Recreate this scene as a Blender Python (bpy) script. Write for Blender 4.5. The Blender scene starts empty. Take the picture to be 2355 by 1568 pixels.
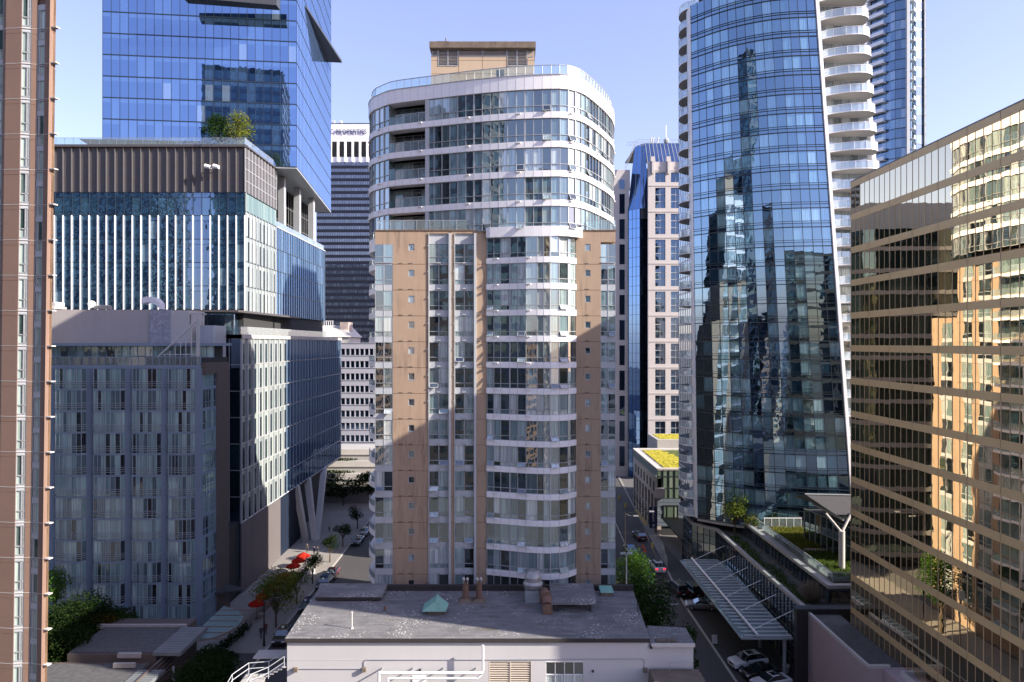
import bpy, bmesh, math, random
from mathutils import Vector, Matrix
random.seed(11)
S = bpy.context.scene
COL = S.collection
F = 1569.0; VX = 1172.0; VY = 790.0; ZC = 40.0        # survey of the photograph: focal length, vanishing point, eye height
def X(px, Y): return (px - VX) * Y / F
def Z(py, Y): return ZC - (py - VY) * Y / F

# ------------------------------------------------------------------ scene graph
def tag(o, label=None, cat=None, group=None, kind=None):
    if label: o['label'] = label
    if cat: o['category'] = cat
    if group: o['group'] = group
    if kind: o['kind'] = kind
    return o
def thing(name, label, cat, loc=(0, 0, 0), group=None, rz=0):
    o = bpy.data.objects.new(name, None); COL.objects.link(o)
    o.location = loc; o.rotation_euler = (0, 0, rz); o.empty_display_size = .5
    return tag(o, label, cat, group)
def origin(o):
    v = Vector((0, 0, 0))
    while o is not None:
        v += Vector(o.location); o = o.parent
    return v
def kids(o): return [c for c in bpy.data.objects if c.parent is o]
def copy_tree(o, parent=None):
    c = o.copy(); COL.objects.link(c)
    if parent is not None: c.parent = parent
    for ch in kids(o): copy_tree(ch, c)
    return c

class Fr:                                             # a vertical wall from plan point a to b; outward is on the right hand
    def __init__(s, a, b):
        s.a = a; s.L = math.hypot(b[0] - a[0], b[1] - a[1])
        s.d = ((b[0] - a[0]) / s.L, (b[1] - a[1]) / s.L); s.n = (s.d[1], -s.d[0])
    def pt(s, u, z, o=0.0):
        return (s.a[0] + s.d[0] * u + s.n[0] * o, s.a[1] + s.d[1] * u + s.n[1] * o, z)

class MB:
    def __init__(s): s.v = []; s.f = []; s.m = []; s.r = []
    def face(s, pts, m=0, r=None):
        i = len(s.v); s.v += [tuple(p) for p in pts]; s.f.append(tuple(range(i, i + len(pts))))
        s.m.append(m); s.r.append(random.random() if r is None else r)
    def hexa(s, b, t, m=0, r=None):
        i = len(s.v); s.v += [tuple(p) for p in b] + [tuple(p) for p in t]
        r = random.random() if r is None else r
        for q in ((3, 2, 1, 0), (4, 5, 6, 7), (0, 1, 5, 4), (1, 2, 6, 5), (2, 3, 7, 6), (3, 0, 4, 7)):
            s.f.append(tuple(i + k for k in q)); s.m.append(m); s.r.append(r)
    def box(s, x0, x1, y0, y1, z0, z1, m=0, r=None):
        s.hexa([(x0, y0, z0), (x1, y0, z0), (x1, y1, z0), (x0, y1, z0)], [(x0, y0, z1), (x1, y0, z1), (x1, y1, z1), (x0, y1, z1)], m, r)
    def fb(s, fr, u0, u1, z0, z1, o0, o1, m=0, r=None):
        s.hexa([fr.pt(u0, z0, o1), fr.pt(u1, z0, o1), fr.pt(u1, z0, o0), fr.pt(u0, z0, o0)],
               [fr.pt(u0, z1, o1), fr.pt(u1, z1, o1), fr.pt(u1, z1, o0), fr.pt(u0, z1, o0)], m, r)
    def fq(s, fr, u0, u1, z0, z1, o=0.0, m=0, r=None):
        s.face([fr.pt(u0, z0, o), fr.pt(u1, z0, o), fr.pt(u1, z1, o), fr.pt(u0, z1, o)], m, r)
    def prism(s, poly, z0, z1, m=0, mtop=None):
        n = len(poly)
        for i in range(n):
            a, b = poly[i], poly[(i + 1) % n]
            s.face([(a[0], a[1], z0), (b[0], b[1], z0), (b[0], b[1], z1), (a[0], a[1], z1)], m)
        s.face([(p[0], p[1], z1) for p in poly], m if mtop is None else mtop)
        s.face([(p[0], p[1], z0) for p in reversed(poly)], m)
    def strip(s, poly, o0, o1, z0, z1, m=0):
        A = offs(poly, o1); B = offs(poly, o0)
        for i in range(len(poly) - 1):
            s.hexa([(*A[i], z0), (*A[i + 1], z0), (*B[i + 1], z0), (*B[i], z0)], [(*A[i], z1), (*A[i + 1], z1), (*B[i + 1], z1), (*B[i], z1)], m)
    def tube(s, p, q, r0, r1=None, n=8, m=0, cap=True):
        r1 = r0 if r1 is None else r1
        p = Vector(p); q = Vector(q); d = (q - p).normalized()
        a = d.orthogonal().normalized(); b = d.cross(a); i = len(s.v); rr = random.random()
        for c, r in ((p, r0), (q, r1)):
            for k in range(n):
                t = 2 * math.pi * k / n
                s.v.append(tuple(c + a * math.cos(t) * r + b * math.sin(t) * r))
        for k in range(n):
            s.f.append((i + k, i + (k + 1) % n, i + n + (k + 1) % n, i + n + k)); s.m.append(m); s.r.append(rr)
        if cap:
            s.f.append(tuple(i + n + k for k in range(n))); s.m.append(m); s.r.append(rr)
            s.f.append(tuple(i + k for k in reversed(range(n)))); s.m.append(m); s.r.append(rr)
    def lathe(s, c, prof, n=16, m=0):
        i = len(s.v); k0 = len(prof)
        for (r, z) in prof:
            for k in range(n):
                t = 2 * math.pi * k / n
                s.v.append((c[0] + r * math.cos(t), c[1] + r * math.sin(t), c[2] + z))
        for j in range(k0 - 1):
            for k in range(n):
                s.f.append((i + j * n + k, i + j * n + (k + 1) % n, i + (j + 1) * n + (k + 1) % n, i + (j + 1) * n + k)); s.m.append(m); s.r.append(.5)
    def build(s, name, mats, parent=None, smooth=False, label=None):
        if not s.f: return None
        me = bpy.data.meshes.new(name)
        o = origin(parent) if parent is not None else Vector((0, 0, 0))
        me.from_pydata([(v[0] - o.x, v[1] - o.y, v[2] - o.z) for v in s.v], [], s.f)
        mats = mats if isinstance(mats, (list, tuple)) else [mats]
        for m in mats: me.materials.append(m)
        me.polygons.foreach_set('material_index', s.m)
        at = me.attributes.new('rnd', 'FLOAT', 'FACE'); at.data.foreach_set('value', s.r)
        if smooth: me.polygons.foreach_set('use_smooth', [True] * len(s.f))
        me.update()
        ob = bpy.data.objects.new(name, me); COL.objects.link(ob)
        if parent is not None: ob.parent = parent
        if label: ob['label'] = label
        return ob

def offs(poly, d):
    n = len(poly); out = []
    for i in range(n):
        ns = []
        for a, b in ((i - 1, i), (i, i + 1)):
            if a < 0 or b >= n: continue
            dx = poly[b][0] - poly[a][0]; dy = poly[b][1] - poly[a][1]; L = math.hypot(dx, dy) or 1
            ns.append((dy / L, -dx / L))
        nx = sum(q[0] for q in ns); ny = sum(q[1] for q in ns); L = math.hypot(nx, ny) or 1
        k = d / (max(.35, (nx * ns[0][0] + ny * ns[0][1]) / L))
        out.append((poly[i][0] + nx / L * k, poly[i][1] + ny / L * k))
    return out
def smoothline(pts, step):
    """Catmull-Rom through pts, resampled to about equal steps."""
    P = [pts[0]] + list(pts) + [pts[-1]]; q = []
    for i in range(1, len(P) - 2):
        for k in range(12):
            t = k / 12; a, b, c, d = P[i - 1], P[i], P[i + 1], P[i + 2]
            q.append(tuple(.5 * ((2 * b[j]) + (-a[j] + c[j]) * t + (2 * a[j] - 5 * b[j] + 4 * c[j] - d[j]) * t * t + (-a[j] + 3 * b[j] - 3 * c[j] + d[j]) * t ** 3) for j in (0, 1)))
    q.append(tuple(pts[-1]))
    L = [0]
    for a, b in zip(q, q[1:]): L.append(L[-1] + math.hypot(b[0] - a[0], b[1] - a[1]))
    n = max(1, round(L[-1] / step)); out = []; j = 0
    for k in range(n + 1):
        t = L[-1] * k / n
        while j < len(L) - 2 and L[j + 1] < t: j += 1
        w = (t - L[j]) / ((L[j + 1] - L[j]) or 1)
        out.append((q[j][0] + (q[j + 1][0] - q[j][0]) * w, q[j][1] + (q[j + 1][1] - q[j][1]) * w))
    return out
def linsteps(a, b, step):
    n = max(1, round(abs(b - a) / step)); return [a + (b - a) * i / n for i in range(n + 1)]

# ------------------------------------------------------------------ materials
class NT:
    def __init__(s, name):
        s.mat = bpy.data.materials.new(name); s.mat.use_nodes = True; s.t = s.mat.node_tree; s.t.nodes.clear()
        s.out = s.n('ShaderNodeOutputMaterial')
    def n(s, typ, **kw):
        nd = s.t.nodes.new(typ)
        for k, v in kw.items(): setattr(nd, k, v)
        return nd
    def l(s, a, b): s.t.links.new(a, b)
    def math(s, op, a, b=None, clamp=False):
        nd = s.n('ShaderNodeMath', operation=op); nd.use_clamp = clamp
        for i, q in enumerate((a, b)):
            if q is None: continue
            if hasattr(q, 'links'): s.l(q, nd.inputs[i])
            else: nd.inputs[i].default_value = q
        return nd.outputs[0]
    def ramp(s, fac, stops, interp='LINEAR'):
        nd = s.n('ShaderNodeValToRGB'); cr = nd.color_ramp; cr.interpolation = interp
        while len(cr.elements) < len(stops): cr.elements.new(.5)
        for e, (p, c) in zip(cr.elements, stops): e.position = p; e.color = (*c, 1) if len(c) == 3 else c
        if fac is not None: s.l(fac, nd.inputs[0])
        return nd.outputs[0]
    def noise(s, vec, scale, detail=3, rough=.5, w=None):
        nd = s.n('ShaderNodeTexNoise'); nd.inputs['Scale'].default_value = scale; nd.inputs['Detail'].default_value = detail; nd.inputs['Roughness'].default_value = rough
        if w is not None:
            nd.noise_dimensions = '4D'; s.l(w, nd.inputs['W'])
        if vec is not None: s.l(vec, nd.inputs['Vector'])
        return nd.outputs[0]
    def coord(s, scale=None):
        c = s.n('ShaderNodeTexCoord').outputs['Object']
        if scale is None: return c
        m = s.n('ShaderNodeMapping'); m.inputs['Scale'].default_value = scale; s.l(c, m.inputs[0]); return m.outputs[0]
    def mix(s, f, a, b, mode='MIX'):
        nd = s.n('ShaderNodeMix', data_type='RGBA', blend_type=mode)
        for i, q in ((0, f), (6, a), (7, b)):
            if hasattr(q, 'links'): s.l(q, nd.inputs[i])
            elif i == 0: nd.inputs[0].default_value = q
            else: nd.inputs[i].default_value = (*q, 1)
        return nd.outputs[2]
def g3(v): return (v, v, v)
def paint(name, col, rough=.6, var=.12, scale=.6, streak=0.0, stain=(.09, .06, .04), metal=0.0, spec=.5, bump=0.0, bscale=30, spots=None):
    """A weathered plain surface: mottled base colour, optional rain streaks and spots."""
    t = NT(name); c = t.coord()
    f = t.noise(c, scale, 5, .6)
    lo = tuple(q * (1 - var) for q in col); hi = tuple(min(1, q * (1 + var)) for q in col)
    b = t.ramp(f, [(.3, lo), (.7, hi)])
    f2 = t.noise(c, scale * 14, 3, .6)
    b = t.mix(.35, b, t.ramp(f2, [(.3, tuple(q * (1 - var) for q in col)), (.7, tuple(min(1, q * (1 + var * .6)) for q in col))]))
    if streak:
        s1 = t.noise(t.coord((2.6, 2.6, .22)), 1.0, 6, .7)
        s2 = t.noise(c, .25, 2, .5)
        k = t.math('MULTIPLY', t.ramp(s1, [(.47, g3(0)), (.72, g3(1))]), t.ramp(s2, [(.38, g3(.15)), (.62, g3(1))]))
        b = t.mix(t.math('MULTIPLY', k, streak), b, stain)
    if spots:
        dens, scol, sscale = spots
        v = t.n('ShaderNodeTexVoronoi'); v.inputs['Scale'].default_value = sscale; t.l(c, v.inputs['Vector'])
        rad = t.math('MULTIPLY', t.ramp(t.noise(c, .35, 3, .6), [(.42, g3(.05)), (.62, g3(1))]), dens)
        sp = t.math('LESS_THAN', v.outputs['Distance'], rad)
        b = t.mix(sp, b, scol)
    p = t.n('ShaderNodeBsdfPrincipled'); t.l(b, p.inputs['Base Color'])
    p.inputs['Roughness'].default_value = rough; p.inputs['Metallic'].default_value = metal; p.inputs['Specular IOR Level'].default_value = spec
    if bump:
        bn = t.n('ShaderNodeBump'); bn.inputs['Distance'].default_value = bump; bn.inputs['Strength'].default_value = .8
        t.l(t.noise(c, bscale, 4, .6), bn.inputs['Height']); t.l(bn.outputs[0], p.inputs['Normal'])
    t.l(p.outputs[0], t.out.inputs[0]); return t.mat
def glass(name, stops, tint=(.8, .9, 1), base=.25, power=3.0, rough=.015, wav=.012, wscale=.7, fold=.35):
    """A glazed wall: what stands behind each pane (blinds, curtains, dark rooms) seen through a reflecting, slightly wavy sheet."""
    t = NT(name); at = t.n('ShaderNodeAttribute', attribute_name='rnd'); rnd = at.outputs['Fac']
    c = t.coord()
    inner = t.ramp(rnd, stops, 'CONSTANT')
    w = t.math('MULTIPLY', rnd, 91.0)
    fo = t.noise(t.coord((7, 7, .12)), 1.0, 2, .5, w)
    inner = t.mix(1.0, inner, t.ramp(fo, [(.35, g3(1 - fold)), (.65, g3(1.0 + fold * .3))]), 'MULTIPLY')
    d = t.n('ShaderNodeBsdfDiffuse'); t.l(inner, d.inputs[0])
    gl = t.n('ShaderNodeBsdfGlossy'); gl.inputs['Color'].default_value = (*tint, 1); gl.inputs['Roughness'].default_value = rough
    bn = t.n('ShaderNodeBump'); bn.inputs['Strength'].default_value = 1.0; bn.inputs['Distance'].default_value = wav
    t.l(t.noise(c, wscale, 2, .45, w), bn.inputs['Height']); t.l(bn.outputs[0], gl.inputs['Normal'])
    lw = t.n('ShaderNodeLayerWeight'); lw.inputs[0].default_value = .5
    fz = t.math('POWER', lw.outputs['Facing'], power)
    fac = t.math('ADD', base, t.math('MULTIPLY', fz, 1 - base), True)
    mx = t.n('ShaderNodeMixShader'); t.l(fac, mx.inputs[0]); t.l(d.outputs[0], mx.inputs[1]); t.l(gl.outputs[0], mx.inputs[2])
    t.l(mx.outputs[0], t.out.inputs[0]); return t.mat
def clear(name, tint=(.75, .9, .88), opac=.25):
    """Thin clear sheet glass (railings, canopies)."""
    t = NT(name)
    tr = t.n('ShaderNodeBsdfTransparent'); tr.inputs[0].default_value = (*tint, 1)
    gl = t.n('ShaderNodeBsdfGlossy'); gl.inputs['Roughness'].default_value = .03; gl.inputs['Color'].default_value = (.9, .95, 1, 1)
    lw = t.n('ShaderNodeLayerWeight'); lw.inputs[0].default_value = .4
    f = t.math('ADD', opac * .35, t.math('MULTIPLY', lw.outputs['Facing'], .5), True)
    mx = t.n('ShaderNodeMixShader'); t.l(f, mx.inputs[0]); t.l(tr.outputs[0], mx.inputs[1]); t.l(gl.outputs[0], mx.inputs[2])
    df = t.n('ShaderNodeBsdfDiffuse'); df.inputs[0].default_value = (*[min(1, q * .75) for q in tint], 1)
    m2 = t.n('ShaderNodeMixShader'); m2.inputs[0].default_value = opac; t.l(mx.outputs[0], m2.inputs[1]); t.l(df.outputs[0], m2.inputs[2])
    t.l(m2.outputs[0], t.out.inputs[0]); return t.mat
def leafmat(name, cols, trans=.3):
    t = NT(name); at = t.n('ShaderNodeAttribute', attribute_name='rnd')
    n = len(cols); col = t.ramp(at.outputs['Fac'], [(i / max(1, n - 1), c) for i, c in enumerate(cols)])
    d = t.n('ShaderNodeBsdfDiffuse'); t.l(col, d.inputs[0])
    tr = t.n('ShaderNodeBsdfTranslucent'); t.l(col, tr.inputs[0])
    mx = t.n('ShaderNodeMixShader'); mx.inputs[0].default_value = trans; t.l(d.outputs[0], mx.inputs[1]); t.l(tr.outputs[0], mx.inputs[2])
    t.l(mx.outputs[0], t.out.inputs[0]); return t.mat

M = {}
M['tan'] = paint('tan_stucco', (.36, .265, .19), .85, .07, .5, .75, (.12, .085, .065))
M['tan2'] = paint('tan_penthouse', (.42, .33, .24), .85, .06, .5, .3, (.22, .15, .10))
M['joint'] = paint('dark_joint', (.16, .10, .06), .9)
M['white'] = paint('white_panel', (.80, .80, .82), .38, .05, .8, .12, (.45, .43, .42))
M['whitem'] = paint('white_metal', (.82, .82, .83), .35, .04)
M['greym'] = paint('grey_metal', (.36, .38, .40), .4, .08, 1.0, metal=.2)
M['greyp'] = paint('grey_spandrel', (.42, .45, .48), .45, .08, .7, .2)
M['darkm'] = paint('dark_metal', (.05, .055, .065), .4, .1)
M['black'] = paint('black_metal', (.02, .02, .022), .45, .1)
M['stained'] = paint('stained_cap', (.15, .12, .095), .9, .3, 1.2, .8, (.03, .025, .02))
M['concrete'] = paint('concrete', (.36, .35, .34), .85, .12, .5, .3, (.2, .18, .16))
M['lconcrete'] = paint('light_concrete', (.50, .48, .46), .85, .08, .4, .3, (.3, .28, .25))
M['beige'] = paint('beige_soffit', (.55, .48, .40), .8, .05)
M['tar'] = paint('tar_edge', (.035, .03, .03), .85, .3, 2.0)
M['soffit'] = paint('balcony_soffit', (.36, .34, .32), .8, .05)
M['interior'] = paint('dark_interior', (.03, .032, .035), .9)
CUR = [(0, (.012, .015, .017)), (.21, (.04, .055, .058)), (.36, (.10, .15, .16)), (.52, (.20, .29, .305)), (.70, (.33, .42, .43)), (.88, (.55, .61, .61))]
M['gcondo'] = glass('condo_glass', CUR, (.85, .97, 1), .24, 2.8, .015, .006, .6, .45)
M['gwin'] = glass('window_glass', CUR, (.9, .97, 1), .2, 3, .015, .012, .8, .5)
M['rail'] = clear('railing_glass', (.88, .96, .97), .10)
M['railw'] = clear('balcony_glass', (.86, .95, 1), .38)
# ================================================================== the condominium tower in the middle
H = 2.839; YT = 75.0
def jz(k): return 48.73 - H * k                       # storey joints, k = 0 just under the setback
T = thing('condo_tower', 'tan and white condominium tower with rounded corners and white bands, in the middle', 'building', (0, 86, 0))
XL, XR = -14.82, 11.62
fr = Fr((XL, YT), (XR, YT)); U = lambda px: X(px, YT) - XL
cols = {'left': (862, 903), 'a': (986, 1031), 'b': (1045, 1089), 'right': (1381, 1415)}
ZB = jz(14) - .6
upper = smoothline([(-17.2, 98), (-17.35, 88), (-17.1, 83.2), (-16.2, 80.6), (-15.0, 79.3), (-13.4, 78.0), (-8.96, 76.5), (-3.79, 74.9), (1.09, 73.8), (5.07, 73.4), (6.6, 73.75), (8.1, 75.0), (9.75, 77.8), (11.5, 81.3), (12.75, 84.6), (13.5, 89), (13.7, 94), (12.6, 98)], .95)
# --- tan walls as piers between window columns
mb = MB()
piers = [(903, 986), (1037, 1045), (1095, 1118.6), (1323.5, 1381)]
for a, b in piers:
    ua, ub = U(a), U(b)
    holes = []
    if (a, b) == (903, 986): holes = [(U(938.5), U(952.5))]
    if (a, b) == (1323.5, 1381): holes = [(U(1345), U(1357.5))]
    if holes:
        h0, h1 = holes[0]
        mb.fb(fr, ua, h0, 0, 52.4, -.35, 0); mb.fb(fr, h1, ub, 0, 52.4, -.35, 0)
        z = 52.4
        for k in range(0, 16):
            zt = Z(561, YT) - H * k + .0; zb = zt - .74
            mb.fb(fr, h0, h1, zt, z, -.35, 0); z = zb
        mb.fb(fr, h0, h1, 0, z, -.35, 0)
    else: mb.fb(fr, ua, ub, 0, 52.4, -.35, 0)
for n, (a, b) in cols.items():
    mb.fb(fr, U(a), U(b), 52.1 if n in 'ab' else (51.15 if n != 'left' else 50.9), 52.4, -.35, 0)
    mb.fb(fr, U(a), U(b), 0, jz(15), -.35, 0)
mb.fb(fr, U(1031), U(1037), 0, 52.4, -.35, -.05); mb.fb(fr, U(1089), U(1095), 0, 52.4, -.35, -.05)
# back mass and right-hand side wall
mb.box(XL + .1, XR - .4, 75.36, 97.6, 0, 52.2); mb.box(-4, XR - .4, 97.6, 103.6, 0, 43.5); mb.fb(Fr((XR, 75.4), (XR, 98)), 0, 22.6, 0, 52.2, -.38, -.02); mb.fb(Fr((XR, 98), (XR, 104)), 0, 6, 0, 43.8, -.38, -.02)
sidew = Fr((XR, YT), (XR, 98))
mb.build('wall', M['tan'], T)
for k in range(0, 16):
    mb = MB()
    for a, b in piers: mb.fb(fr, U(a), U(b), jz(k) - .02, jz(k) + .025, .001, .012)
    mb.build('joint_line', M['joint'], T)
mb = MB()
mb.fb(fr, 0, U(1118.6), 52.4, 52.5, -.5, .08); mb.fb(fr, U(1324), U(1417), 52.4, 52.5, -.5, .08)
mb.build('coping', M['joint'], T)
# --- vents along the joints
for k in range(0, 15):
    mb = MB()
    for p in (921, 943.5) if k % 1 == 0 else (): mb.fb(fr, U(p) - .22, U(p) + .22, jz(k) + .03, jz(k) + .13, .013, .03)
    mb.fb(fr, U(1349) - .22, U(1349) + .22, jz(k) + .03, jz(k) + .13, .013, .03)
    mb.build('vent', M['stained'], T)
# --- small square windows
def small_window(u0, u1, z0, z1):
    f = MB(); t = .06
    for (a, b, c, d) in ((u0, u1, z1 - t, z1), (u0, u1, z0, z0 + t), (u0, u0 + t, z0 + t, z1 - t), (u1 - t, u1, z0 + t, z1 - t)): f.fb(fr, a, b, c, d, -.22, -.04)
    w = MB(); w.fq(fr, u0 + t, u1 - t, z0 + t, z1 - t, -.15, 0)
    o = w.build('small_window', M['gwin'], T); f.build('frame', M['greym'], o)
    if random.random() < .3:
        s_ = MB(); s_.fb(fr, u0, u1, z0 - .07, z0, -.1, .012); s_.build('sill', M['greym'], o)
for k in range(0, 15):
    zt = Z(561, YT) - H * k
    small_window(U(938.5), U(952.5), zt - .74, zt); small_window(U(1345), U(1357.5), zt - .74, zt)
# --- columns of two-light windows with grey spandrels
def open_sash(parent, f_, u0, u1, z0, z1, o, tilt=.28):
    m_ = MB()
    def q(u, z, k): return f_.pt(u, z, o + k)
    t = .045
    b = [(u0, z0, tilt), (u1, z0, tilt), (u1, z1, 0), (u0, z1, 0)]
    def P_(s, w):   # s along u, w along height
        return f_.pt(u0 + (u1 - u0) * s, z0 + (z1 - z0) * w, o + tilt * (1 - w))
    e = t / (u1 - u0); g = t / (z1 - z0)
    for (s0, s1, w0, w1) in ((0, 1, 0, g), (0, 1, 1 - g, 1), (0, e, g, 1 - g), (1 - e, 1, g, 1 - g)):
        a = [P_(s0, w0), P_(s1, w0), P_(s1, w1), P_(s0, w1)]
        m_.hexa([tuple(Vector(p)) for p in a], [tuple(Vector(p) + Vector((f_.n[0] * .04, f_.n[1] * .04, 0))) for p in a])
    m_.face([P_(e, g), P_(1 - e, g), P_(1 - e, 1 - g), P_(e, 1 - g)], 1)
    m_.build('open_sash', [M['greyp'], M['gwin']], parent)
for n, (a, b) in cols.items():
    ua, ub = U(a), U(b); um = (ua + ub) / 2
    for k in range(0, 15):
        zt = jz(k) - .05 + (H if False else 0); zb = zt - 2.18
        if k == 0: pass
        o = -.22 if n in 'ab' else -.08
        w = MB(); zm = zb + .52
        for (p, q) in ((ua, um), (um, ub)):
            r = random.random()
            w.fq(fr, p + .04, q - .04, zm, zt, o, 0, r); w.fq(fr, p + .04, q - .04, zb, zm, o, 0, r * .9)
        ob = w.build('window', M['gcondo'], T)
        f = MB(); t = .045
        for (c0, c1, d0, d1) in ((ua, ub, zt - t, zt), (ua, ub, zb, zb + t), (ua, ub, zm - .03, zm + .03), (um - .04, um + .04, zb, zt), (ua, ua + t, zb, zt), (ub - t, ub, zb, zt)):
            f.fb(fr, c0, c1, d0, d1, o, o + .07)
        f.build('frame', M['greym'], ob)
        if random.random() < (.34 if k > 1 else .05) and n != 'x':
            s0 = ua if random.random() < .6 else um
            open_sash(ob, fr, s0 + .05, s0 + (ub - ua) / 2 - .05, zb + .03, zm, o + .09)
    for k in range(-1, 15):
        mb = MB(); z0 = jz(k + 1) - .05; z1 = jz(k) - .05 - 2.18
        if k == -1: z1 = 51.0 if n == 'left' else 50.9
        if k == -1 and n in 'ab': mb.fb(fr, ua, ub, 50.95, 52.1, -.35, -.16)
        o = -.16 if n in 'ab' else -.03
        mb.fb(fr, ua, ub, z0, z1, -.35, o)
        mb.fb(fr, um - .03, um + .03, z0, z1, o, o + .03)
        if n in 'ab': mb.fb(fr, um - .2, um + .2, jz(k + 1) + .1, jz(k + 1) + .2, o + .03, o + .22)
        mb.build('spandrel', M['greyp'], T)
# top windows above joint 0 (the photo's uppermost row of the tan front)
for n, (a, b) in cols.items():
    ua, ub = U(a), U(b); um = (ua + ub) / 2; o = -.14 if n in 'ab' else -.01
    w = MB(); w.fq(fr, ua, um - .03, 48.95, 51.0 - .1, o); w.fq(fr, um + .03, ub, 48.95, 50.9, o)
    ob = w.build('window', M['gcondo'], T)
    f = MB(); f.fb(fr, ua, ub, 49.5, 49.56, o, o + .06); f.fb(fr, um - .04, um + .04, 48.9, 50.95, o, o + .07); f.fb(fr, ua, ub, 48.86, 48.95, o, o + .07)
    f.build('frame', M['greym'], ob)
# projecting ribs beside the two middle columns
mb = MB(); mb.fb(fr, U(1032), U(1037), 0, 52.1, -.05, .32); mb.fb(fr, U(1090), U(1095), 0, 52.1, -.05, .32)
mb.fb(fr, U(985), U(986.5), 0, 52.1, 0, .1); mb.fb(fr, U(1044.5), U(1046), 0, 52.1, 0, .1)
for k in range(-1, 15):
    pass
mb.build('rib', M['greyp'], T)
for k in range(-1, 14):                                # sloping slab ends beside the ribs and the bay
    mb = MB()
    for p in (985, 1044.5): mb.fb(fr, U(p) - .1, U(p) + .05, jz(k) - .9, jz(k) - .75, 0, .14)
    mb.build('bracket', M['greym'], T)
# --- white bay
bay = [(-2.53, 75.0), (-2.5, 74.93), (-1.75, 74.72), (-1.0, 74.5), (.0, 74.2), (.85, 73.93), (1.75, 73.6), (2.95, 73.4), (3.65, 73.32), (4.35, 73.28), (5.3, 73.5), (6.3, 74.0), (7.25, 74.98)]
core = MB(); core.prism([(p[0] * .995 + .02, p[1] + .25) for p in bay], 0, 52.3); core.build('bay_core', M['interior'], T)
for k in range(0, 15):
    mb = MB(); mb.strip(bay, -.2, .1, jz(k), jz(k) + .62)
    for p_, q_ in zip(bay[1:], bay[2:]):
        f_ = Fr(p_, q_); mb.fb(f_, -.012, .012, jz(k) + .01, jz(k) + .61, .1, .108, 1)
    if k >= 0:
        for s_ in (2, 6):
            f_ = Fr(bay[s_], bay[s_ + 1]); mb.fb(f_, .1, .5, jz(k) + .5, jz(k) + .6, .1, .32)
    mb.build('white_band', [M['white'], M['greym']], T)
for k in range(-1, 15):
    zt = jz(k) - 0.0; zb = jz(k + 1) + .62; zm = zb + .5
    w = MB(); f = MB(); base = random.random()
    for i in range(1, len(bay) - 1):
        f_ = Fr(bay[i], bay[i + 1]); r = (base + random.uniform(-.12, .12)) % 1 if random.random() < .6 else random.random()
        if i in (1,): base = random.random()
        w.fq(f_, .0, f_.L, zm, zt, -.06, 0, r); w.fq(f_, .0, f_.L, zb, zm, -.06, 0, (r + .04) % 1)
        t = .07 if i in (4, 9) else .03
        f.fb(f_, -t, t, zb, zt, -.08, .03)
        f.fb(f_, 0, f_.L, zm - .03, zm + .03, -.06, .02); f.fb(f_, 0, f_.L, zt - .05, zt, -.06, .02); f.fb(f_, 0, f_.L, zb, zb + .05, -.06, .02)
    ob = w.build('bay_window', M['gcondo'], T); f.build('frame', M['greym'], ob)
    for i in (1, 5, 9, 10):
        if random.random() < (.45 if i != 5 else .7) and k > 0:
            f_ = Fr(bay[i], bay[i + 1]); open_sash(ob, f_, .04, f_.L - .04, zb + .04, zm, .03)
# --- the curved corner storeys on the left flank, running down beside the tan front
flank = [p for p in upper if p[1] > 77.2 and p[0] < -11]
flank = [p for p in flank if p[0] < -14.6] + [(-14.95, 77.4), (-14.84, 75.8)]
for k in range(0, 15):
    mb = MB(); mb.strip(flank, -1.2, .06, jz(k) - .1, jz(k) + .55); mb.build('white_band', M['white'], T)
    w = MB(); w.strip(flank, -1.9, -1.7, jz(k + 1), jz(k) - .1); w.build('side_glazing', M['gcondo'], T)
    r_ = MB(); r_.strip(flank[-8:], -.03, .0, jz(k) + .55, jz(k) + 1.15); rl = r_.build('balcony_railing', M['rail'], T)
    r_ = MB(); r_.strip(flank[-8:], -.05, .03, jz(k) + 1.15, jz(k) + 1.2)
    for p in flank[-8:]: r_.tube((p[0], p[1], jz(k) + .5), (p[0], p[1], jz(k) + 1.15), .03, n=5)
    r_.build('rail_frame', M['greym'], rl)
# --- right-hand side (seen mirrored in the gold glass)
for k in range(-1, 16):
    zt = jz(k) - .05; zb = zt - 2.18; w = MB(); f = MB(); f2 = MB()
    for (u0, u1) in ((1.0, 3.0), (4.6, 7.0), (16.2, 18.6), (20, 22)):
        um = (u0 + u1) / 2
        w.fq(sidew, u0, um, zb, zt, .03); w.fq(sidew, um, u1, zb, zt, .03)
        f.fb(sidew, um - .04, um + .04, zb, zt, .03, .1); f.fb(sidew, u0, u1, zb + .5, zb + .56, .03, .1); f.fb(sidew, u0, u1, zb - .6, zb, 0, .05)
    w.fq(sidew, 8.4, 14.8, zb, zt, .03)
    if jz(k) < 43.6: w.fq(sidew, 24.2, 25.5, zb, zt, .03); w.fq(sidew, 25.5, 26.8, zb, zt, .03); f.fb(sidew, 25.46, 25.54, zb, zt, .03, .1); f.fb(sidew, 24.2, 26.8, zb - .6, zb, 0, .05)
    ob = w.build('side_window', M['gcondo'], T); f.build('frame', M['greyp'], ob)
    mb = MB()
    pl = smoothline([(11.64, 83.2), (12.4, 83.9), (13.1, 86.5), (13.1, 89.0), (11.64, 90)], .8)
    mb.prism(pl, jz(k + 1) - .1, jz(k + 1) + .25); bo = mb.build('balcony', M['white'], T)
    r_ = MB(); r_.strip(pl[1:-1], -.03, 0, jz(k + 1) + .25, jz(k + 1) + 1.15); r_.build('railing', M['rail'], bo)
    mb = MB(); mb.fb(sidew, 0, 23, jz(k) - .02, jz(k) + .02, .0, .012); mb.build('joint_line', M['joint'], T)
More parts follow.
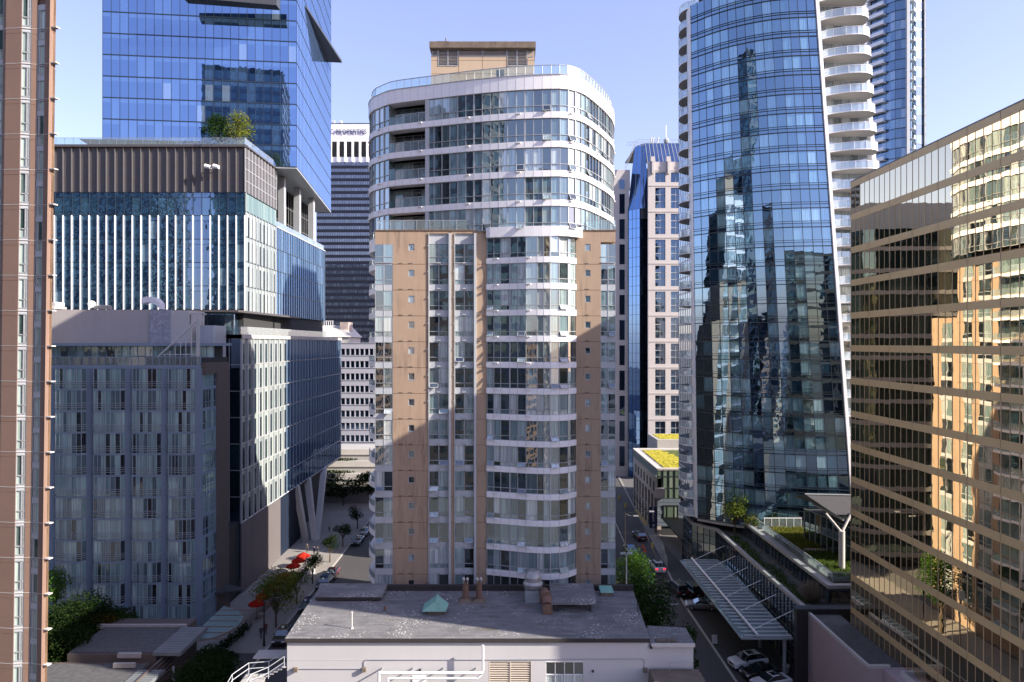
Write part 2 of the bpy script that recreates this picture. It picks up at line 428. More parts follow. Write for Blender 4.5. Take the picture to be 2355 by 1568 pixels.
mb = MB(); mb.hexa([(11.7, 84, 0), (12.9, 84, 0), (12.9, 84.5, 0), (11.7, 84.5, 0)], [(11.7, 84, 54), (12.2, 84, 54), (12.2, 84.5, 54), (11.7, 84.5, 54)])
mb.build('white_fin', M['white'], T)
# --- the curved upper storeys
UB = [64.94, 61.79, 58.63, 55.47]
levels = [(52.32, 55.47), (55.47, 58.63), (58.63, 61.79), (61.79, 64.94), (64.94, 67.4)]
core = MB(); core.prism([(p[0] * .9, p[1] + 4.2 if p[1] < 90 else 94) for p in upper[8:-6]], 51, 68.0); core.build('upper_core', M['interior'], T)
iL = min(range(len(upper)), key=lambda i: abs(upper[i][0] + 13.7)); iR = min(range(len(upper)), key=lambda i: abs(upper[i][0] + 9.2))
for li, zz in enumerate([52.32] + UB[::-1]):
    mb = MB(); th = .66
    if zz == 52.32:
        pl = [(-2.53, 74.72)] + [p for p in upper if p[0] > -2.3 and p[0] < 8.4]; mb.strip(pl, -1.6, .14, zz - .75, zz + .35)
        pl2 = [p for p in upper if p[0] < -14.2 and p[1] < 97]; mb.strip(pl2, -.4, .02, zz - 1.5, zz - .02)
    else: mb.strip(upper, -1.2 if True else 0, .1, zz - th, zz)
    for p_, q_ in list(zip(upper, upper[1:]))[::1]:
        if zz == 52.32: break
        f_ = Fr(p_, q_); mb.fb(f_, -.012, .012, zz - th + .01, zz - .01, .1, .108, 1)
    for s_ in range(14, len(upper) - 4, 6):
        if zz == 52.32: break
        f_ = Fr(upper[s_], upper[s_ + 1]); mb.fb(f_, .1, .5, zz - .16, zz - .05, .1, .32)
    mb.build('white_band', [M['white'], M['greym']], T)
mb = MB(); mb.strip(upper, -1.4, .1, 67.4, 68.9)
for p_, q_ in zip(upper, upper[1:]): f_ = Fr(p_, q_); mb.fb(f_, -.01, .01, 67.42, 68.85, .1, .106, 1)
mb.strip(upper, -1.4, .16, 68.9, 68.98, 1)
mb.build('roof_band', [M['white'], M['greym']], T)
mb = MB(); mb.prism([(p[0] * .98, p[1]) for p in upper], 68.0, 68.3); mb.build('roof', M['concrete'], T)
for (z0, z1) in levels:
    top = z1 - (.66 if z1 < 67 else 0); w = MB(); f = MB(); zm = z0 + .72; base = random.random(); cut = random.choice([17, 19])
    WF = []
    for i in range(len(upper) - 1):
        rec = iL <= i < iR
        if i == iR: WF.append((w, f)); w = MB(); f = MB()
        f_ = Fr(upper[i], upper[i + 1]); o = -.1
        if i % 6 == 0: base = random.random()
        r = (base + random.uniform(-.1, .1)) % 1 if random.random() < .7 else random.random()
        if rec: continue
        w.fq(f_, 0, f_.L, zm, top, o, 0, r); w.fq(f_, 0, f_.L, z0, zm, o, 0, (r + .03) % 1)
        t = .08 if i % 6 == 3 else .03
        f.fb(f_, -t, t, z0, top, -.12, 0); f.fb(f_, 0, f_.L, zm - .03, zm + .03, -.1, 0); f.fb(f_, 0, f_.L, top - .05, top, -.1, 0); f.fb(f_, 0, f_.L, z0, z0 + .06, -.1, 0)
    WF.append((w, f))
    for w, f in WF: ob = w.build('ribbon_window', M['gcondo'], T); f.build('frame', M['greym'], ob)
    for i in (iR + 11, iR + 14, iR + 17, iR + 20, iR + 25):
        if random.random() < .6: f_ = Fr(upper[i], upper[i + 1]); open_sash(ob, f_, .05, f_.L - .05, z0 + .08, zm, .02)
    # recessed balcony
    b = MB(); A = upper[iL]; B = upper[iR]
    inn = [(A[0] + .4, A[1] + 2.0), (B[0] + .3, B[1] + 2.4)]
    fi = Fr(inn[0], inn[1]); n_ = 4
    for i in range(n_): b.fq(fi, fi.L * i / n_, fi.L * (i + 1) / n_, z0, top, 0)
    b.fq(Fr(A, inn[0]), 0, Fr(A, inn[0]).L, z0, top, 0); gl = b.build('balcony_glazing', M['gcondo'], T)
    f = MB()
    for i in range(n_ + 1): f.fb(fi, fi.L * i / n_ - .04, fi.L * i / n_ + .04, z0, top, 0, .06)
    f.fb(fi, 0, fi.L, top - .08, top, 0, .06); f.build('frame', M['greym'], gl)
    b = MB(); b.prism([A, B, (B[0] + .3, B[1] + 3), (A[0] + .4, A[1] + 3)], z0 - .1, z0 + .02); b.build('balcony_floor', M['concrete'], T)
    b = MB(); fw = Fr(B, inn[1]); b.fb(fw, 0, fw.L, z0, top, -.1, .02); f_ = Fr(upper[iR], upper[iR + 1]); b.fb(f_, -.1, .35, z0, top, -.2, .05); b.build('balcony_wall', M['greyp'], T)
    seg = upper[iL:iR + 1]
    if z0 > 53:
        r_ = MB(); r_.strip(seg[1:], -.06, -.03, z0 + .05, z0 + 1.05); rl = r_.build('balcony_railing', M['rail'], T)
        r_ = MB(); r_.strip(seg[1:], -.08, 0, z0 + 1.05, z0 + 1.11)
        for p in seg[1::1]: r_.tube((p[0], p[1] + .05, z0), (p[0], p[1] + .05, z0 + 1.05), .025, n=5)
        r_.build('rail_frame', M['greym'], rl)
# roof railing
ri = offs(upper, -.25)
r_ = MB(); r_.strip(ri, -.02, 0, 69.0, 70.05); rl = r_.build('roof_railing', M['rail'], T)
r_ = MB(); r_.strip(ri, -.04, .03, 70.05, 70.12)
for p in ri[::1]: r_.tube((p[0], p[1], 68.9), (p[0], p[1], 70.06), .025, n=5)
r_.build('rail_frame', M['greym'], rl)
# terrace railings over the tan front
for (a, b) in ((866, 1079), (1349, 1416)):
    r_ = MB(); r_.fb(fr, U(a), U(b), 52.5, 53.55, -.2, -.17); rl = r_.build('terrace_railing', M['rail'], T)
    r_ = MB(); r_.fb(fr, U(a), U(b), 53.55, 53.6, -.22, -.15)
    for u in linsteps(U(a), U(b), 1.4): r_.fb(fr, u - .02, u + .02, 52.45, 53.55, -.16, -.12)
    if a < 900: r_.box(XL + .2, XL + .25, 75.2, 77.5, 53.5, 53.56)
    r_.build('rail_frame', M['greym'], rl)
# --- penthouse machine room
yp = 82.0; x0, x1 = X(991, yp), X(1228.5, yp); zt = Z(99.5, yp); zc = Z(114, yp)
fp = Fr((x0, yp), (x1, yp)); ux = lambda p: X(p, yp) - x0
mb = MB(); mb.box(x0, x1, yp + .36, yp + 9, 68.2, zc); 
lz1, lz0, lzm = Z(116, yp), Z(152, yp), Z(130, yp)
openings = [(1007, 1052, lz0), (1166, 1212, lz0)]
mb.fb(fp, 0, x1 - x0, 68.2, lz0, -.35, 0)
mb.fb(fp, 0, ux(1007), lz0, Z(130, yp), -.35, 0); mb.fb(fp, ux(1054), ux(1165), lz0, lzm, -.35, 0); mb.fb(fp, ux(1213), x1 - x0, lz0, Z(131, yp), -.35, 0)
ph = mb.build('penthouse_wall', M['tan2'], T)
mb = MB(); mb.fb(fp, 0, x1 - x0, Z(139, yp), Z(139, yp) + .04, .002, .01); mb.fb(fp, 0, x1 - x0, Z(170, yp), Z(170, yp) + .04, .002, .01)
for p in (1054, 1109, 1165): mb.fb(fp, ux(p), ux(p) + .04, 69, lzm, .002, .01)
mb.build('joint_line', M['joint'], T)
for (a, b, zlo) in ((1007, 1029, lz0), (1030, 1053, lz0), (1054, 1109, lzm), (1110, 1165, lzm), (1166, 1188, lz0), (1189, 1212, lz0), (993, 1006, Z(130, yp)), (1213, 1226, Z(131, yp))):
    mb = MB(); z = zlo + .08
    while z < lz1 - .05:
        P0 = [fp.pt(ux(a) + .06, z, .02), fp.pt(ux(b) - .06, z, .02), fp.pt(ux(b) - .06, z + .05, -.12), fp.pt(ux(a) + .06, z + .05, -.12)]
        mb.hexa(P0, [(p[0], p[1], p[2] + .035) for p in P0]); z += .17
    mb.fb(fp, ux(a), ux(a) + .06, zlo, lz1, -.1, .04); mb.fb(fp, ux(b) - .06, ux(b), zlo, lz1, -.1, .04); mb.fb(fp, ux(a), ux(b), zlo, zlo + .06, -.1, .05)
    mb.build('louvre', M['greym'], T)
mb = MB(); mb.box(x0 + .3, x1 - .3, yp - .02, yp + 9.3, lz1, zc + .1); mb.box(x0 - .15, x1 + .15, yp - .5, yp + 9.5, Z(113.5, yp), zt)
mb.tube((x0 + .6, yp + .3, zt), (x1 - 8.5, yp + .3, zt + .0), .06); mb.box(x0 + .6, x0 + 2.1, yp + .2, yp + 1.4, zt, zt + .35)
mb.tube((X(1024, yp), yp + .5, zt), (X(1024, yp), yp + .5, zt + .85), .07)
mb.build('penthouse_cap', M['stained'], T)
# roof terrace clutter
def clutter(name, label, cat, loc, fn, mat, group=None):
    o = thing(name, label, cat, loc, group); m_ = MB(); fn(m_, Vector(loc)); m_.build('body' if name not in ('roof_plant',) else 'pot', mat, o); return o
clutter('roof_heater', 'dark upright cabinet standing on the top terrace before the tan penthouse', 'cabinet', (X(1150, 76.5), 76.5, 68.3), lambda m, c: (m.box(c.x - .45, c.x + .45, c.y - .3, c.y + .3, c.z, c.z + 2.3), m.box(c.x - .9, c.x + .9, c.y - .4, c.y + .4, c.z, c.z + .5)), M['darkm'])
# ================================================================== gold mirror-glass office on the right
M['gold'] = paint('gold_panel', (.50, .365, .19), .42, .07, .35, .15, (.2, .12, .06))
M['goldm'] = paint('gold_mullion', (.52, .38, .23), .4, .05)
M['ggold'] = glass('gold_mirror_glass', [(0, (.012, .011, .009)), (.5, (.02, .018, .014)), (.8, (.035, .03, .022))], (.98, .84, .58), .74, 2.5, .006, .007, .45, .2)
XG = 38.0; YG0, YG1 = 76.0, 49.9
G = thing('gold_office_building', 'mirror-glass office block with gold bands and thin gold mullions at the right edge', 'building', (54, 63, 0))
fg = Fr((XG, YG0), (XG, YG1)); HG = 3.63; zt0 = 57.97
mb = MB(); mb.box(XG + .25, XG + 34, YG1 + .25, YG0 - .25, 6.8, zt0 - .3); mb.build('core', M['interior'], G)
fend = Fr((XG, YG1), (XG + 34, YG1)); fback = Fr((XG + 34, YG0), (XG, YG0))
us = linsteps(0, fg.L, .97)
for k in range(0, 15):
    zt = zt0 - HG * k; zb = zt - .62; zn = zt - HG if k < 14 else 6.8
    mb = MB(); mb.fb(fg, 0, fg.L, zb - .06, zt, -.2, .04); mb.fb(fend, .05, 34, zb, zt, -.2, .05); mb.fb(fback, 0, 34, zb, zt, -.2, .05)
    for i in range(0, len(us), 4): mb.fb(fg, us[i] - .015, us[i] + .015, zb, zt, .05, .058, 1)
    mb.build('gold_band', [M['gold'], M['joint']], G)
    w = MB(); f = MB()
    for u0, u1 in zip(us, us[1:]): w.fq(fg, u0, u1, zn, zb, 0)
    for f_ in (fend, fback):
        for u0, u1 in zip(linsteps(0, 34, 2), linsteps(0, 34, 2)[1:]): w.fq(f_, u0, u1, zn, zb, 0)
    ob = w.build('ribbon_window', M['ggold'], G)
    for i, u in enumerate(us): f.fb(fg, u - (.018 if i % 2 else .032), u + (.018 if i % 2 else .032), zn, zb, 0, .025)
    f.build('frame', M['goldm'], ob)
mb = MB(); mb.box(XG - .05, XG + 34, YG1, YG0 + .05, zt0, zt0 + .12); mb.build('roof_edge', M['darkm'], G)

# ================================================================== pink concrete wing and dark low wing before the podium
C = thing('concrete_annex', 'pinkish concrete annex with flat gravel roof beside the gold office', 'building', (36, 70, 0))
M['pink'] = paint('pink_concrete', (.40, .315, .33), .8, .06, .4, .2, (.25, .18, .18))
M['gravel'] = paint('dark_gravel', (.085, .086, .09), .95, .4, 2.0, bump=.03, bscale=12)
mb = MB(); pl = [(34.4, 65.6), (35.9, 65.6), (35.9, 50), (38.0, 50), (38.0, 78.7), (34.4, 78.7)]
mb.prism(pl, 0, 8.75); mb.build('wall', M['pink'], C)
mb = MB(); mb.strip([(34.4, 78.7), (34.4, 65.6), (36.6, 65.6)], -.28, .02, 8.75, 9.05); mb.build('parapet', M['lconcrete'], C)
mb = MB(); mb.strip([(36.9, 50), (36.9, 64.2), (38, 64.2)][::-1], -.1, .1, 8.7, 9.2); mb.build('roof_kerb', M['lconcrete'], C)
mb = MB(); mb.prism([(34.7, 65.9), (37.95, 65.9), (37.95, 78.6), (34.7, 78.6)], 8.76, 8.8)
mb.build('roof', M['gravel'], C)

# ================================================================== hotel podium: lower glazed wing, planter, terrace
M['gpod'] = glass('podium_glass', [(0, (.015, .02, .022)), (.35, (.03, .045, .048)), (.7, (.05, .075, .075)), (.93, (.25, .22, .12))], (.75, .85, .9), .22, 2.5, .02, .02, .6)
M['planting'] = leafmat('planting_leaves', [(.03, .06, .015), (.06, .11, .025), (.12, .17, .04)])
Pd = thing('hotel_podium', 'dark glass hotel podium with stepped roof terraces below the curved tower', 'building', (40, 96, 0))
def glazed_wall(parent, f_, z0, z1, stepu, rows, mat, fmat, t=.05, dep=.1, name='glazing', rr=None):
    w = MB(); f = MB(); u = linsteps(0, f_.L, stepu); zz = [z0 + (z1 - z0) * i / rows for i in range(rows + 1)] if isinstance(rows, int) else rows
    for i in range(len(u) - 1):
        for j in range(len(zz) - 1): w.fq(f_, u[i], u[i + 1], zz[j], zz[j + 1], 0, 0, rr)
    for q in u: f.fb(f_, q - t / 2, q + t / 2, z0, z1, 0, dep)
    for q in zz: f.fb(f_, 0, f_.L, q - t / 2, q + t / 2, 0, dep * .9)
    ob = w.build(name, mat, parent); f.build('frame', fmat, ob); return ob
lo = [(31.6, 124), (31.5, 118.2), (34.5, 114.3), (34.5, 79.0)]
for p, q in zip(lo, lo[1:]): glazed_wall(Pd, Fr(p, q), 0.2 if p[1] > 115 else 0.2, 8.7, 1.15, [.2, 2.0, 3.4, 4.8, 6.2, 7.5, 8.7], M['gpod'], M['darkm'])
mb = MB(); mb.prism([(31.8, 124), (31.7, 118.3), (34.7, 114.4), (34.7, 79.2), (38, 79.2), (38, 124)], 0, 8.6); mb.build('core', M['interior'], Pd)
mb = MB(); mb.strip(lo, -.45, .12, 8.7, 9.1); mb.build('parapet', M['concrete'], Pd)
mb = MB(); mb.box(33.1, 40, 78.72, 78.98, 0, 9.3); mb.box(33.1, 34.4, 78.98, 79.4, 0, 9.3); mb.build('dark_end_wall', M['black'], Pd)
mb = MB(); mb.box(33.05, 60, 78.6, 79.7, 9.3, 9.45); mb.build('roof_edge', M['darkm'], Pd)
up = [(38.2, 121), (38.3, 82.0), (60, 82.0)]
for i, (p, q) in enumerate(zip(up, up[1:])): glazed_wall(Pd, Fr(p, q), 8.9, 10.6, 1.25, 1, M['gpod'], M['darkm'], .06)
mb = MB(); mb.prism([(38.5, 120), (38.5, 82.3), (62, 82.3), (62, 120)], 0, 10.55); mb.build('terrace_core', M['concrete'], Pd)
mb = MB(); mb.strip(up, -.5, .15, 10.6, 11.0); mb.build('terrace_parapet', M['concrete'], Pd)
r_ = MB(); r_.strip([(39.4, 112), (39.5, 83.4), (60, 83.4)], -.02, .02, 10.95, 12.0); rl = r_.build('terrace_railing', M['rail'], Pd)
r_ = MB(); r_.strip([(39.4, 112), (39.5, 83.4), (60, 83.4)], -.04, .04, 12.0, 12.07); r_.build('handrail', M['greym'], rl)
mb = MB(); mb.box(34.95, 38.1, 80, 118, 8.6, 8.72); mb.build('planter_soil', M['gravel'], Pd)
Pv = thing('roof_pavilion', 'grey flat-roofed pavilion on the terrace under a slanted canopy with a forked column', 'pavilion', (47, 93, 10.6))
fpv = Fr((42.5, 100), (42.5, 90)); 
glazed_wall(Pv, Fr((43.6, 101), (45.2, 90)), 10.6, 15.6, 1.4, 2, M['gpod'], M['greym'])
glazed_wall(Pv, Fr((45.2, 90), (58, 90)), 10.6, 15.6, 1.4, 2, M['gpod'], M['greym'])
mb = MB(); mb.prism([(43.8, 101), (45.4, 90.2), (58, 90.2), (58, 101)], 10.6, 15.5); mb.build('core', M['interior'], Pv)
mb = MB(); mb.hexa([(42.5, 89, 17.7), (60, 87.5, 17.7), (60, 98, 17.3), (43, 98, 17.3)], [(39.0, 90, 20.1), (60, 88, 20.1), (60, 99, 17.9), (41, 99, 17.9)])
mb.hexa([(38.95, 89.95, 20.1), (60, 87.9, 20.1), (60, 88.1, 20.1), (38.95, 90.15, 20.1)], [(38.95, 89.95, 20.22), (60, 87.9, 20.22), (60, 88.1, 20.22), (38.95, 90.15, 20.22)], 1); mb.build('canopy_roof', [paint('canopy_grey', (.11, .11, .125), .6), M['greyp']], Pv)
mb = MB()
for i in range(14): mb.box(43.4 + i * .8, 43.6 + i * .8, 89, 98, 16.9, 17.32)
mb.build('slat', M['greym'], Pv)
mb = MB(); mb.tube((42.7, 87.8, 10.7), (42.7, 87.8, 15.9), .38, n=16); mb.build('column', M['lconcrete'], Pv, smooth=False)
for dx in (-1.6, 1.7):
    mb = MB(); mb.tube((42.7, 87.8, 15.7), (42.7 + dx, 88.8, 17.9), .16, n=10); mb.build('column_arm', M['lconcrete'], Pv)

# ================================================================== glass entrance canopy
M['cglass'] = clear('canopy_glass', (.45, .62, .62), .42)
Cn = thing('entrance_canopy', 'long glass entrance canopy with ribs hung from rods over the hotel driveway', 'canopy', (31, 95, 0))
mb = MB(); mb.hexa([(27.5, 81, 5.0), (33.6, 81, 5.0), (34.4, 110, 5.0), (27.6, 110, 5.0)], [(27.5, 81, 5.03), (33.6, 81, 5.03), (34.4, 110, 5.03), (27.6, 110, 5.03)]); mb.build('glass_sheet', M['cglass'], Cn)
for i in range(26):
    y = 81.3 + i * 1.14; mb = MB(); mb.box(27.9, 33.6, y, y + .3, 5.06, 5.2); mb.build('rib', M['greyp'], Cn)
mb = MB(); mb.box(33.3, 33.6, 81, 110, 4.8, 5.04); mb.box(27.45, 33.6, 80.9, 81.05, 4.9, 5.1); mb.box(27.4, 27.5, 81, 110, 4.95, 5.08); mb.build('edge_beam', M['greym'], Cn)
mb = MB(); mb.tube((29.4, 80.8, 5.45), (29.3, 110, 5.45), .15, n=10); mb.build('pipe_beam', M['whitem'], Cn)
for i in range(6):
    y = 82.5 + i * 5.3; mb = MB(); mb.tube((29.5, y, 5.5), (34.4, y + .4, 7.6), .045, n=6); mb.build('tie_rod', M['whitem'], Cn)
for y in (82, 90, 98, 106):
    mb = MB(); mb.tube((33.0, y, 0), (33.0, y, 4.8), .22, n=12); mb.build('column', M['greym'], Cn)

# ================================================================== curved blue glass tower
B = thing('curved_glass_tower', 'tall curved blue glass tower with round white balconies right of the middle tower', 'building', (44, 118, 0))
M['gblue'] = glass('blue_tower_glass', [(0, (.005, .012, .022)), (.28, (.014, .04, .065)), (.42, (.06, .13, .17)), (.56, (.16, .30, .35)), (.78, (.27, .43, .47))], (.49, .71, .96), .38, 2.2, .010, .011, .45, .4)
M['mull'] = paint('dark_blue_mullion', (.018, .03, .045), .35, .05)
HB = 3.0
def bfront(z):                                        # the glass screen narrows upwards: its right edge leans
    t = (z - 11) / 84; xr = 53.9 - 6.0 * t; xl = 31.9 - 1.2 * t
    pts = [(xl, 116), (xl + (xr - xl) * .2, 112.4), (xl + (xr - xl) * .44, 109.6), (xl + (xr - xl) * .7, 107.9), (xr, 107.4)]
    return smoothline(pts, 1.45)
N0 = len(bfront(50))
def bf(z):
    q = bfront(z)
    return q if len(q) == N0 else [(lambda s: (q[min(int(s), len(q) - 2)][0] + (q[min(int(s), len(q) - 2) + 1][0] - q[min(int(s), len(q) - 2)][0]) * (s - min(int(s), len(q) - 2)), q[min(int(s), len(q) - 2)][1] + (q[min(int(s), len(q) - 2) + 1][1] - q[min(int(s), len(q) - 2)][1]) * (s - min(int(s), len(q) - 2))))(i * (len(q) - 1) / (N0 - 1)) for i in range(N0)]
colb = [random.random() for _ in range(N0)]
for k in range(0, 29):
    z0 = 10.4 + HB * k; z1 = z0 + HB; w = MB(); f = MB()
    a0 = bf(z0); a1 = bf(z1)
    zA = z0 + .62; zB = z0 + .95
    def lerp(i, z):
        t = (z - z0) / HB; return (a0[i][0] + (a1[i][0] - a0[i][0]) * t, a0[i][1] + (a1[i][1] - a0[i][1]) * t, z)
    for i in range(N0 - 1):
        r = colb[i] if random.random() < .35 else random.random()
        for (p, q, rr) in ((z0, zA, r * .45), (zA, zB, r), (zB, z1, r)):
            w.face([lerp(i, p), lerp(i + 1, p), lerp(i + 1, q), lerp(i, q)], 0, rr)
    ob = w.build('ribbon_window', M['gblue'], B)
    for zz, t in ((z0, .13), (zA, .07), (zB, .05)):
        A = offs([lerp(i, zz)[:2] for i in range(N0)], .12); Bq = offs([lerp(i, zz)[:2] for i in range(N0)], -.02)
        for i in range(N0 - 1):
            f.hexa([(*A[i], zz - t / 2), (*A[i + 1], zz - t / 2), (*Bq[i + 1], zz - t / 2), (*Bq[i], zz - t / 2)], [(*A[i], zz + t / 2), (*A[i + 1], zz + t / 2), (*Bq[i + 1], zz + t / 2), (*Bq[i], zz + t / 2)])
    for i in range(N0):
        p, q = lerp(i, z0), lerp(i, z1)
        f.hexa([(p[0] - .035, p[1] - .06, p[2]), (p[0] + .035, p[1] - .06, p[2]), (p[0] + .035, p[1] + .03, p[2]), (p[0] - .035, p[1] + .03, p[2])],
               [(q[0] - .035, q[1] - .06, q[2]), (q[0] + .035, q[1] - .06, q[2]), (q[0] + .035, q[1] + .03, q[2]), (q[0] - .035, q[1] + .03, q[2])])
    f.build('frame', M['mull'], ob)
mb = MB(); mb.prism([(33, 121), (33, 117), (38, 112.6), (44, 110.3), (46.5, 110), (47, 121)], 10.4, 98); mb.build('core', M['interior'], B)
# rear body with side glazing
body = [(31.6, 134), (31.4, 118.5), (33.0, 117.2)]
def wallset(parent, segs, z0, nf, hh, step, mat, fmat, name='ribbon_window', slab=None, slabm=None):
    runs = []
    for sg in segs:
        if runs and runs[-1][-1][1] == sg[0]: runs[-1].append(sg)
        else: runs.append([sg])
    for k, run in [(k, r_) for k in range(nf) for r_ in runs]:
        w = MB(); f = MB(); s_ = MB(); z = z0 + hh * k
        for p, q in run:
            f_ = Fr(p, q); u = linsteps(0, f_.L, step)
            for a, b in zip(u, u[1:]): w.fq(f_, a, b, z + (slab or 0), z + hh, 0)
            for a in u: f.fb(f_, a - .03, a + .03, z, z + hh, 0, .06)
            if slab: s_.fb(f_, 0, f_.L, z, z + slab, -.1, .04)
            else: f.fb(f_, 0, f_.L, z, z + .1, 0, .08)
        ob = w.build(name, mat, parent); f.build('frame', fmat, ob)
        if slab: s_.build('slab_edge', slabm, parent)
M['gpale'] = glass('pale_balcony_glass', [(0, (.10, .13, .14)), (.3, (.25, .3, .31)), (.6, (.42, .47, .47))], (.8, .9, 1), .3, 2.5, .02, .015, .7)
mb = MB(); mb.prism([(33.5, 134), (33.5, 119), (47, 118.5), (47.2, 110.5), (57.4, 110.5), (57.4, 134)], 8, 101); mb.build('rear_core', M['interior'], B)
wallset(B, [((33.2, 134), (33.0, 119.2)), ((46.9, 110.2), (57.6, 110.2)), ((57.6, 110.2), (57.6, 134))], 10.4, 30, HB, 1.4, M['gpale'], M['greym'], 'rear_glazing', .3, M['white'])
# left balconies
def balcony(parent, pl, z, name='balcony', rail=True, soff=M['soffit']):
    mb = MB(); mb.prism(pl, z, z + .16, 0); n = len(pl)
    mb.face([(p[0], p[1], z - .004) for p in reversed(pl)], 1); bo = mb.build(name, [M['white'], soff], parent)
    if rail:
        r_ = MB(); r_.strip(pl[1:-1], -.06, -.03, z + .2, z + 1.25); rl = r_.build('railing', M['railw'], bo)
        r_ = MB(); r_.strip(pl[1:-1], -.08, .0, z + 1.25, z + 1.31)
        for p in pl[2:-2:2]: r_.tube((p[0], p[1], z + .2), (p[0], p[1], z + 1.25), .03, n=4)
        r_.build('rail_frame', M['whitem'], rl)
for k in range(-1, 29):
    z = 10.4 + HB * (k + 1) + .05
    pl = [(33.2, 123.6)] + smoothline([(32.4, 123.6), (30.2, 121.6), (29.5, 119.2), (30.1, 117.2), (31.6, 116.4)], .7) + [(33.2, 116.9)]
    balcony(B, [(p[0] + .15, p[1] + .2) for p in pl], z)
# leaning white fin at the right edge of the screen
mb = MB(); a0 = bfront(10.4)[-1]; a1 = bfront(97)[-1]
mb.hexa([(a0[0], 107.0, 10.4), (a0[0] + .5, 107.0, 10.4), (a0[0] + .5, 112, 10.4), (a0[0], 112, 10.4)], [(a1[0], 107.0, 97), (a1[0] + .5, 107.0, 97), (a1[0] + .5, 112, 97), (a1[0], 112, 97)]); mb.build('edge_fin', M['white'], B)
mb = MB(); a0 = bfront(10.4)[0]; a1 = bfront(97)[0]
mb.hexa([(a0[0] - .3, 115.9, 10.4), (a0[0], 115.9, 10.4), (a0[0], 117.4, 10.4), (a0[0] - .3, 117.4, 10.4)], [(a1[0] - .3, 115.9, 97), (a1[0], 115.9, 97), (a1[0], 117.4, 97), (a1[0] - .3, 117.4, 97)]); mb.build('edge_fin', M['white'], B)
mb = MB(); mb.strip(bfront(10.4), -4, .05, 9.9, 10.36); mb.build('base_ledge', M['concrete'], B)
# right balconies: long ovals leaning outwards as they go down
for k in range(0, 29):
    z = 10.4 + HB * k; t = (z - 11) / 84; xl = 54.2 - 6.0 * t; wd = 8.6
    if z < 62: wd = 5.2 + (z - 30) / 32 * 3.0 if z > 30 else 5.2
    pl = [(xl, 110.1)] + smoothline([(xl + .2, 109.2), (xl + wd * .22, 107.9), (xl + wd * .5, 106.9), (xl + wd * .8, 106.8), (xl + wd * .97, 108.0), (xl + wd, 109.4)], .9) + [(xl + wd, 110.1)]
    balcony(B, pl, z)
    mb = MB(); x = xl + .7
    mb.fb(Fr((xl, 110.1), (57.6, 110.1)), 0, max(.5, 57.6 - xl), z + .3, z + .5, .0, .05); 
    if k % 2: mb.box(xl + wd * random.uniform(.3, .6), xl + wd * .7, 108.6, 109.2, z + .2, z + .8)
    mb.build('balcony_chair', M['greym'], B)
mb = MB(); mb.hexa([(62.3, 111, 30), (62.9, 111, 30), (62.9, 114, 30), (62.3, 114, 30)], [(56.6, 111, 99), (57.2, 111, 99), (57.2, 114, 99), (56.6, 114, 99)]); mb.build('edge_fin', M['white'], B)

# ================================================================== slender tower behind it
R = thing('residential_tower', 'slender blue residential tower with stacked small balconies behind the curved tower', 'building', (118, 212, 0))
M['gres'] = glass('residential_glass', [(0, (.02, .05, .09)), (.3, (.05, .10, .15)), (.6, (.14, .22, .28)), (.85, (.3, .36, .4))], (.42, .58, .82), .30, 2.5, .02, .02, .5)
Yr = 205
c0, c1, c2, c3, c4 = X(1996, 212), X(2058, Yr), X(2080, Yr), X(2106, 210), X(2124, 211)
segsR = [((c0, 225), (c0 + .1, 212)), ((c0, 212), (c1, Yr)), ((c1, Yr), (c2, Yr - 1.5)), ((c2, Yr - 1.5), (c3, 210)), ((c3, 210), (c4, 211)), ((c4, 211), (c4, 235))]
for k in range(0, 50):
    z = 10 + 2.95 * k
    if z < 60: continue
    w = MB(); f = MB()
    for p, q in segsR:
        f_ = Fr(p, q); u = linsteps(0, f_.L, 1.5)
        for a, b in zip(u, u[1:]): w.fq(f_, a, b, z + .25, z + 2.95, 0)
        f.fb(f_, 0, f_.L, z, z + .25, 0, .05)
        for a in u[::2]: f.fb(f_, a - .04, a + .04, z + .25, z + 2.95, 0, .05)
    ob = w.build('ribbon_window', M['gres'], R); f.build('frame', M['mull'], ob)
    mb = MB(); f_ = Fr(*segsR[1]); mb.fb(f_, .6, 5.5, z, z + .22, 0, 1.5); mb.fb(f_, .6, 5.5, z + .22, z + 1.1, 1.42, 1.48)
    mb.build('balcony', M['white'], R)
    mb = MB(); f_ = Fr(*segsR[3]); mb.fb(f_, 2.0, 3.8, z, z + .2, 0, 1.2); mb.fb(f_, 2.0, 3.8, z + .2, z + 1.0, 1.15, 1.2); mb.build('balcony', M['white'], R)
    mb = MB(); f_ = Fr(*segsR[5]); mb.fb(f_, 1, 6, z, z + .2, 0, 1.3); mb.fb(f_, 1, 6, z + .2, z + 1.0, 1.25, 1.3); mb.build('balcony', M['concrete'], R)
mb = MB(); mb.box(c2 - .5, c2 + .4, Yr - 2.0, Yr - 1.2, 10, 158); mb.box(c4 - .2, c4 + .2, 210.4, 211.2, 10, 158); mb.box(c0 - .6, c0 + .2, 211, 212.4, 10, 158); mb.build('corner_fin', M['greyp'], R)
mb = MB(); mb.prism([(c0 + .3, 235), (c0 + .5, 212.3), (c1, Yr + .3), (c2, Yr - .9), (c3, 210.6), (c4 - .4, 211.4), (c4 - .4, 235)], 10, 157); mb.build('core', M['interior'], R)

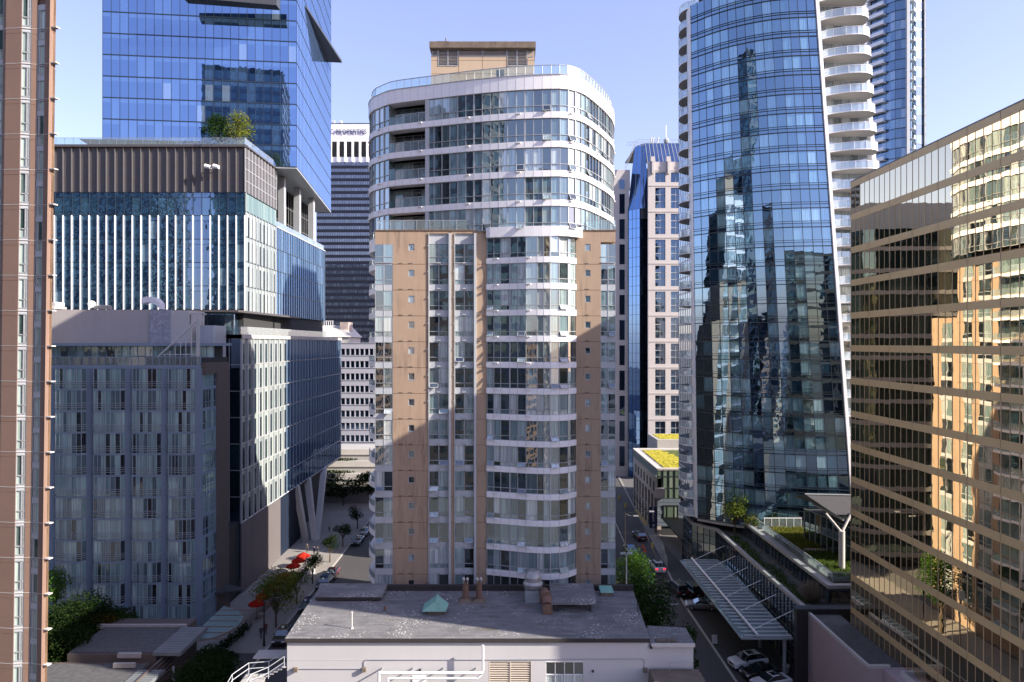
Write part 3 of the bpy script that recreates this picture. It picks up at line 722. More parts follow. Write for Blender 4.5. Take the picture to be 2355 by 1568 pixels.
# ================================================================== stone and glass office behind the parking building
O = thing('stone_grid_office', 'pale stone office tower with square dark windows and a sloping blue glass crown', 'building', (44, 210, 0))
M['stone'] = paint('pale_stone', (.50, .47, .46), .75, .06, .3, .1)
M['goff'] = glass('office_glass', [(0, (.006, .012, .025)), (.5, (.012, .025, .045)), (.85, (.04, .07, .095))], (.42, .6, .9), .2, 2.5, .02, .03, .4)
M['gshaft'] = glass('blue_shaft_glass', [(0, (.006, .02, .07)), (.6, (.012, .04, .11))], (.28, .48, .85), .5, 2.5, .01, .01, .3, .1)
M['gcrown'] = glass('crown_glass', [(0, (.02, .04, .11)), (.6, (.035, .06, .15))], (.42, .56, .85), .3, 2.5, .05, .02, .3, .1)
YO = 200.0; xo0, xo1 = X(1490, YO), X(1622, YO); fo = Fr((xo0, YO), (xo1 + 10, YO)); zo = Z(372, YO)
hs = Z(515, YO) - Z(594, YO)
cx = [1518, 1554, 1590, 1626, 1662]; ww = 11.7 * YO / F
def xo(p): return X(p, YO) - xo0
rows = []
z = Z(375, YO); 
for r in range(0, 12):
    zt = Z(396.5 if r == 0 else 431.5 + 59.7 * (r - 1), YO)
    zb = Z(419 if r == 0 else 431.5 + 59.7 * (r - 1) + 47.2, YO)
    rows.append((zt, zb))
zprev = zo
for r, (zt, zb) in enumerate(rows):
    mb = MB(); mb.fb(fo, 0, fo.L, zt, zprev, -1, 0); mb.fb(fo, 0, fo.L, zt + .5, zt + .7, 0, .12)
    prev = 0
    for p in cx + [None]:
        if p is None: mb.fb(fo, prev, fo.L, zb, zt, -1, 0); break
        c_ = xo(p); mb.fb(fo, prev, c_ - ww, zb, zt, -1, 0); prev = c_ + ww
    mb.fb(fo, 0, fo.L, zb, zb + .01, -1, -.5)
    zprev = zb; mb.build('stone_grid', M['stone'], O)
    for p in cx:
        c_ = xo(p); w = MB(); nn = 3 if r else 1
        for i in range(2):
            for j in range(nn * 2 if r else 2): 
                h_ = (zt - zb) / (nn * 2 if r else 2); w.fq(fo, c_ - ww + ww * i, c_ + ww * i, zb + h_ * j, zb + h_ * (j + 1), -.5)
        ob = w.build('window', M['goff'], O); f = MB(); f.fb(fo, c_ - .05, c_ + .05, zb, zt, -.5, -.4)
        for j in range(1, nn): f.fb(fo, c_ - ww, c_ + ww, zb + (zt - zb) * j / nn - .1, zb + (zt - zb) * j / nn + .1, -.5, -.38)
        f.build('frame', M['greym'], ob)
mb = MB()
for p in (1500, 1536, 1572): mb.fb(fo, xo(p) - .6, xo(p) + .6, zo, zo + 1.4, -.8, .6); mb.fb(fo, xo(p) - .3, xo(p) + .3, zo - 3.6, zo, 0, .8)
mb.build('pinnacle', M['stone'], O)
mb = MB(); mb.box(xo0 + .8, xo1 + 9.5, YO + 1.1, YO + 30, 0, zo - .5); mb.build('core', M['interior'], O)
# left stone strip and blue shaft
xs0, xs1, xs2, xs3, xs4 = X(1404, 206), X(1446, 206), X(1446, 205), X(1470, 203), X(1490, 203)
fs = Fr((xs0, 206), (xs1, 206)); zs = Z(437, 206)
mb = MB(); mb.fb(fs, 0, fs.L, -1, zs, -8, 0); mb.box(xs0, xs1 + .3, 206, 224, zs, Z(398, 210)); mb.build('stone_wing', M['stone'], O)
for r in range(0, 12):
    zt = Z(413 if r == 0 else 446 + 58 * (r - 1), 206); zb = Z(434.5 if r == 0 else 446 + 58 * (r - 1) + 45.6, 206)
    if zb < 1: continue
    c_ = X(1430, 206) - xs0; w = MB(); w.fq(fs, c_ - .8, c_ + .8, zb, zt, .03); ob = w.build('wing_window', M['goff'], O)
    f = MB(); f.fb(fs, c_ - .9, c_ - .8, zb, zt, 0, .12); f.fb(fs, c_ + .8, c_ + .9, zb, zt, 0, .12); f.build('frame', M['stone'], ob)
glazed_wall(O, Fr((xs2, 205.6), (xs3, 202.4)), 0, Z(480, 203), 1.55, 28, M['gshaft'], M['mull'], .08, .06, 'shaft_glazing')
glazed_wall(O, Fr((xs3, 202.4), (xs4 + .2, 204.5)), 0, Z(480, 203), 1.35, 28, M['goff'], M['mull'], .08, .06, 'shaft_glazing')
# sloping crown
zc0 = Z(480, 203); zc1 = Z(330, 206)
cr0 = [(xs2 - .2, 205.8), (xs3, 202.3), (xs4, 202.6), (xo1 + 10, 201.5), (xo1 + 10, 232), (xs2 - .2, 232)]
cr1 = [(X(1462, 208), 210), (X(1474, 207), 207), (X(1482, 207), 206), (xo1 + 8, 206), (xo1 + 8, 228), (X(1462, 208), 228)]
w = MB(); f = MB()
for i in range(4):
    n_ = (2, 2, 22, 10)[i] if i < 4 else 4
    a, b, c, d = cr0[i], cr0[i + 1], cr1[i + 1], cr1[i]
    za = zc0 if i < 2 else Z(392, 203)
    for s in range(n_):
        for t in range(4):
            def P_(s_, t_): return (a[0] + (b[0] - a[0]) * s_ + ((d[0] + (c[0] - d[0]) * s_) - (a[0] + (b[0] - a[0]) * s_)) * t_, a[1] + (b[1] - a[1]) * s_ + ((d[1] + (c[1] - d[1]) * s_) - (a[1] + (b[1] - a[1]) * s_)) * t_, za + (zc1 - za) * t_)
            w.face([P_(s / n_, t / 4), P_((s + 1) / n_, t / 4), P_((s + 1) / n_, (t + 1) / 4), P_(s / n_, (t + 1) / 4)], 0 if i > 1 else 1)
        f.tube(P_(s / n_, 0), P_(s / n_, 1), .09, n=4)
ob = w.build('crown_glazing', [M['gcrown'], M['gshaft']], O); f.build('crown_rib', M['greym'], ob)
mb = MB(); mb.prism(cr1, zc1 - .2, zc1 + .1); mb.build('crown_roof', M['darkm'], O)
mb = MB(); mb.prism([(p[0], p[1] + .3) for p in cr0], zc0 - 3, zc0 - .2); mb.build('crown_base', M['darkm'], O)
# roof-top rail and window-cleaning gantry
Gt = thing('roof_gantry', 'lattice window-cleaning gantry and rail on the blue glass crown', 'gantry', (X(1462, 206), 206, zc1))
mb = MB()
def lattice(m_, p, q, w_, n, r=.07):
    p, q = Vector(p), Vector(q)
    for k in (0, w_): m_.tube(p + Vector((0, 0, k)), q + Vector((0, 0, k)), r, n=4)
    for i in range(n):
        a = p.lerp(q, i / n); b = p.lerp(q, (i + 1) / n)
        m_.tube(a + Vector((0, 0, w_ * (i % 2))), b + Vector((0, 0, w_ * ((i + 1) % 2))), r * .7, n=4)
lattice(mb, (X(1440, 206), 206, Z(334, 206)), (X(1510, 206), 206, Z(334, 206)), 1.0, 14)
lattice(mb, (X(1436, 205), 205, Z(395, 205)), (X(1462, 205), 205, Z(331, 205)), 1.2, 12)
for p in linsteps(1465, 1600, 14): mb.tube((X(p, 207), 207, zc1), (X(p, 207), 207, Z(321, 207)), .07, n=4)
mb.tube((X(1465, 207), 207, Z(321, 207)), (X(1600, 207), 207, Z(322, 207)), .08, n=4)
for p in (1494, 1499, 1510): mb.tube((X(p, 208), 208, zc1), (X(p + 4, 208), 208, Z(316, 208)), .2, n=5)
mb.build('lattice', M['greym'], Gt)
An = thing('roof_antenna', 'thin antenna mast with dish on the blue glass crown', 'antenna', (X(1531, 210), 210, zc1)); mb = MB()
mb.tube((X(1531, 210), 210, zc1), (X(1531, 210), 210, Z(288, 210)), .09, n=5); mb.build('mast', M['greym'], An)
mb = MB(); mb.lathe((X(1531, 210), 209.6, Z(325, 210)), [(0, -.9), (.7, -.6), (.9, 0), (.7, .6), (0, .9)], 10); mb.build('dish', M['greyp'], An)

# ================================================================== parking building with planted roof
K = thing('parking_building', 'low parking building with yellow-green planted roof and arcaded stone side', 'building', (36, 155, 0))
M['sedum'] = paint('sedum', (.42, .37, .025), .95, .4, 1.2, bump=.1, bscale=6)
M['sedum2'] = paint('dark_sedum', (.10, .13, .03), .95, .3, 1.0, bump=.1, bscale=6)
M['gpark'] = glass('parking_glass', [(0, (.12, .17, .13)), (.5, (.17, .23, .18)), (.8, (.24, .30, .24))], (.7, .85, .8), .15, 3, .05, .02, .5, .1)
M['pstone'] = paint('arcade_stone', (.40, .35, .32), .8, .12, .4, .3)
M['bluegrey'] = paint('blue_grey_panel', (.12, .15, .19), .6, .08)
xk, y0k, y1k, zk = 30.8, 142.5, 170.0, 13.93
fk = Fr((xk, y1k), (xk, y0k)); ff = Fr((xk, y0k), (xk + 16, y0k))
glazed_wall(K, Fr((xk - .06, y1k), (xk - .06, y0k)), 11.9, 13.7, 1.2, 1, M['gpark'], M['greym'], .06, .06)
glazed_wall(K, ff, 7.7, 13.7, 1.25, [7.7, 9.9, 12.3, 13.7], M['gpark'], M['darkm'], .1, .14)
mb = MB(); n_ = 8; s_ = fk.L / n_
for i in range(n_ + 1): mb.fb(fk, max(0, i * s_ - .7), min(fk.L, i * s_ + .7), 0, 7.6, -.8, 0)
mb.fb(fk, 0, fk.L, 7.6, 11.85, -.8, 0)
for i in range(n_): mb.fb(fk, i * s_ + .7, (i + 1) * s_ - .7, 3.6, 4.1, -.8, -.2)
mb.build('arcade_wall', M['pstone'], K)
for i in range(n_ - 1):
    w = MB(); w.fb(fk, i * s_ + s_ * .75, i * s_ + s_ * 1.15, 8.6, 10.6, 0, .04, 0); w.build('side_window', M['interior'], K)
    w = MB(); w.fb(fk, i * s_ + .8, (i + 1) * s_ - .8, 2.2, 2.35, -.3, .25); w.build('awning_bar', M['darkm'], K)
mb = MB(); mb.box(xk + .9, xk + 16, y0k + .3, y1k, 0, 13.5); mb.build('core', M['interior'], K)
mb = MB(); mb.fb(ff, 0, 16, 6.9, 7.65, -.3, .1)
for i in range(6): mb.fb(ff, 0, 5.4 if i < 6 else 8, 1.9 + i * .84, 1.9 + i * .84 + .74, -.3, .02 + .06 * (i % 2))
mb.fb(ff, 5.4, 16, 0, 6.9, -4, -3.6); mb.build('front_wall', M['bluegrey'], K)
w = MB(); 
for i in range(4): w.fq(ff, 1.3 + .75 * i, 1.3 + .75 * (i + 1), 3.8, 6.1, .1)
ob = w.build('window', M['gpark'], K); f = MB(); f.fb(ff, 1.2, 4.4, 6.1, 6.3, .02, .2); f.fb(ff, 1.2, 4.4, 3.6, 3.8, .02, .2)
for i in (0, 1, 3, 4): f.fb(ff, 1.26 + .75 * i, 1.34 + .75 * i, 3.8, 6.1, .1, .18)
f.build('frame', M['black'], ob)
mb = MB(); mb.fb(ff, -.5, 1.4, 7.9, 9.9, .05, 1.0); mb.build('corner_box', M['lconcrete'], K)
mb = MB(); mb.box(xk - .1, xk + 16, y0k - .1, y1k, 13.5, 13.7); mb.build('roof', M['concrete'], K)
mb = MB(); mb.strip([(xk + 16, y1k), (xk, y1k), (xk, y0k), (xk + 16, y0k)], -.8, .15, 13.7, 13.95); mb.build('parapet', M['lconcrete'], K)
def roughpatch(mb, xs, ys, z, amp, step=.5, shape=None):
    for i in range(int((xs[1] - xs[0]) / step)):
        for j in range(int((ys[1] - ys[0]) / step)):
            x = xs[0] + i * step; y = ys[0] + j * step
            if shape and not shape(x, y): continue
            h = z + random.uniform(0, amp); mb.box(x, x + step * .98, y, y + step * .98, z - .02, h)
mb = MB(); roughpatch(mb, (xk + 1.8, xk + 14), (y0k + 1.2, y1k - 2), 13.78, .16, .6, lambda x, y: x < xk + 5.5 + (y1k - y) * .17 + .5 * math.sin(y * 1.7)); mb.build('sedum_bed', M['sedum'], K)
mb = MB(); roughpatch(mb, (xk + 1.8, xk + 15), (y0k + 1.2, y1k - 2), 13.76, .14, .6, lambda x, y: x >= xk + 5.5 + (y1k - y) * .17 + .5 * math.sin(y * 1.7)); mb.build('grass_bed', M['sedum2'], K)
mb = MB(); mb.box(xk + 6, xk + 30, y1k + .1, y1k + 12, 0, 16); mb.build('rear_block', M['concrete'], K)
mb = MB(); roughpatch(mb, (xk + 7, xk + 24), (y1k + 1.5, y1k + 11), 16.02, .14, .7); mb.build('sedum_bed', M['sedum'], K)
# parking sign
Sg = thing('parking_sign', 'dark blue vertical parking sign on the stone corner, reading PARKS P', 'sign', (xk - .6, y0k - .3, 4.2))
mb = MB(); mb.box(xk - 1.75, xk - .15, y0k - .5, y0k - .25, 1.6, 6.0); mb.build('panel', paint('sign_blue', (.012, .02, .07), .4), Sg)
def text(body, size, loc, rot, mat, parent, name='lettering', ext=.02, align='CENTER', sx=1.0):
    c = bpy.data.curves.new(name, 'FONT'); c.body = body; c.size = size; c.extrude = ext; c.align_x = align; c.align_y = 'CENTER'
    o = bpy.data.objects.new(name, c); COL.objects.link(o); c.materials.append(mat)
    o.parent = parent; o.location = Vector(loc) - origin(parent); o.rotation_euler = rot; o.scale = (sx, 1, 1)
    me = bpy.data.meshes.new_from_object(o.evaluated_get(bpy.context.evaluated_depsgraph_get())); q = bpy.data.objects.new(name, me); COL.objects.link(q); q.parent = parent; q.location = o.location; q.rotation_euler = rot; q.scale = (sx, 1, 1)
    if not me.materials: me.materials.append(mat)
    bpy.data.objects.remove(o); q.name = name; return q
M['letter'] = paint('sign_white', (.75, .78, .85), .5)
for i, ch in enumerate('PARKS'): text(ch, .75, (xk - .95, y0k - .53, 5.6 - i * .6), (math.pi / 2, 0, 0), M['letter'], Sg)
text('P', .85, (xk - .9, y0k - .53, 2.1), (math.pi / 2, 0, 0), M['letter'], Sg)

# ================================================================== dark banded office hidden behind the middle tower (mirrored in the gold glass)
Q = thing('banded_glass_office', 'dark glass office with pale curved bands, mirrored in the gold glass', 'building', (0, 135, 0))
M['gdark'] = glass('dark_office_glass', [(0, (.01, .02, .018)), (.5, (.02, .035, .03)), (.8, (.06, .09, .08))], (.6, .8, .8), .25, 2.5, .02, .03, .5)
pl = smoothline([(-11, 158), (-11.5, 126), (-8, 122.4), (2, 121.6), (11, 122.5), (13.5, 126), (14.2, 135), (13.4, 145), (14, 158)], 2.2)
wq = [(p, q) for p, q in zip(pl, pl[1:])]
for k in range(15):
    z = 2 + 3.9 * k; mb = MB(); mb.strip(pl, -.6, .25, z, z + .75); mb.build('pale_band', M['concrete'], Q)
    w = MB(); f = MB()
    for p, q in wq: f_ = Fr(p, q); w.fq(f_, 0, f_.L, z + .75, z + 3.9, 0); f.fb(f_, -.05, .05, z + .75, z + 3.9, 0, .08)
    ob = w.build('ribbon_window', M['gdark'], Q); f.build('frame', M['darkm'], ob)
mb = MB(); mb.prism([(p[0] * .95, p[1] + .8) for p in pl], 0, 60.5); mb.build('core', M['interior'], Q)
mb = MB(); mb.box(-8, 10, 126, 150, 60.5, 66); mb.build('plant_room', M['greyp'], Q)
# ================================================================== brown residential tower, left edge
W = thing('brown_residential_tower', 'reddish brown panelled apartment tower at the left edge', 'building', (-46, 58, 0))
M['brown'] = paint('brown_panel', (.215, .14, .108), .8, .08, .35, .12, (.14, .08, .06))
M['gpaleg'] = glass('pale_green_glass', [(0, (.04, .07, .065)), (.10, (.10, .14, .13)), (.2, (.36, .45, .41)), (.55, (.46, .56, .51))], (.85, 1, .95), .08, 3.5, .02, .008, .8)
Yw = 55.6
pw = [(X(-60, 56.4), 56.4), (X(8, 56.4), 56.4), (X(14, 56.15), 56.15), (X(50, 56.0), 56.0), (X(73, 56.15), 56.15), (X(86, 56.2), 56.2), (X(104, 56.05), 56.05), (X(121.5, 55.9), 55.9)]
HW = 2.9; zw0 = Z(-60, 56)
segn = list(zip(pw, pw[1:]))
kinds = ['g', 'p', 'p', 'w', 'p', 'w2', 'p']
mb = MB(); core = [(p[0] - .2, p[1] + .35) for p in pw]; mb.prism(core + [(-45.5, 66.0), (-60, 66)], 0, 75); mb.build('core', M['brown'], W)
ztop = 73.0; nW = 26
zj = [Z(-20, 56) - HW * i for i in range(nW)]
wb = MB()
for (p, q), kd in zip(segn, kinds):
    if kd == 'p':
        f_ = Fr(p, q)
        for z in zj: wb.fb(f_, 0, f_.L, z - HW + .02, z - .45, -.3, 0); wb.fb(f_, 0, f_.L, z - .43, z, -.3, 0)
wb.fb(Fr(pw[-1], (-45.6, 66.2)), 0, 12, 0, 75, -.2, 0)
wb.build('panel_wall', M['brown'], W)
mb = MB()
for (p, q), kd in zip(segn, kinds):
    if kd == 'p':
        f_ = Fr(p, q); mb.fb(f_, 0, f_.L, 0, 74, -.3, -.06)
mb.build('joint_backing', M['joint'], W)
for z in zj:
    mb = MB(); last = Fr(*segn[-1]); mb.fb(last, last.L - .2, last.L + .42, z - .03, z + .06, -.3, .1)
    mb.strip(pw[1:], -.1, .015, z - .03, z + .01); mb.build('white_ledge', M['lconcrete'], W)
for (p, q), kd in zip(segn, kinds):
    if kd == 'p': continue
    f_ = Fr(p, q); L = f_.L
    for i, z in enumerate(zj):
        sp = MB()
        off = .3 if kd == 'w' else (1.35 if kd == 'w2' else 0)
        zt = z - off; zb = zt - HW + .5; zm = zb + .72; w = MB(); f = MB(); r = random.random()
        e = .04; split = L * (.62 if kd == 'w' else .3)
        a_ = [(0, split), (split, L)] if kd != 'g' else [(0, L / 2), (L / 2, L)]
        for (a, b) in a_:
            r2 = r if random.random() < .6 else random.random()
            w.fq(f_, a, b, zm, zt, -.12, 0, r2); w.fq(f_, a, b, zb, zm, -.12, 0, max(r2, .3))
        ob = w.build('window', M['gpaleg'], W)
        for u in (0, split, L - .0): f.fb(f_, max(0, u - .05), min(L, u + .05), zb, zt, -.14, -.02)
        if kd == 'w': f.fb(f_, split + (L - split) * .5 - .03, split + (L - split) * .5 + .03, zb, zt, -.14, -.04); f.fb(f_, split, L, zt - 1.0, zt - .94, -.12, -.04)
        for q_ in (zb, zm, zt): f.fb(f_, 0, L, q_ - .04, q_ + .04, -.14, -.02)
        f.build('frame', M['greym'], ob)
        sp.fb(f_, 0, L, zt + .04, zt + .46, -.3, -.05); sp.build('spandrel', M['greyp'], W)

W.rotation_euler = (0, .0135, 0); W.location.x -= .9
# ================================================================== blue glass office, upper left, overhanging
A = thing('blue_glass_office', 'large blue mirror-glass office box overhanging a dark panelled block', 'building', (-62, 150, 33))
M['gsky'] = glass('sky_blue_glass', [(0, (.006, .016, .045)), (.4, (.012, .03, .07)), (.72, (.05, .10, .19)), (.96, (.22, .30, .38))], (.40, .58, .93), .60, 2.4, .008, .006, .35, .15)
M['gside'] = glass('side_blue_glass', [(0, (.10, .18, .38)), (.5, (.12, .21, .42))], (.55, .70, .98), .45, 2.0, .05, .004, .3, .08)
yc = 131.0; xc = X(682, yc)
dl = (-.99, -.11)
ya = (VX - 236) ; 
t_ = 0
cor = (xc, yc); lf = None
# left end where the front plane meets the photographed edge
for s_ in range(0, 6000):
    s__ = s_ * .01; p = (xc - .994 * s__, yc - .11 * s__)
    if VX + p[0] * F / p[1] <= 236: lf = p; break
rt = (xc - .1125 * 44, yc + 44)
Ff = Fr(lf, cor); Fs = Fr(cor, rt)
HA = 4.0; zA0 = 73.6
ustp = linsteps(0, Ff.L, 1.52); nfl = 17
mb = MB(); mb.prism([(lf[0] + .3, lf[1] + .4), (cor[0] - .3, cor[1] + .3), (rt[0] - .3, rt[1] - .2), (rt[0] - 34, rt[1] - 4)], zA0 + .2, 145); mb.build('core', M['interior'], A)
for k in range(nfl):
    z = zA0 + .3 + HA * k; w = MB(); f = MB()
    for u0, u1 in zip(ustp, ustp[1:]):
        r = random.random(); w.fq(Ff, u0, u1, z, z + 3.1, 0, 0, r); w.fq(Ff, u0, u1, z + 3.1, z + HA, 0, 0, .75)
    for u in ustp: f.fb(Ff, u - .035, u + .035, z, z + HA, 0, .05)
    f.fb(Ff, 0, Ff.L, z - .09, z + .09, 0, .07)
    ob = w.build('ribbon_window', M['gsky'], A); f.build('frame', M['mull'], ob)
    w = MB(); f = MB(); us = linsteps(0, Fs.L, 1.5)
    for u0, u1 in zip(us, us[1:]): w.fq(Fs, u0, u1, z, z + HA, 0)
    f.fb(Fs, 0, Fs.L, z - .07, z + .07, 0, .05)
    for u in us[::1]: f.fb(Fs, u - .02, u + .02, z, z + HA, 0, .03)
    ob = w.build('side_glazing', M['gside'], A); f.build('frame', M['mull'], ob)
mb = MB(); mb.prism([lf, cor, rt, (rt[0] - 34, rt[1] - 4)], zA0, zA0 + .25); mb.build('soffit', M['greyp'], A)
# dark overhanging ledge high up on the side
mb = MB(); fx = Fs
mb.hexa([Fs.pt(9, Z(18, 140), 0), Fs.pt(38, Z(140, 168), 0), Fs.pt(38, Z(140, 168), 3.6), Fs.pt(9, Z(18, 140), .2)], [Fs.pt(9, Z(18, 140) + .4, 0), Fs.pt(38, Z(140, 168) + .6, 0), Fs.pt(38, Z(140, 168) + .6, 3.6), Fs.pt(9, Z(18, 140) + .4, .2)])
mb.build('dark_ledge', M['darkm'], A)
mb = MB(); mb.hexa([(X(430, 125.5), 123.6, Z(2, 125)), (X(640, 127), 126.0, Z(18, 127)), (X(640, 127), 128, Z(18, 127)), (X(430, 125.5), 126, Z(2, 125))], [(X(430, 125.5), 123.6, Z(-12, 125)), (X(640, 127), 126.0, Z(-6, 127)), (X(640, 127), 128, Z(-6, 127)), (X(430, 125.5), 126, Z(-12, 125))]); mb.build('top_recess', M['darkm'], A)

# ================================================================== fin block: dark panels over a glass front with white fins
D = thing('fin_facade_office', 'office block with brown panels above glass and white vertical fins', 'building', (-70, 140, 0))
M['finblue'] = paint('blue_grey_fin', (.16, .22, .30), .5, .05)
M['umber'] = paint('umber_panel', (.085, .08, .086), .55, .06, .4, metal=.1)
M['gfin'] = glass('fin_front_glass', [(0, (.008, .02, .03)), (.4, (.015, .04, .055)), (.65, (.03, .07, .09)), (.92, (.16, .24, .27))], (.5, .68, 1), .3, 2.5, .015, .02, .5, .25)
M['frost'] = glass('frosted_panel', [(0, (.22, .26, .26)), (.3, (.29, .33, .33)), (.8, (.34, .38, .37))], (.8, .9, 1), .06, 5, .15, .004, .5, .12)
M['gslit'] = glass('slit_window_glass', [(0, (.006, .012, .018)), (.5, (.012, .022, .03))], (.45, .6, .8), .08, 6, .05, .01, .5, .2)
M['gblueside'] = glass('blue_side_glass', [(0, (.01, .03, .06)), (.35, (.03, .07, .12)), (.6, (.08, .15, .24)), (.8, (.14, .21, .31))], (.42, .62, 1), .28, 4, .02, .02, .5, .3)
YD = 116.0; XD = -45.0; xl_ = -92.0
fd = Fr((xl_, YD), (XD, YD)); fds = Fr((XD, YD), (XD, 166)); zr = 73.7; zp = Z(442, YD); zbm = 45.4
mb = MB(); mb.prism([(xl_, YD + .4), (XD - .4, YD + .4), (XD - .4, 131.6), (XD - 4, 131.6), (XD - 4, 165.6), (xl_, 165.6)], 0, 73.5); mb.box(XD - 4.1, XD - .4, 131, 165.6, 0, 62.4)
mb.build('core', M['interior'], D)
uf = [fd.L - q for q in linsteps(0, fd.L, 1.49)][::-1]
mb = MB(); mb.fb(fd, 0, fd.L, zp, zr, -.3, 0)
for u in uf: mb.fb(fd, u - .05, u + .05, zp, zr - .4, 0, .32)
for q in (0, .33, .66, 1): 
    zz = zp + (zr - .5 - zp) * q; mb.fb(fd, 0, fd.L, zz - .03, zz + .03, 0, .03, 1)
mb.fb(fd, 0, fd.L + .3, zr - .35, zr + .05, -.5, .45)
mb.fb(fds, 0, 15.5, zp, zr, -.3, 0); mb.fb(fds, 0, 16, zr - .2, zr + .05, -.5, .3)
for u in linsteps(0, 15.5, 1.5): mb.fb(fds, u - .04, u + .04, zp, zr, 0, .12, 2)
for q in linsteps(zp, zr, 2): mb.fb(fds, 0, 15.5, q - .04, q + .04, 0, .1, 2)
mb.build('panel_wall', [M['umber'], M['joint'], M['greyp']], D)
rowsD = [(zp - 3.95, zp)] + [(zp - 3.95 - 3.98 * (i + 1), zp - 3.95 - 3.98 * i) for i in range(4)]
for i, (z0, z1) in enumerate(rowsD):
    w = MB(); f = MB()
    for u0, u1 in zip(uf, uf[1:]):
        w.fq(fd, u0, u1, z0, z1 - .9, 0, 0); w.fq(fd, u0, u1, z1 - .9, z1, 0, 0, .66 if i else .3)
    f.fb(fd, 0, fd.L, z1 - .08, z1 + .02, 0, .06); f.fb(fd, 0, fd.L, z1 - .93, z1 - .88, 0, .05)
    for u in uf: f.fb(fd, u - .04, u + .04, z0, z1, 0, .08)
    ob = w.build('ribbon_window', M['gfin'], D); f.build('frame', M['mull'], ob)
mb = MB()
for i, u in enumerate(uf):
    mb = MB(); mb.fb(fd, u - .06, u + .06, zbm, zp - 3.95, .08, .27)
    mb.build('fin', M['whitem'], D)
# the side: pale frosted panels near, bluer glass beyond, with fins
for i, (z0, z1) in enumerate([(zp - 3.2 + .0, zp)] + [(zp - 3.2 - 4.25 * (j + 1), zp - 3.2 - 4.25 * j) for j in range(4)]):
    w = MB(); f = MB(); us = linsteps(0, 15.4, .62); us2 = linsteps(15.6, 50, .75)
    for j, (u0, u1) in enumerate(zip(us, us[1:])):
        if i == 0: w.fq(fds, u0, u1, z0, z1, 0, 2)
        elif j % 3 == 2: w.fq(fds, u0, u1, z0 + .05, z1 - .8, -.02, 4); w.fq(fds, u0, u1, z1 - .8, z1, -.02, 0)
        else: w.fq(fds, u0, u1, z0, z1, 0, 0)
    if i:
        for j, (u0, u1) in enumerate(zip(us2, us2[1:])): w.fq(fds, u0, u1, z0, z1, .0, 3)
    f.fb(fds, 0, 15.5, z1 - .06, z1 + .06, 0, .1)
    if i: f.fb(fds, 15.5, 50, z1 - .06, z1 + .06, 0, .1)
    ob = w.build('side_glazing', [M['frost'], M['gfin'], M['gpark'], M['gblueside'], M['gslit']], D); f.build('frame', M['mull'], ob)
for u in linsteps(.3, 49.5, 1.5):
    mb = MB(); mb.fb(fds, u - .05, u + .05, zbm, zp - 3.2 if u > 1 else zp, .02, .16); mb.build('side_fin', M['greyp'] if u < 15.5 else M['finblue'], D)
mb = MB(); mb.fb(fds, 15.5, 50, zp - 3.3, zp - 3.1, -4, .15); mb.build('terrace_edge', M['greyp'], D)
r_ = MB(); r_.fb(fds, 15.5, 50, zp - 3.1, zp - 1.9, -.3, -.26); r_.build('terrace_railing', M['rail'], D)
glazed_wall(D, Fr((XD - 4, 131.5), (XD - 4, 165.6)), 62.6, 73.4, 1.6, 3, M['gfin'], M['greym'], name='recessed_glazing')
for yy in (137.5, 147.5, 158):
    mb = MB(); mb.box(XD - 1.5, XD - .3, yy - .6, yy + .6, 62.4, 73.5); mb.build('column', M['greym'], D)
# roof deck
mb = MB(); mb.box(xl_, XD - .1, YD + .1, 131, zr + .05, zr + .12); mb.build('roof', M['concrete'], D)
r_ = MB(); r_.strip([(xl_, YD + .3), (XD - .2, YD + .3), (XD - .2, 131.5)], -.02, .02, zr + .1, zr + 1.35); rl = r_.build('roof_railing', M['rail'], D)
r_ = MB(); r_.strip([(xl_, YD + .3), (XD - .2, YD + .3), (XD - .2, 131.5)], -.03, .03, zr + 1.35, zr + 1.4)
for u in uf[::1]: r_.fb(fd, u - .02, u + .02, zr + .1, zr + 1.36, -.34, -.28)
r_.build('rail_frame', M['greym'], rl)
mb = MB(); mb.hexa([(-72, YD + 2, zr + .1), (-52, YD + 2, zr + .1), (-52, YD + 6, zr + .1), (-72, YD + 6, zr + .1)], [(-74.5, YD + 2, zr + 1.7), (-52, YD + 2, zr + 1.3), (-52, YD + 6, zr + 1.3), (-74.5, YD + 6, zr + 1.7)]); mb.build('dark_screen', M['darkm'], D)
# two spot lamps on the panel wall
for px in (485, 504):
    L_ = thing('wall_floodlight', 'silver floodlight on the brown panel wall, ' + ('nearer the glass box' if px == 504 else 'nearer the roof trees\' far side'), 'lamp', (X(px, YD), YD - .4, Z(388, YD)), 'floodlights on the brown panel wall')
    mb = MB(); c = (X(px, YD), YD - .3, Z(388, YD)); mb.tube((c[0], YD - .02, c[2]), (c[0], YD - 1.1, c[2] + .1), .09, n=8); mb.build('arm', M['whitem'], L_)
    mb = MB(); mb.tube((c[0] - .45, YD - 1.2, c[2] + .15), (c[0] + .45, YD - 1.3, c[2] - .05), .38, .3, n=12); mb.build('lamp_head', M['whitem'], L_)

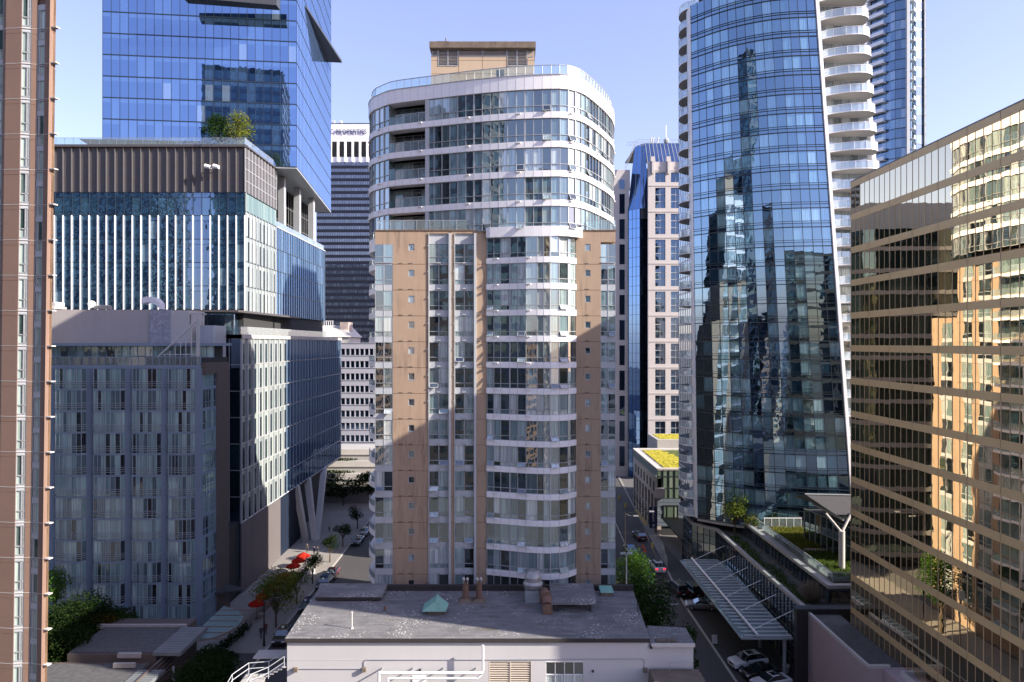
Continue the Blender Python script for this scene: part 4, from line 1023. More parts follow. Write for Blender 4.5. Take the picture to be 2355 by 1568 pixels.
# ================================================================== lower block along the street
E = thing('finned_wing', 'glass office wing with white fins, grey ribbed base and leaning columns over the pavement', 'building', (-55, 140, 0))
XE = -43.0; YE = 109.0; YE1 = 173.0; zE0, zE1 = 11.3, 41.45
fe = Fr((XE, YE), (XE, YE1)); fef = Fr((-52, YE), (XE, YE))
mb = MB(); mb.prism([(-75, YE + .4), (XE - .4, YE + .4), (XE - .4, YE1 - .3), (-75, YE1 - .3)], 11.5, 41.2); mb.box(-75, XE - .3, 103.4, 138, 0, 11.6); mb.build('core', M['interior'], E)
uA = linsteps(0, 22, .85); uB = linsteps(22, 64, 1.0); nr = 7; hE = (zE1 - .6 - zE0) / nr
for i in range(nr):
    z0 = zE0 + hE * i; z1 = z0 + hE; w = MB(); f = MB()
    for j, (u0, u1) in enumerate(zip(uA, uA[1:])):
        if j % 3 == 1: w.fq(fe, u0, u1, z0, z0 + hE * .8, -.02, 1); w.fq(fe, u0, u1, z0 + hE * .8, z1, -.02, 0)
        else: w.fq(fe, u0, u1, z0, z1, 0, 0)
    for j, (u0, u1) in enumerate(zip(uB, uB[1:])): w.fq(fe, u0, u1, z0, z1, 0, 2, .05 if j % 2 else None)
    f.fb(fe, 0, 64, z1 - .07, z1 + .07, 0, .12); f.fb(fe, 0, 64, z0 - .02, z0 + .06, 0, .12)
    ob = w.build('street_glazing', [M['frost'], M['gslit'], M['gblueside']], E); f.build('frame', M['whitem'], ob)
    w = MB(); f = MB()
    for u0, u1 in zip(linsteps(0, 9, 1.8), linsteps(0, 9, 1.8)[1:]): w.fq(fef, u0, u1, z0, z1, 0, 0, random.random() * .5)
    for u in linsteps(0, 9, 1.8): f.fb(fef, u - .06, u + .06, z0, z1, 0, .1)
    f.fb(fef, 0, 9, z1 - .06, z1 + .06, 0, .1); ob = w.build('corner_glazing', M['gfinb'] if 'gfinb' in M else M['gfin'], E); f.build('frame', M['greym'], ob)
for j, u in enumerate(uA[::3][:] + uB[::2]):
    mb = MB(); mb.fb(fe, u - .09, u + .06, zE0, zE1 - .6, .05, .24); mb.build('fin', M['greyp'] if u < 22 else M['finblue'], E)
w = MB(); w.fq(fef, 5.4, 9, 2.5, 11.2, 0); w.fq(fef, 7.2, 9, 2.5, 11.2, .01); w.build('corner_glazing', M['gfin'], E)
mb = MB(); mb.fb(fe, -.3, 64.3, zE1 - .6, zE1, -8, .35); mb.fb(fef, 0, 9.3, zE1 - .6, zE1, -4, .3); mb.build('roof_edge', M['lconcrete'], E)
# ribbed grey base, dark blue beyond it
M['ribbed'] = paint('ribbed_grey', (.21, .19, .195), .6, .05)
M['navy'] = paint('navy_panel', (.02, .03, .055), .4, .08)
fb_ = Fr((XE + .02, 103.5), (XE + .02, 127)); mb = MB(); mb.fb(fb_, 5.6, fb_.L, 0, 11.25, -.3, 0, 1)  # darker backing: groove shade between the ribs is put into its colour
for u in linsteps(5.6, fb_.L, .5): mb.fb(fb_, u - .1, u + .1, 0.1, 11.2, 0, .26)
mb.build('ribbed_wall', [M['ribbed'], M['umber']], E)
mb = MB(); mb.fb(Fr((XE, 127), (XE, 140)), 0, 13, 0, 11.25, -.3, 0); mb.box(XE - 6, XE, 140, 172.8, 10.9, 11.25)
for u in linsteps(0, 13, .6): mb.fb(Fr((XE, 127), (XE, 140)), u - .05, u + .05, 0, 11.2, 0, .08)
mb.build('navy_wall', M['navy'], E)
mb = MB(); mb.box(XE - 7, XE - 6.6, 140, 172, 0, 11); mb.build('lobby_glazing', M['gfin'], E)
for (b, t) in (((-39.6, 138.6), (-43.2, 146)), ((-39.4, 139.2), (-42.9, 158)), ((-41.3, 138.2), (-43.0, 137.5))):
    mb = MB(); mb.hexa([(b[0] - .5, b[1] - .5, 0), (b[0] + .5, b[1] - .5, 0), (b[0] + .5, b[1] + .5, 0), (b[0] - .5, b[1] + .5, 0)], [(t[0] - .7, t[1] - .7, 11.3), (t[0] + .5, t[1] - .7, 11.3), (t[0] + .5, t[1] + .7, 11.3), (t[0] - .7, t[1] + .7, 11.3)]); mb.build('leaning_column', M['lconcrete'], E)
# terrace floor between blocks
TY = thing('terrace_restaurant', 'glazed rooftop restaurant with thin flat roof and planters above the white-fin wing', 'restaurant', (-47, 116, 41.5))
mb = MB(); mb.prism([(-66, 110.8), (-44.2, 111), (-43.2, 141), (-66, 141)], 45.15, 45.5); mb.build('thin_roof', M['umber'], TY)
glazed_wall(TY, Fr((-62, 114), (-46.2, 114)), 41.5, 45.1, 1.5, 1, M['gfin'], M['darkm']); glazed_wall(TY, Fr((-46.2, 114), (-45.6, 139)), 41.5, 45.1, 1.5, 1, M['gfin'], M['darkm'])
mb = MB(); mb.box(-62, -46.5, 114.3, 139, 41.4, 45.1); mb.build('core', M['interior'], TY)
r_ = MB(); r_.strip([(-52, 109.3), (XE - .1, 109.3), (XE - .1, 160)], -.02, .02, 41.5, 42.7); r_.build('railing', M['rail'], TY)
r_ = MB(); r_.strip([(-52, 109.3), (XE - .1, 109.3), (XE - .1, 160)], -.03, .03, 42.7, 42.76); r_.build('handrail', M['greym'], TY)
mb = MB(); mb.box(-52.5, -45, 109.6, 110.3, 41.45, 42.1); mb.build('planter', M['umber'], TY)

# ================================================================== grey hotel slab in the shade
Hh = thing('grey_hotel', 'grey-blue hotel slab with rippling bays of curtained windows at the left', 'building', (-52, 92, 0))
M['hotel'] = paint('hotel_grey', (.18, .25, .35), .65, .06, .4, .1)
M['ghotel'] = glass('hotel_glass', [(0, (.02, .025, .03)), (.12, (.09, .15, .18)), (.3, (.20, .33, .36)), (.65, (.30, .45, .48))], (.85, .95, 1), .16, 3.2, .02, .01, .7, .5)
M['hframe'] = paint('hotel_frame', (.30, .35, .41), .5, .05)
M['brownwall'] = paint('brown_brick', (.105, .085, .08), .85, .12, .8)
YH = 93.4; XH = X(461, YH); xh0 = X(96, YH); fh = Fr((xh0, YH), (XH, YH)); HHt = 2.93
def uh(p): return X(p, YH) - xh0
zH = lambda k: Z(848, YH) - HHt * k                 # top of room storey k
bays = [(112, 127, 196), (213, 238, 319), (320, 344, 443 - 40), (430 - 22, 430 - 0, 455)]
baypx = [(127, 200), (238, 311), (344, 397 + 20), (430 - 2, 452)]
baypx = [(172 - 45, 172 + 23), (283 - 45, 283 + 23), (392 - 47, 392 + 21), (345 + 46, 446)]
baypx = [(122, 197), (236, 309), (320 - 3, 372), (372 + 19, 446)]
baypx = [(126, 198), (213, 287), (302, 370), (384, 448)]
mb = MB(); mb.box(xh0 - 2, XH - .1, YH + .5, 102.5, 0, 38.0); mb.build('core', M['interior'], Hh)
for k in range(0, 13):
    zt = zH(k); zb = zt - HHt; mb = MB(); prev = 0
    for (a, b) in baypx + [(None, None)]:
        ea = fh.L if a is None else uh(a)
        mb.fb(fh, prev, ea, zb, zt, -.4, 0)
        if a is None: break
        ub = uh(b); prev = ub
        # shallow projecting slab edge of the bay, bowed
        um = (ea + ub) / 2
        poly = [fh.pt(ea, 0, 0)[:2], fh.pt(ea + .5, 0, .55)[:2], fh.pt(um, 0, .75)[:2], fh.pt(ub - .3, 0, .6)[:2], fh.pt(ub, 0, 0)[:2]]
        mb.strip(poly, -.4, .06, zb, zb + .28); mb.strip(poly, -.02, .1, zb + .2, zb + .28)
    mb.build('storey_wall', M['hotel'], Hh)
    if zb < 0: break
    for (a, b) in baypx:
        ea, ub = uh(a), uh(b); um = (ea + ub) / 2; w = MB(); f = MB()
        poly = [fh.pt(ea, 0, 0)[:2], fh.pt(ea + .5, 0, .55)[:2], fh.pt(um, 0, .75)[:2], fh.pt(ub - .3, 0, .6)[:2], fh.pt(ub, 0, 0)[:2]]
        base = .5 if k != 3 and k != 4 else 0
        for i, (p, q) in enumerate(zip(poly, poly[1:])):
            f_ = Fr(p, q); n_ = 1 if i in (0, 3) else 3; u = [f_.L * j / n_ for j in range(n_ + 1)]
            for j in range(n_):
                r = random.uniform(.2, 1) if random.random() > (.2 if k not in (3, 4) else .45) else random.random() * .28
                w.fq(f_, u[j], u[j + 1], zb + .28, zt - .02, 0, 0, r)
                f.fb(f_, u[j] - .03, u[j] + .03, zb + .28, zt, 0, .05)
            for zz in (.62, .92, 1.2): f.fb(f_, 0, f_.L, zb + zz, zb + zz + .05, .08, .14)
        ob = w.build('bay_window', M['ghotel'], Hh); f.build('frame', M['hframe'], ob)
# side wall: glazed return then brown brick slab
fhs = Fr((XH, YH), (XH + .3, YH + 4.1))
for k in range(0, 13):
    zt = zH(k); zb = zt - HHt
    if zb < 0: break
    w = MB(); f = MB(); u = linsteps(.5, fhs.L, .7)
    for a, b in zip(u, u[1:]): w.fq(fhs, a, b, zb + .45, zt, .02)
    for a in u: f.fb(fhs, a - .03, a + .03, zb, zt, .02, .08)
    f.fb(fhs, 0, fhs.L, zb, zb + .45, -.2, .05); f.fb(fhs, 0, fhs.L, zb + 1.2, zb + 1.26, .02, .1); f.fb(fhs, 0, .5, zb, zt, -.2, .04)
    ob = w.build('side_window', M['ghotel'], Hh); f.build('frame', M['hotel'], ob)
mb = MB(); mb.box(XH - 3, XH + .55, YH + 4.1, YH + 8.2, 0, Z(835, 94)); mb.box(XH - .1, XH + .56, YH + .4, YH + 4.1, Z(862, 92), Z(835, 92)); mb.build('brick_wall', M['brownwall'], Hh)
# top set-back storey
zt5 = Z(788, 95.4); zb5 = zH(0)
glazed_wall(Hh, Fr((xh0 - 1, 95.6), (X(440, 95.6), 95.6)), zb5, zt5 - .5, 1.1, 2, M['ghotel'], M['hotel'], .06, .06, 'penthouse_glazing')
glazed_wall(Hh, Fr((X(440, 95.6), 95.6), (X(492, 98.3), 98.3)), zb5, zt5 - .5, 1.1, 2, M['ghotel'], M['hotel'], .06, .06, 'penthouse_glazing')
mb = MB(); mb.prism([(xh0 - 2, 95.9), (X(440, 95.9), 95.9), (X(491, 98.8), 98.8), (X(491, 98.8), 102), (xh0 - 2, 102)], zb5 - .3, zt5 - .45); mb.build('penthouse_core', M['interior'], Hh)
mb = MB(); mb.prism([(xh0 - 2, 94.4), (X(440, 94.4), 94.4), (X(497, 97.4), 97.4), (X(497, 97.4), 102.8), (xh0 - 2, 102.8)], zt5 - .45, zt5 - .05); mb.build('roof_slab', M['hotel'], Hh)
mb = MB(); mb.fb(fh, 0, fh.L, zH(0), zH(0) + .5, -.3, .1); mb.build('terrace_edge', M['hotel'], Hh)
mb = MB()
for u in linsteps(0, fh.L, .95): mb.fb(fh, u - .04, u + .04, zH(0) + .5, zH(0) + 1.6, -.1, 0)
mb.fb(fh, 0, fh.L, zH(0) + 1.6, zH(0) + 1.68, -.12, .02); rl = mb.build('balustrade', M['hotel'], Hh)
r_ = MB(); r_.fb(fh, 0, fh.L, zH(0) + .5, zH(0) + 1.6, -.06, -.03); r_.build('pane', M['rail'], rl)
# triangular lattice screen at the corner
mb = MB(); ya_ = 93.6
pa, pb = X(362, ya_), X(454, ya_); za, zb_, zc_ = Z(862, ya_), Z(735, ya_), Z(822, ya_)
mb.tube((pa, ya_, zc_), (X(452, ya_), ya_, Z(738, ya_)), .12, n=6)
for p in linsteps(366, 452, 12):
    zz = Z(822 + (738 - 822) * ((p - 362) / 90.0) ** 1.5, ya_); mb.tube((X(p, ya_), ya_, za), (X(p, ya_), ya_, zz), .06, n=5)
for q in (815, 785): mb.tube((X(376 if q > 800 else 425, ya_), ya_, Z(q, ya_)), (pb, ya_, Z(q, ya_)), .07, n=5)
mb.box(pb - .15, pb + .2, ya_ - .1, ya_ + .3, za, Z(733, ya_)); mb.build('corner_screen', M['greyp'], Hh)
# roof plant enclosure behind
Pe = thing('roof_plant_enclosure', 'long beige plant-room wall with a rough stone patch behind the hotel roof', 'plant room', (-58, 104, 38))
yq = 103.0
mb = MB(); mb.box(X(96, yq), X(346, yq), yq, yq + 4.7, 36, Z(712, yq)); mb.build('wall', paint('plant_beige', (.40, .37, .36), .85, .05, .3, .15), Pe)
mb = MB(); mb.box(X(346, yq), X(395, yq), yq - .3, yq + 4.7, 36, Z(712, yq)); mb.build('stone_patch', paint('rough_stone', (.33, .34, .38), .9, .45, 1.6, bump=.12, bscale=3), Pe)
mb = MB(); mb.box(X(395, yq), X(438, yq), yq - .28, yq + 4.7, 36, Z(714, yq)); mb.build('pale_wall', M['lconcrete'], Pe)
mb = MB(); mb.box(X(455, yq), X(488, yq), yq + .5, yq + 5, 36, Z(748, yq)); mb.build('grey_box', M['greyp'], Pe)
mb = MB(); mb.box(X(434, yq), X(470, yq), yq - .2, yq + .1, Z(722, yq) - .15, Z(720, yq)); 
for p in (436, 466): mb.box(X(p, yq), X(p + 2, yq), yq - .2, yq, Z(748, yq), Z(721, yq))
mb.build('doorway_frame', M['lconcrete'], Pe)
def roof_unit(name, label, px, py, Y, fn, mat):
    c = Vector((X(px, Y), Y, Z(py, Y))); o = thing(name, label, 'vent', c); m_ = MB(); fn(m_, c); m_.build('cowl', mat, o); return o
roof_unit('roof_fan', 'round pale fan housing on the beige plant-room roof', 176 * 0 + 132, 711, 105, lambda m, c: m.lathe(c, [(1.2, 0), (1.2, .3), (.9, .35), (.95, 1.0), (0, 1.15)], 14), M['lconcrete'])
roof_unit('goose_neck_duct', 'big curved white duct hood on the plant-room roof', 355, 711, 105, lambda m, c: [m.hexa([(c.x - 1.6 + 1.0 * math.sin(a * .26) * 0 + i, c.y - .8, c.z + h0) for i in ()] or [(c.x + x0, c.y - .8, c.z + z0), (c.x + x1, c.y - .8, c.z + z1), (c.x + x1, c.y + .8, c.z + z1), (c.x + x0, c.y + .8, c.z + z0)], [(c.x + x0, c.y - .8, c.z + z0 + .9), (c.x + x1, c.y - .8, c.z + z1 + .9), (c.x + x1, c.y + .8, c.z + z1 + .9), (c.x + x0, c.y + .8, c.z + z0 + .9)]) for a, h0, x0, x1, z0, z1 in ((0, 0, -1.6, -.9, .75, 1.0), (0, 0, -.9, -.1, 1.0, .95), (0, 0, -.1, .6, .95, .65), (0, 0, .6, 1.2, .65, 0))], M['white'])
roof_unit('louvred_vent', 'flat louvred grey vent on the plant-room roof', 237, 711, 105, lambda m, c: [m.box(c.x - 1.1, c.x + 1.1, c.y - .6, c.y + .6, c.z + .15 * i, c.z + .15 * i + .09) for i in range(4)] + [m.box(c.x - 1, c.x + 1, c.y - .5, c.y + .5, c.z, c.z + .6)], M['lconcrete'])
roof_unit('satellite_dish', 'small round dish between vents on the plant-room roof', 217 - 7, 711, 105, lambda m, c: (m.tube((c.x, c.y, c.z), (c.x, c.y, c.z + .6), .08), m.tube((c.x, c.y, c.z + .7), (c.x + .2, c.y - .15, c.z + .75), .55, .6, n=14)), M['lconcrete'])

# ================================================================== low slatted building, bottom left
Lw = thing('low_slatted_pavilion', 'low flat-roofed pavilion with gravel roofs and slatted edges at bottom left', 'building', (-38, 66, 0))
M['slatroof'] = paint('aged_metal_slats', (.17, .19, .20), .7, .15)
yA, yB = 84.2, 77.1
mb = MB(); mb.box(-50, -40, yB, yA + 3, 0, 4.9); mb.box(-52, -40.5, 60, yB, 0, 4.0); mb.build('wall', M['brownwall'], Lw)
mb = MB(); mb.box(-50, -40.2, yB + .3, yA, 4.9, 5.02); mb.box(-52, -40.6, 60, yB - .6, 4.0, 4.1); mb.build('roof', M['gravel'], Lw)
for (xa, xb, y0, y1, z) in ((-40.3, -37.2, yB, yA, 5.05), (-40.7, -38.0, 62, yB - 1.8, 4.15)):
    mb = MB(); n_ = int((y1 - y0) / .46)
    for i in range(n_): mb.box(xa, xb, y0 + i * .46, y0 + i * .46 + .34, z, z + .12)
    mb.box(xb - .1, xb, y0, y1, z - .35, z); mb.box(xa, xb, y0 - .1, y0, z - .3, z + .1); mb.build('slatted_edge', M['slatroof'], Lw)
for (x0_, x1_, y0_, y1_, z) in ((-51, -40, yA, yA + .35, 5.3), (-44.2, -41.6, yB - .3, yB + .1, 5.1), (-43.8, -41.4, yB - 1.8, yB - 1.5, 4.7)):
    mb = MB(); mb.box(x0_, x1_, y0_, y1_, z - .5, z); mb.build('parapet', M['concrete'], Lw)
mb = MB()
for i in range(9): mb.box(-39.4, -39.2, 66, yB + 6, .3 + .5 * i, .5 + .5 * i)
mb.build('board_wall', M['brownwall'], Lw)
for i in range(3):
    mb = MB(); mb.box(-37.6, -37.4, 82 - i * 6, 82.2 - i * 6, 0, 4.9 if i < 1 else 4.0); mb.build('post', M['greym'], Lw)

# ================================================================== far buildings between the towers
Fd = thing('dark_ribbon_office', 'tall dark office tower with a white crown lettered C PROPERTIES', 'building', (-75, 340, 0))
M['gfar'] = glass('far_dark_glass', [(0, (.02, .025, .035)), (.7, (.03, .04, .05)), (.9, (.09, .11, .13))], (.8, .85, 1), .25, 2.5, .03, .03, .3)
M['gfarb'] = glass('far_band_glass', [(0, (.09, .10, .14)), (.5, (.12, .13, .17)), (.85, (.2, .22, .26))], (.8, .85, 1), .25, 2.5, .03, .02, .3)
M['farspan'] = paint('far_spandrel', (.012, .014, .028), .4, .1)
Yd = 330.0; xd0, xd1 = X(728, Yd), X(905, Yd); ffd = Fr((xd0, Yd), (xd1, Yd)); ztd = Z(285, Yd); zcb = Z(373, Yd); zwt = Z(325, Yd); zwb = Z(361, Yd)
mb = MB(); mb.box(xd0 + 1, xd1 - 1, Yd + 1, Yd + 35, 0, ztd - 1); mb.build('core', M['interior'], Fd)
mb = MB(); mb.fb(ffd, 0, ffd.L, zwt, ztd, -2, 0); mb.fb(ffd, 0, ffd.L, zcb, zwb, -2, 0); stp = 16.8 * Yd / F
pxs = [760.5 + 16.8 * i - 33.6 for i in range(11)]
for p in pxs: u = X(p, Yd) - xd0; mb.fb(ffd, u - .45, u + .45, zcb, zwt, -2, .7)
mb.fb(ffd, 0, ffd.L, ztd, ztd + .4, -2, .1, 1); mb.build('white_crown', [M['white'], M['darkm']], Fd)
for p, q in zip(pxs, pxs[1:]):
    w = MB(); w.fq(ffd, X(p, Yd) - xd0 + .45, X(q, Yd) - xd0 - .45, zwb, zwt, -1.2); w.build('window', M['goff'], Fd)
text('C PROPERTIES', 2.95, (X(801, Yd), Yd - .4, Z(303.5, Yd)), (math.pi / 2, 0, 0), paint('navy_letter', (.05, .05, .16), .5), Fd, ext=.1, sx=.96)
for p in (766, 783):
    mb = MB(); mb.tube((X(p, Yd), Yd + 2, ztd), (X(p, Yd), Yd + 2, ztd + 2.0), .3, n=6); mb.box(X(p, Yd) - 1, X(p, Yd) + .4, Yd + 1.6, Yd + 2.2, ztd + 1.8, ztd + 2.1); mb.build('roof_vent', M['whitem'], Fd)
hF = 14.65 * Yd / F
for k in range(34):
    zt = zcb - hF * k
    if zt < 2: break
    w = MB(); n_ = 44; du = ffd.L / n_
    for i in range(n_): w.fq(ffd, i * du, (i + 1) * du, zt - hF * .52, zt, 0, 0)
    ob = w.build('ribbon_window', M['gfarb'] if k % 1 == 0 else M['gfar'], Fd)
    f = MB(); f.fb(ffd, 0, ffd.L, zt - hF, zt - hF * .52, -.3, .06)
    for i in range(0, n_ + 1): f.fb(ffd, i * du - .07, i * du + .07, zt - hF, zt, .06, .2)
    f.build('frame', M['farspan'], ob)
Wm = thing('white_office_block', 'white mid-rise office with square dark windows beside the middle tower', 'building', (-50, 225, 0))
Ym = 215.0; xm0, xm1 = X(772, Ym), X(880, Ym); fm = Fr((xm0, Ym), (xm1, Ym)); zm_ = Z(788, Ym); hM = 28.4 * Ym / F
M['coolwhite'] = paint('cool_white', (.36, .37, .43), .7, .05)
mb = MB(); mb.box(xm0 + .2, xm1, Ym + .9, Ym + 25, 0, zm_ - .1); mb.build('core', M['interior'], Wm)
for k in range(10):
    zt = zm_ - hM * k; mb = MB(); mb.fb(fm, 0, fm.L, zt - hM * .48, zt, -.8, 0); mb.fb(fm, 0, fm.L, zt - hM * .05, zt, 0, .15)
    pw_ = 10.9 * Ym / F; n_ = int(fm.L / pw_)
    for i in range(n_ + 1): mb.fb(fm, max(0, i * pw_ - .15), min(fm.L, i * pw_ + .15), zt - hM, zt - hM * .48, -.8, 0)
    mb.build('storey_wall', M['coolwhite'], Wm)
    for i in range(n_):
        w = MB(); w.fq(fm, i * pw_ + .15, (i + 1) * pw_ - .15, zt - hM, zt - hM * .48, -.5); w.build('window', M['goff'], Wm)
Yc_ = 236.0
mb = MB(); mb.hexa([(X(740, Yc_), 232, Z(775, Yc_)), (X(813, Yc_), 232, Z(775, Yc_)), (X(813, Yc_), 250, Z(775, Yc_)), (X(740, Yc_), 250, Z(775, Yc_))], [(X(740, Yc_), 236, Z(748, Yc_)), (X(792, Yc_), 236, Z(748, Yc_)), (X(792, Yc_), 246, Z(748, Yc_)), (X(740, Yc_), 246, Z(748, Yc_))])
Cp = thing('beige_mechanical_roof', 'beige concrete rooftop with sloping skirt and square chimney', 'rooftop', (X(780, Yc_), 242, 40))
mb.box(X(740, Yc_), X(808, Yc_), 232.5, 250, 0, Z(775, Yc_)); mb.build('skirt', M['lconcrete'], Cp)
mb = MB(); mb.box(X(784, Yc_), X(803, Yc_), 234.5, 241, Z(770, Yc_), Z(741, Yc_)); mb.build('chimney', paint('chimney_beige', (.45, .37, .33), .8), Cp)
mb = MB()
for i in range(5): mb.tube((X(745 + 5 * i, Yc_), 236, Z(748, Yc_)), (X(745 + 5 * i, Yc_), 236, Z(738, Yc_)), .12, n=4)
mb.tube((X(745, Yc_), 236, Z(738, Yc_)), (X(767, Yc_), 236, Z(738, Yc_)), .12, n=4); mb.build('railing', M['whitem'], Cp)
# terraced concrete building at the end of the left street
Tz = thing('terraced_concrete_building', 'stepped concrete building with planted terraces at the end of the left street', 'building', (-52, 190, 0))
for i in range(4):
    mb = MB(); y = 172 + i * 5; mb.box(-62, X(800 - 0, y) + 12, y, y + 14, 0, 3.2 + i * 2.4); mb.build('terrace', M['concrete'], Tz)
    mb = MB(); mb.box(-62, X(800, y) + 12, y - .3, y, 2.4 + i * 2.4, 3.9 + i * 2.4); mb.build('parapet', M['lconcrete'], Tz)
# ================================================================== low white building in the foreground
Lb = thing('low_white_building', 'low white rendered building with a stained dark flat roof in the foreground', 'building', (-4, 66, 0))
M['render'] = paint('white_render', (.50, .495, .505), .75, .03, .5, .2, (.4, .37, .35))
def roofmat():
    t = NT('roof_membrane'); c = t.coord()
    b = t.ramp(t.noise(c, .5, 5, .65), [(.3, (.10, .102, .108)), (.7, (.19, .19, .195))])
    b = t.mix(t.math('MULTIPLY', t.ramp(t.noise(t.coord((.35, 2.2, 1)), 1.0, 5, .7), [(.5, g3(0)), (.72, g3(1))]), .45), b, (.33, .33, .35))
    v = t.n('ShaderNodeTexVoronoi'); v.inputs['Scale'].default_value = 3.2; t.l(c, v.inputs['Vector'])
    v2 = t.n('ShaderNodeTexVoronoi'); v2.inputs['Scale'].default_value = 7.0; t.l(c, v2.inputs['Vector'])
    dn = t.ramp(t.noise(c, .28, 3, .6), [(.40, g3(.02)), (.62, g3(1))])
    s1 = t.math('LESS_THAN', v.outputs['Distance'], t.math('MULTIPLY', dn, .24)); s2 = t.math('LESS_THAN', v2.outputs['Distance'], t.math('MULTIPLY', dn, .22))
    b = t.mix(t.math('MAXIMUM', s1, s2), b, (.62, .60, .58))
    sx_ = t.n('ShaderNodeSeparateXYZ'); t.l(c, sx_.inputs[0]); sm = t.math('LESS_THAN', t.math('FRACT', t.math('MULTIPLY', sx_.outputs[1], .95)), .045)
    b = t.mix(t.math('MULTIPLY', sm, .45), b, (.06, .06, .065))
    st = t.ramp(t.noise(t.coord((.32, .9, 1)), 1.0, 4, .65), [(.60, g3(0)), (.66, g3(1))])
    b = t.mix(t.math('MULTIPLY', st, .75), b, (.09, .075, .055))
    p = t.n('ShaderNodeBsdfPrincipled'); t.l(b, p.inputs['Base Color']); p.inputs['Roughness'].default_value = .75
    bn = t.n('ShaderNodeBump'); bn.inputs['Distance'].default_value = .02; t.l(t.noise(c, 8, 4, .6), bn.inputs['Height']); t.l(bn.outputs[0], p.inputs['Normal'])
    t.l(p.outputs[0], t.out.inputs[0]); return t.mat
M['membrane'] = roofmat()
yw = 60.4; xa, xb = X(660, yw), X(1490, yw); fw_ = Fr((xa, yw), (xb, yw)); uu = lambda p: X(p, yw) - xa
zz_ = lambda q: Z(q, yw)
mb = MB(); holes = [(1124, 1222, 1520), (1255, 1341, 1521)]
zh = zz_(1520.5)
mb.fb(fw_, 0, fw_.L, zh, 13.7, -.4, 0)
p0 = 0
for (a, b, _) in holes: mb.fb(fw_, p0, uu(a), 0, zh, -.4, 0); mb.fb(fw_, uu(a), uu(b), 0, zh - 3.2, -.4, 0); p0 = uu(b)
mb.fb(fw_, p0, fw_.L, 0, zh, -.4, 0)
mb.prism([(xa, yw + .41), (xb, yw + .41), (12.9, 72.2), (-20.2, 72.2)], 0, 13.7); mb.build('wall', M['render'], Lb)
mb = MB(); mb.prism([(xa - .12, yw - .18), (xb + .1, yw - .18), (13.0, 72.3), (-20.3, 72.3)], 13.75, 14.0); mb.build('roof', M['membrane'], Lb)
mb = MB(); mb.fb(fw_, -.15, fw_.L + .12, 13.66, 13.98, .182, .22); mb.fb(fw_, -.14, fw_.L + .1, 13.6, 13.749, 0, .15); mb.build('eaves_edge', M['tar'], Lb)
mb = MB(); mb.box(-14.4, 13.0, 71.75, 72.2, 14.0, 14.55); mb.build('rear_parapet', M['tar'], Lb)
mb = MB(); mb.fb(fw_, 0, fw_.L, zz_(1517.5), zz_(1516.5), .0, .012); mb.build('render_joint', M['lconcrete'], Lb)
# louvred opening, window
mb = MB(); a, b = uu(1124), uu(1222); z = zh - 3.1
while z < zh - .1:
    P0 = [fw_.pt(a + .05, z, -.02), fw_.pt(b - .05, z, -.02), fw_.pt(b - .05, z + .05, -.16), fw_.pt(a + .05, z + .05, -.16)]
    mb.hexa(P0, [(p[0], p[1], p[2] + .05) for p in P0]); z += .2
mb.fb(fw_, (a + b) / 2 - .05, (a + b) / 2 + .05, zh - 3.2, zh, -.15, .0); mb.fb(fw_, a, a + .07, zh - 3.2, zh, -.2, .01); mb.fb(fw_, b - .07, b, zh - 3.2, zh, -.2, .01)
mb.build('louvre', M['beige'], Lb)
mb = MB(); mb.fq(fw_, a, b, zh - 3.2, zh, -.3); mb.build('duct_mouth', M['interior'], Lb)
w = MB(); f = MB(); a, b = uu(1255), uu(1341); du = (b - a) / 4
for i in range(4): w.fq(fw_, a + i * du, a + (i + 1) * du, zh - 1.2, zh - .03, -.15, 0, .1 + .05 * i); w.fq(fw_, a + i * du, a + (i + 1) * du, zh - 3.2, zh - 1.2, -.15, 0, .9)
ob = w.build('window', M['gwin'], Lb)
for i in range(5): f.fb(fw_, a + i * du - .03, a + i * du + .03, zh - 3.2, zh, -.15, -.06)
f.fb(fw_, a, b, zh - .06, zh, -.2, .02); f.fb(fw_, a, b, zh - 1.25, zh - 1.18, -.15, -.06); f.build('frame', M['whitem'], ob)
# pipework
def pipe(name, pts, r, mat, o=.14):
    m_ = MB(); q = [fw_.pt(uu(p[0]), zz_(p[1]), o) for p in pts]
    for s, e in zip(q, q[1:]): m_.tube(s, e, r, n=8)
    return m_.build(name, mat, Lb)
pipe('downpipe', [(1111, 1473), (1111, 1530), (1107, 1540), (1098, 1548), (896, 1548), (896, 1575)], .1, M['whitem'], .9)
pipe('downpipe', [(1111, 1535), (876, 1535), (876, 1575)], .13, M['whitem'], .95)
mb = MB()
for p in (880, 950, 1020, 1095): mb.fb(fw_, uu(p) - .03, uu(p) + .03, zz_(1537), zz_(1534), 0, .9)
mb.build('pipe_bracket', M['greym'], Lb)
mb = MB(); mb.fb(fw_, uu(948), uu(978), zz_(1580), zz_(1553), .002, .06); mb.build('door', M['whitem'], Lb)
pipe('conduit', [(640 + 30, 1537), (837, 1537)], .025, M['greym'], .05)
pipe('conduit', [(838, 1535), (838, 1520), (842, 1516), (1111, 1516)], .025, M['greym'], .05)
pipe('conduit', [(1111, 1516), (1478, 1514), (1481, 1518), (1481, 1535)], .025, M['greym'], .05)
for (p, q) in ((681, 1537), (838, 1537), (1483, 1538), (1363, 1542), (966, 1539)):
    mb = MB(); k = .5 if p in (1363, 966) else 1
    mb.fb(fw_, uu(p) - .16 * k, uu(p) + .16 * k, zz_(q) - .2 * k, zz_(q) + .14 * k, 0, .3 * k); mb.build('wall_lamp', M['stained'] if k == 1 else M['black'], Lb)
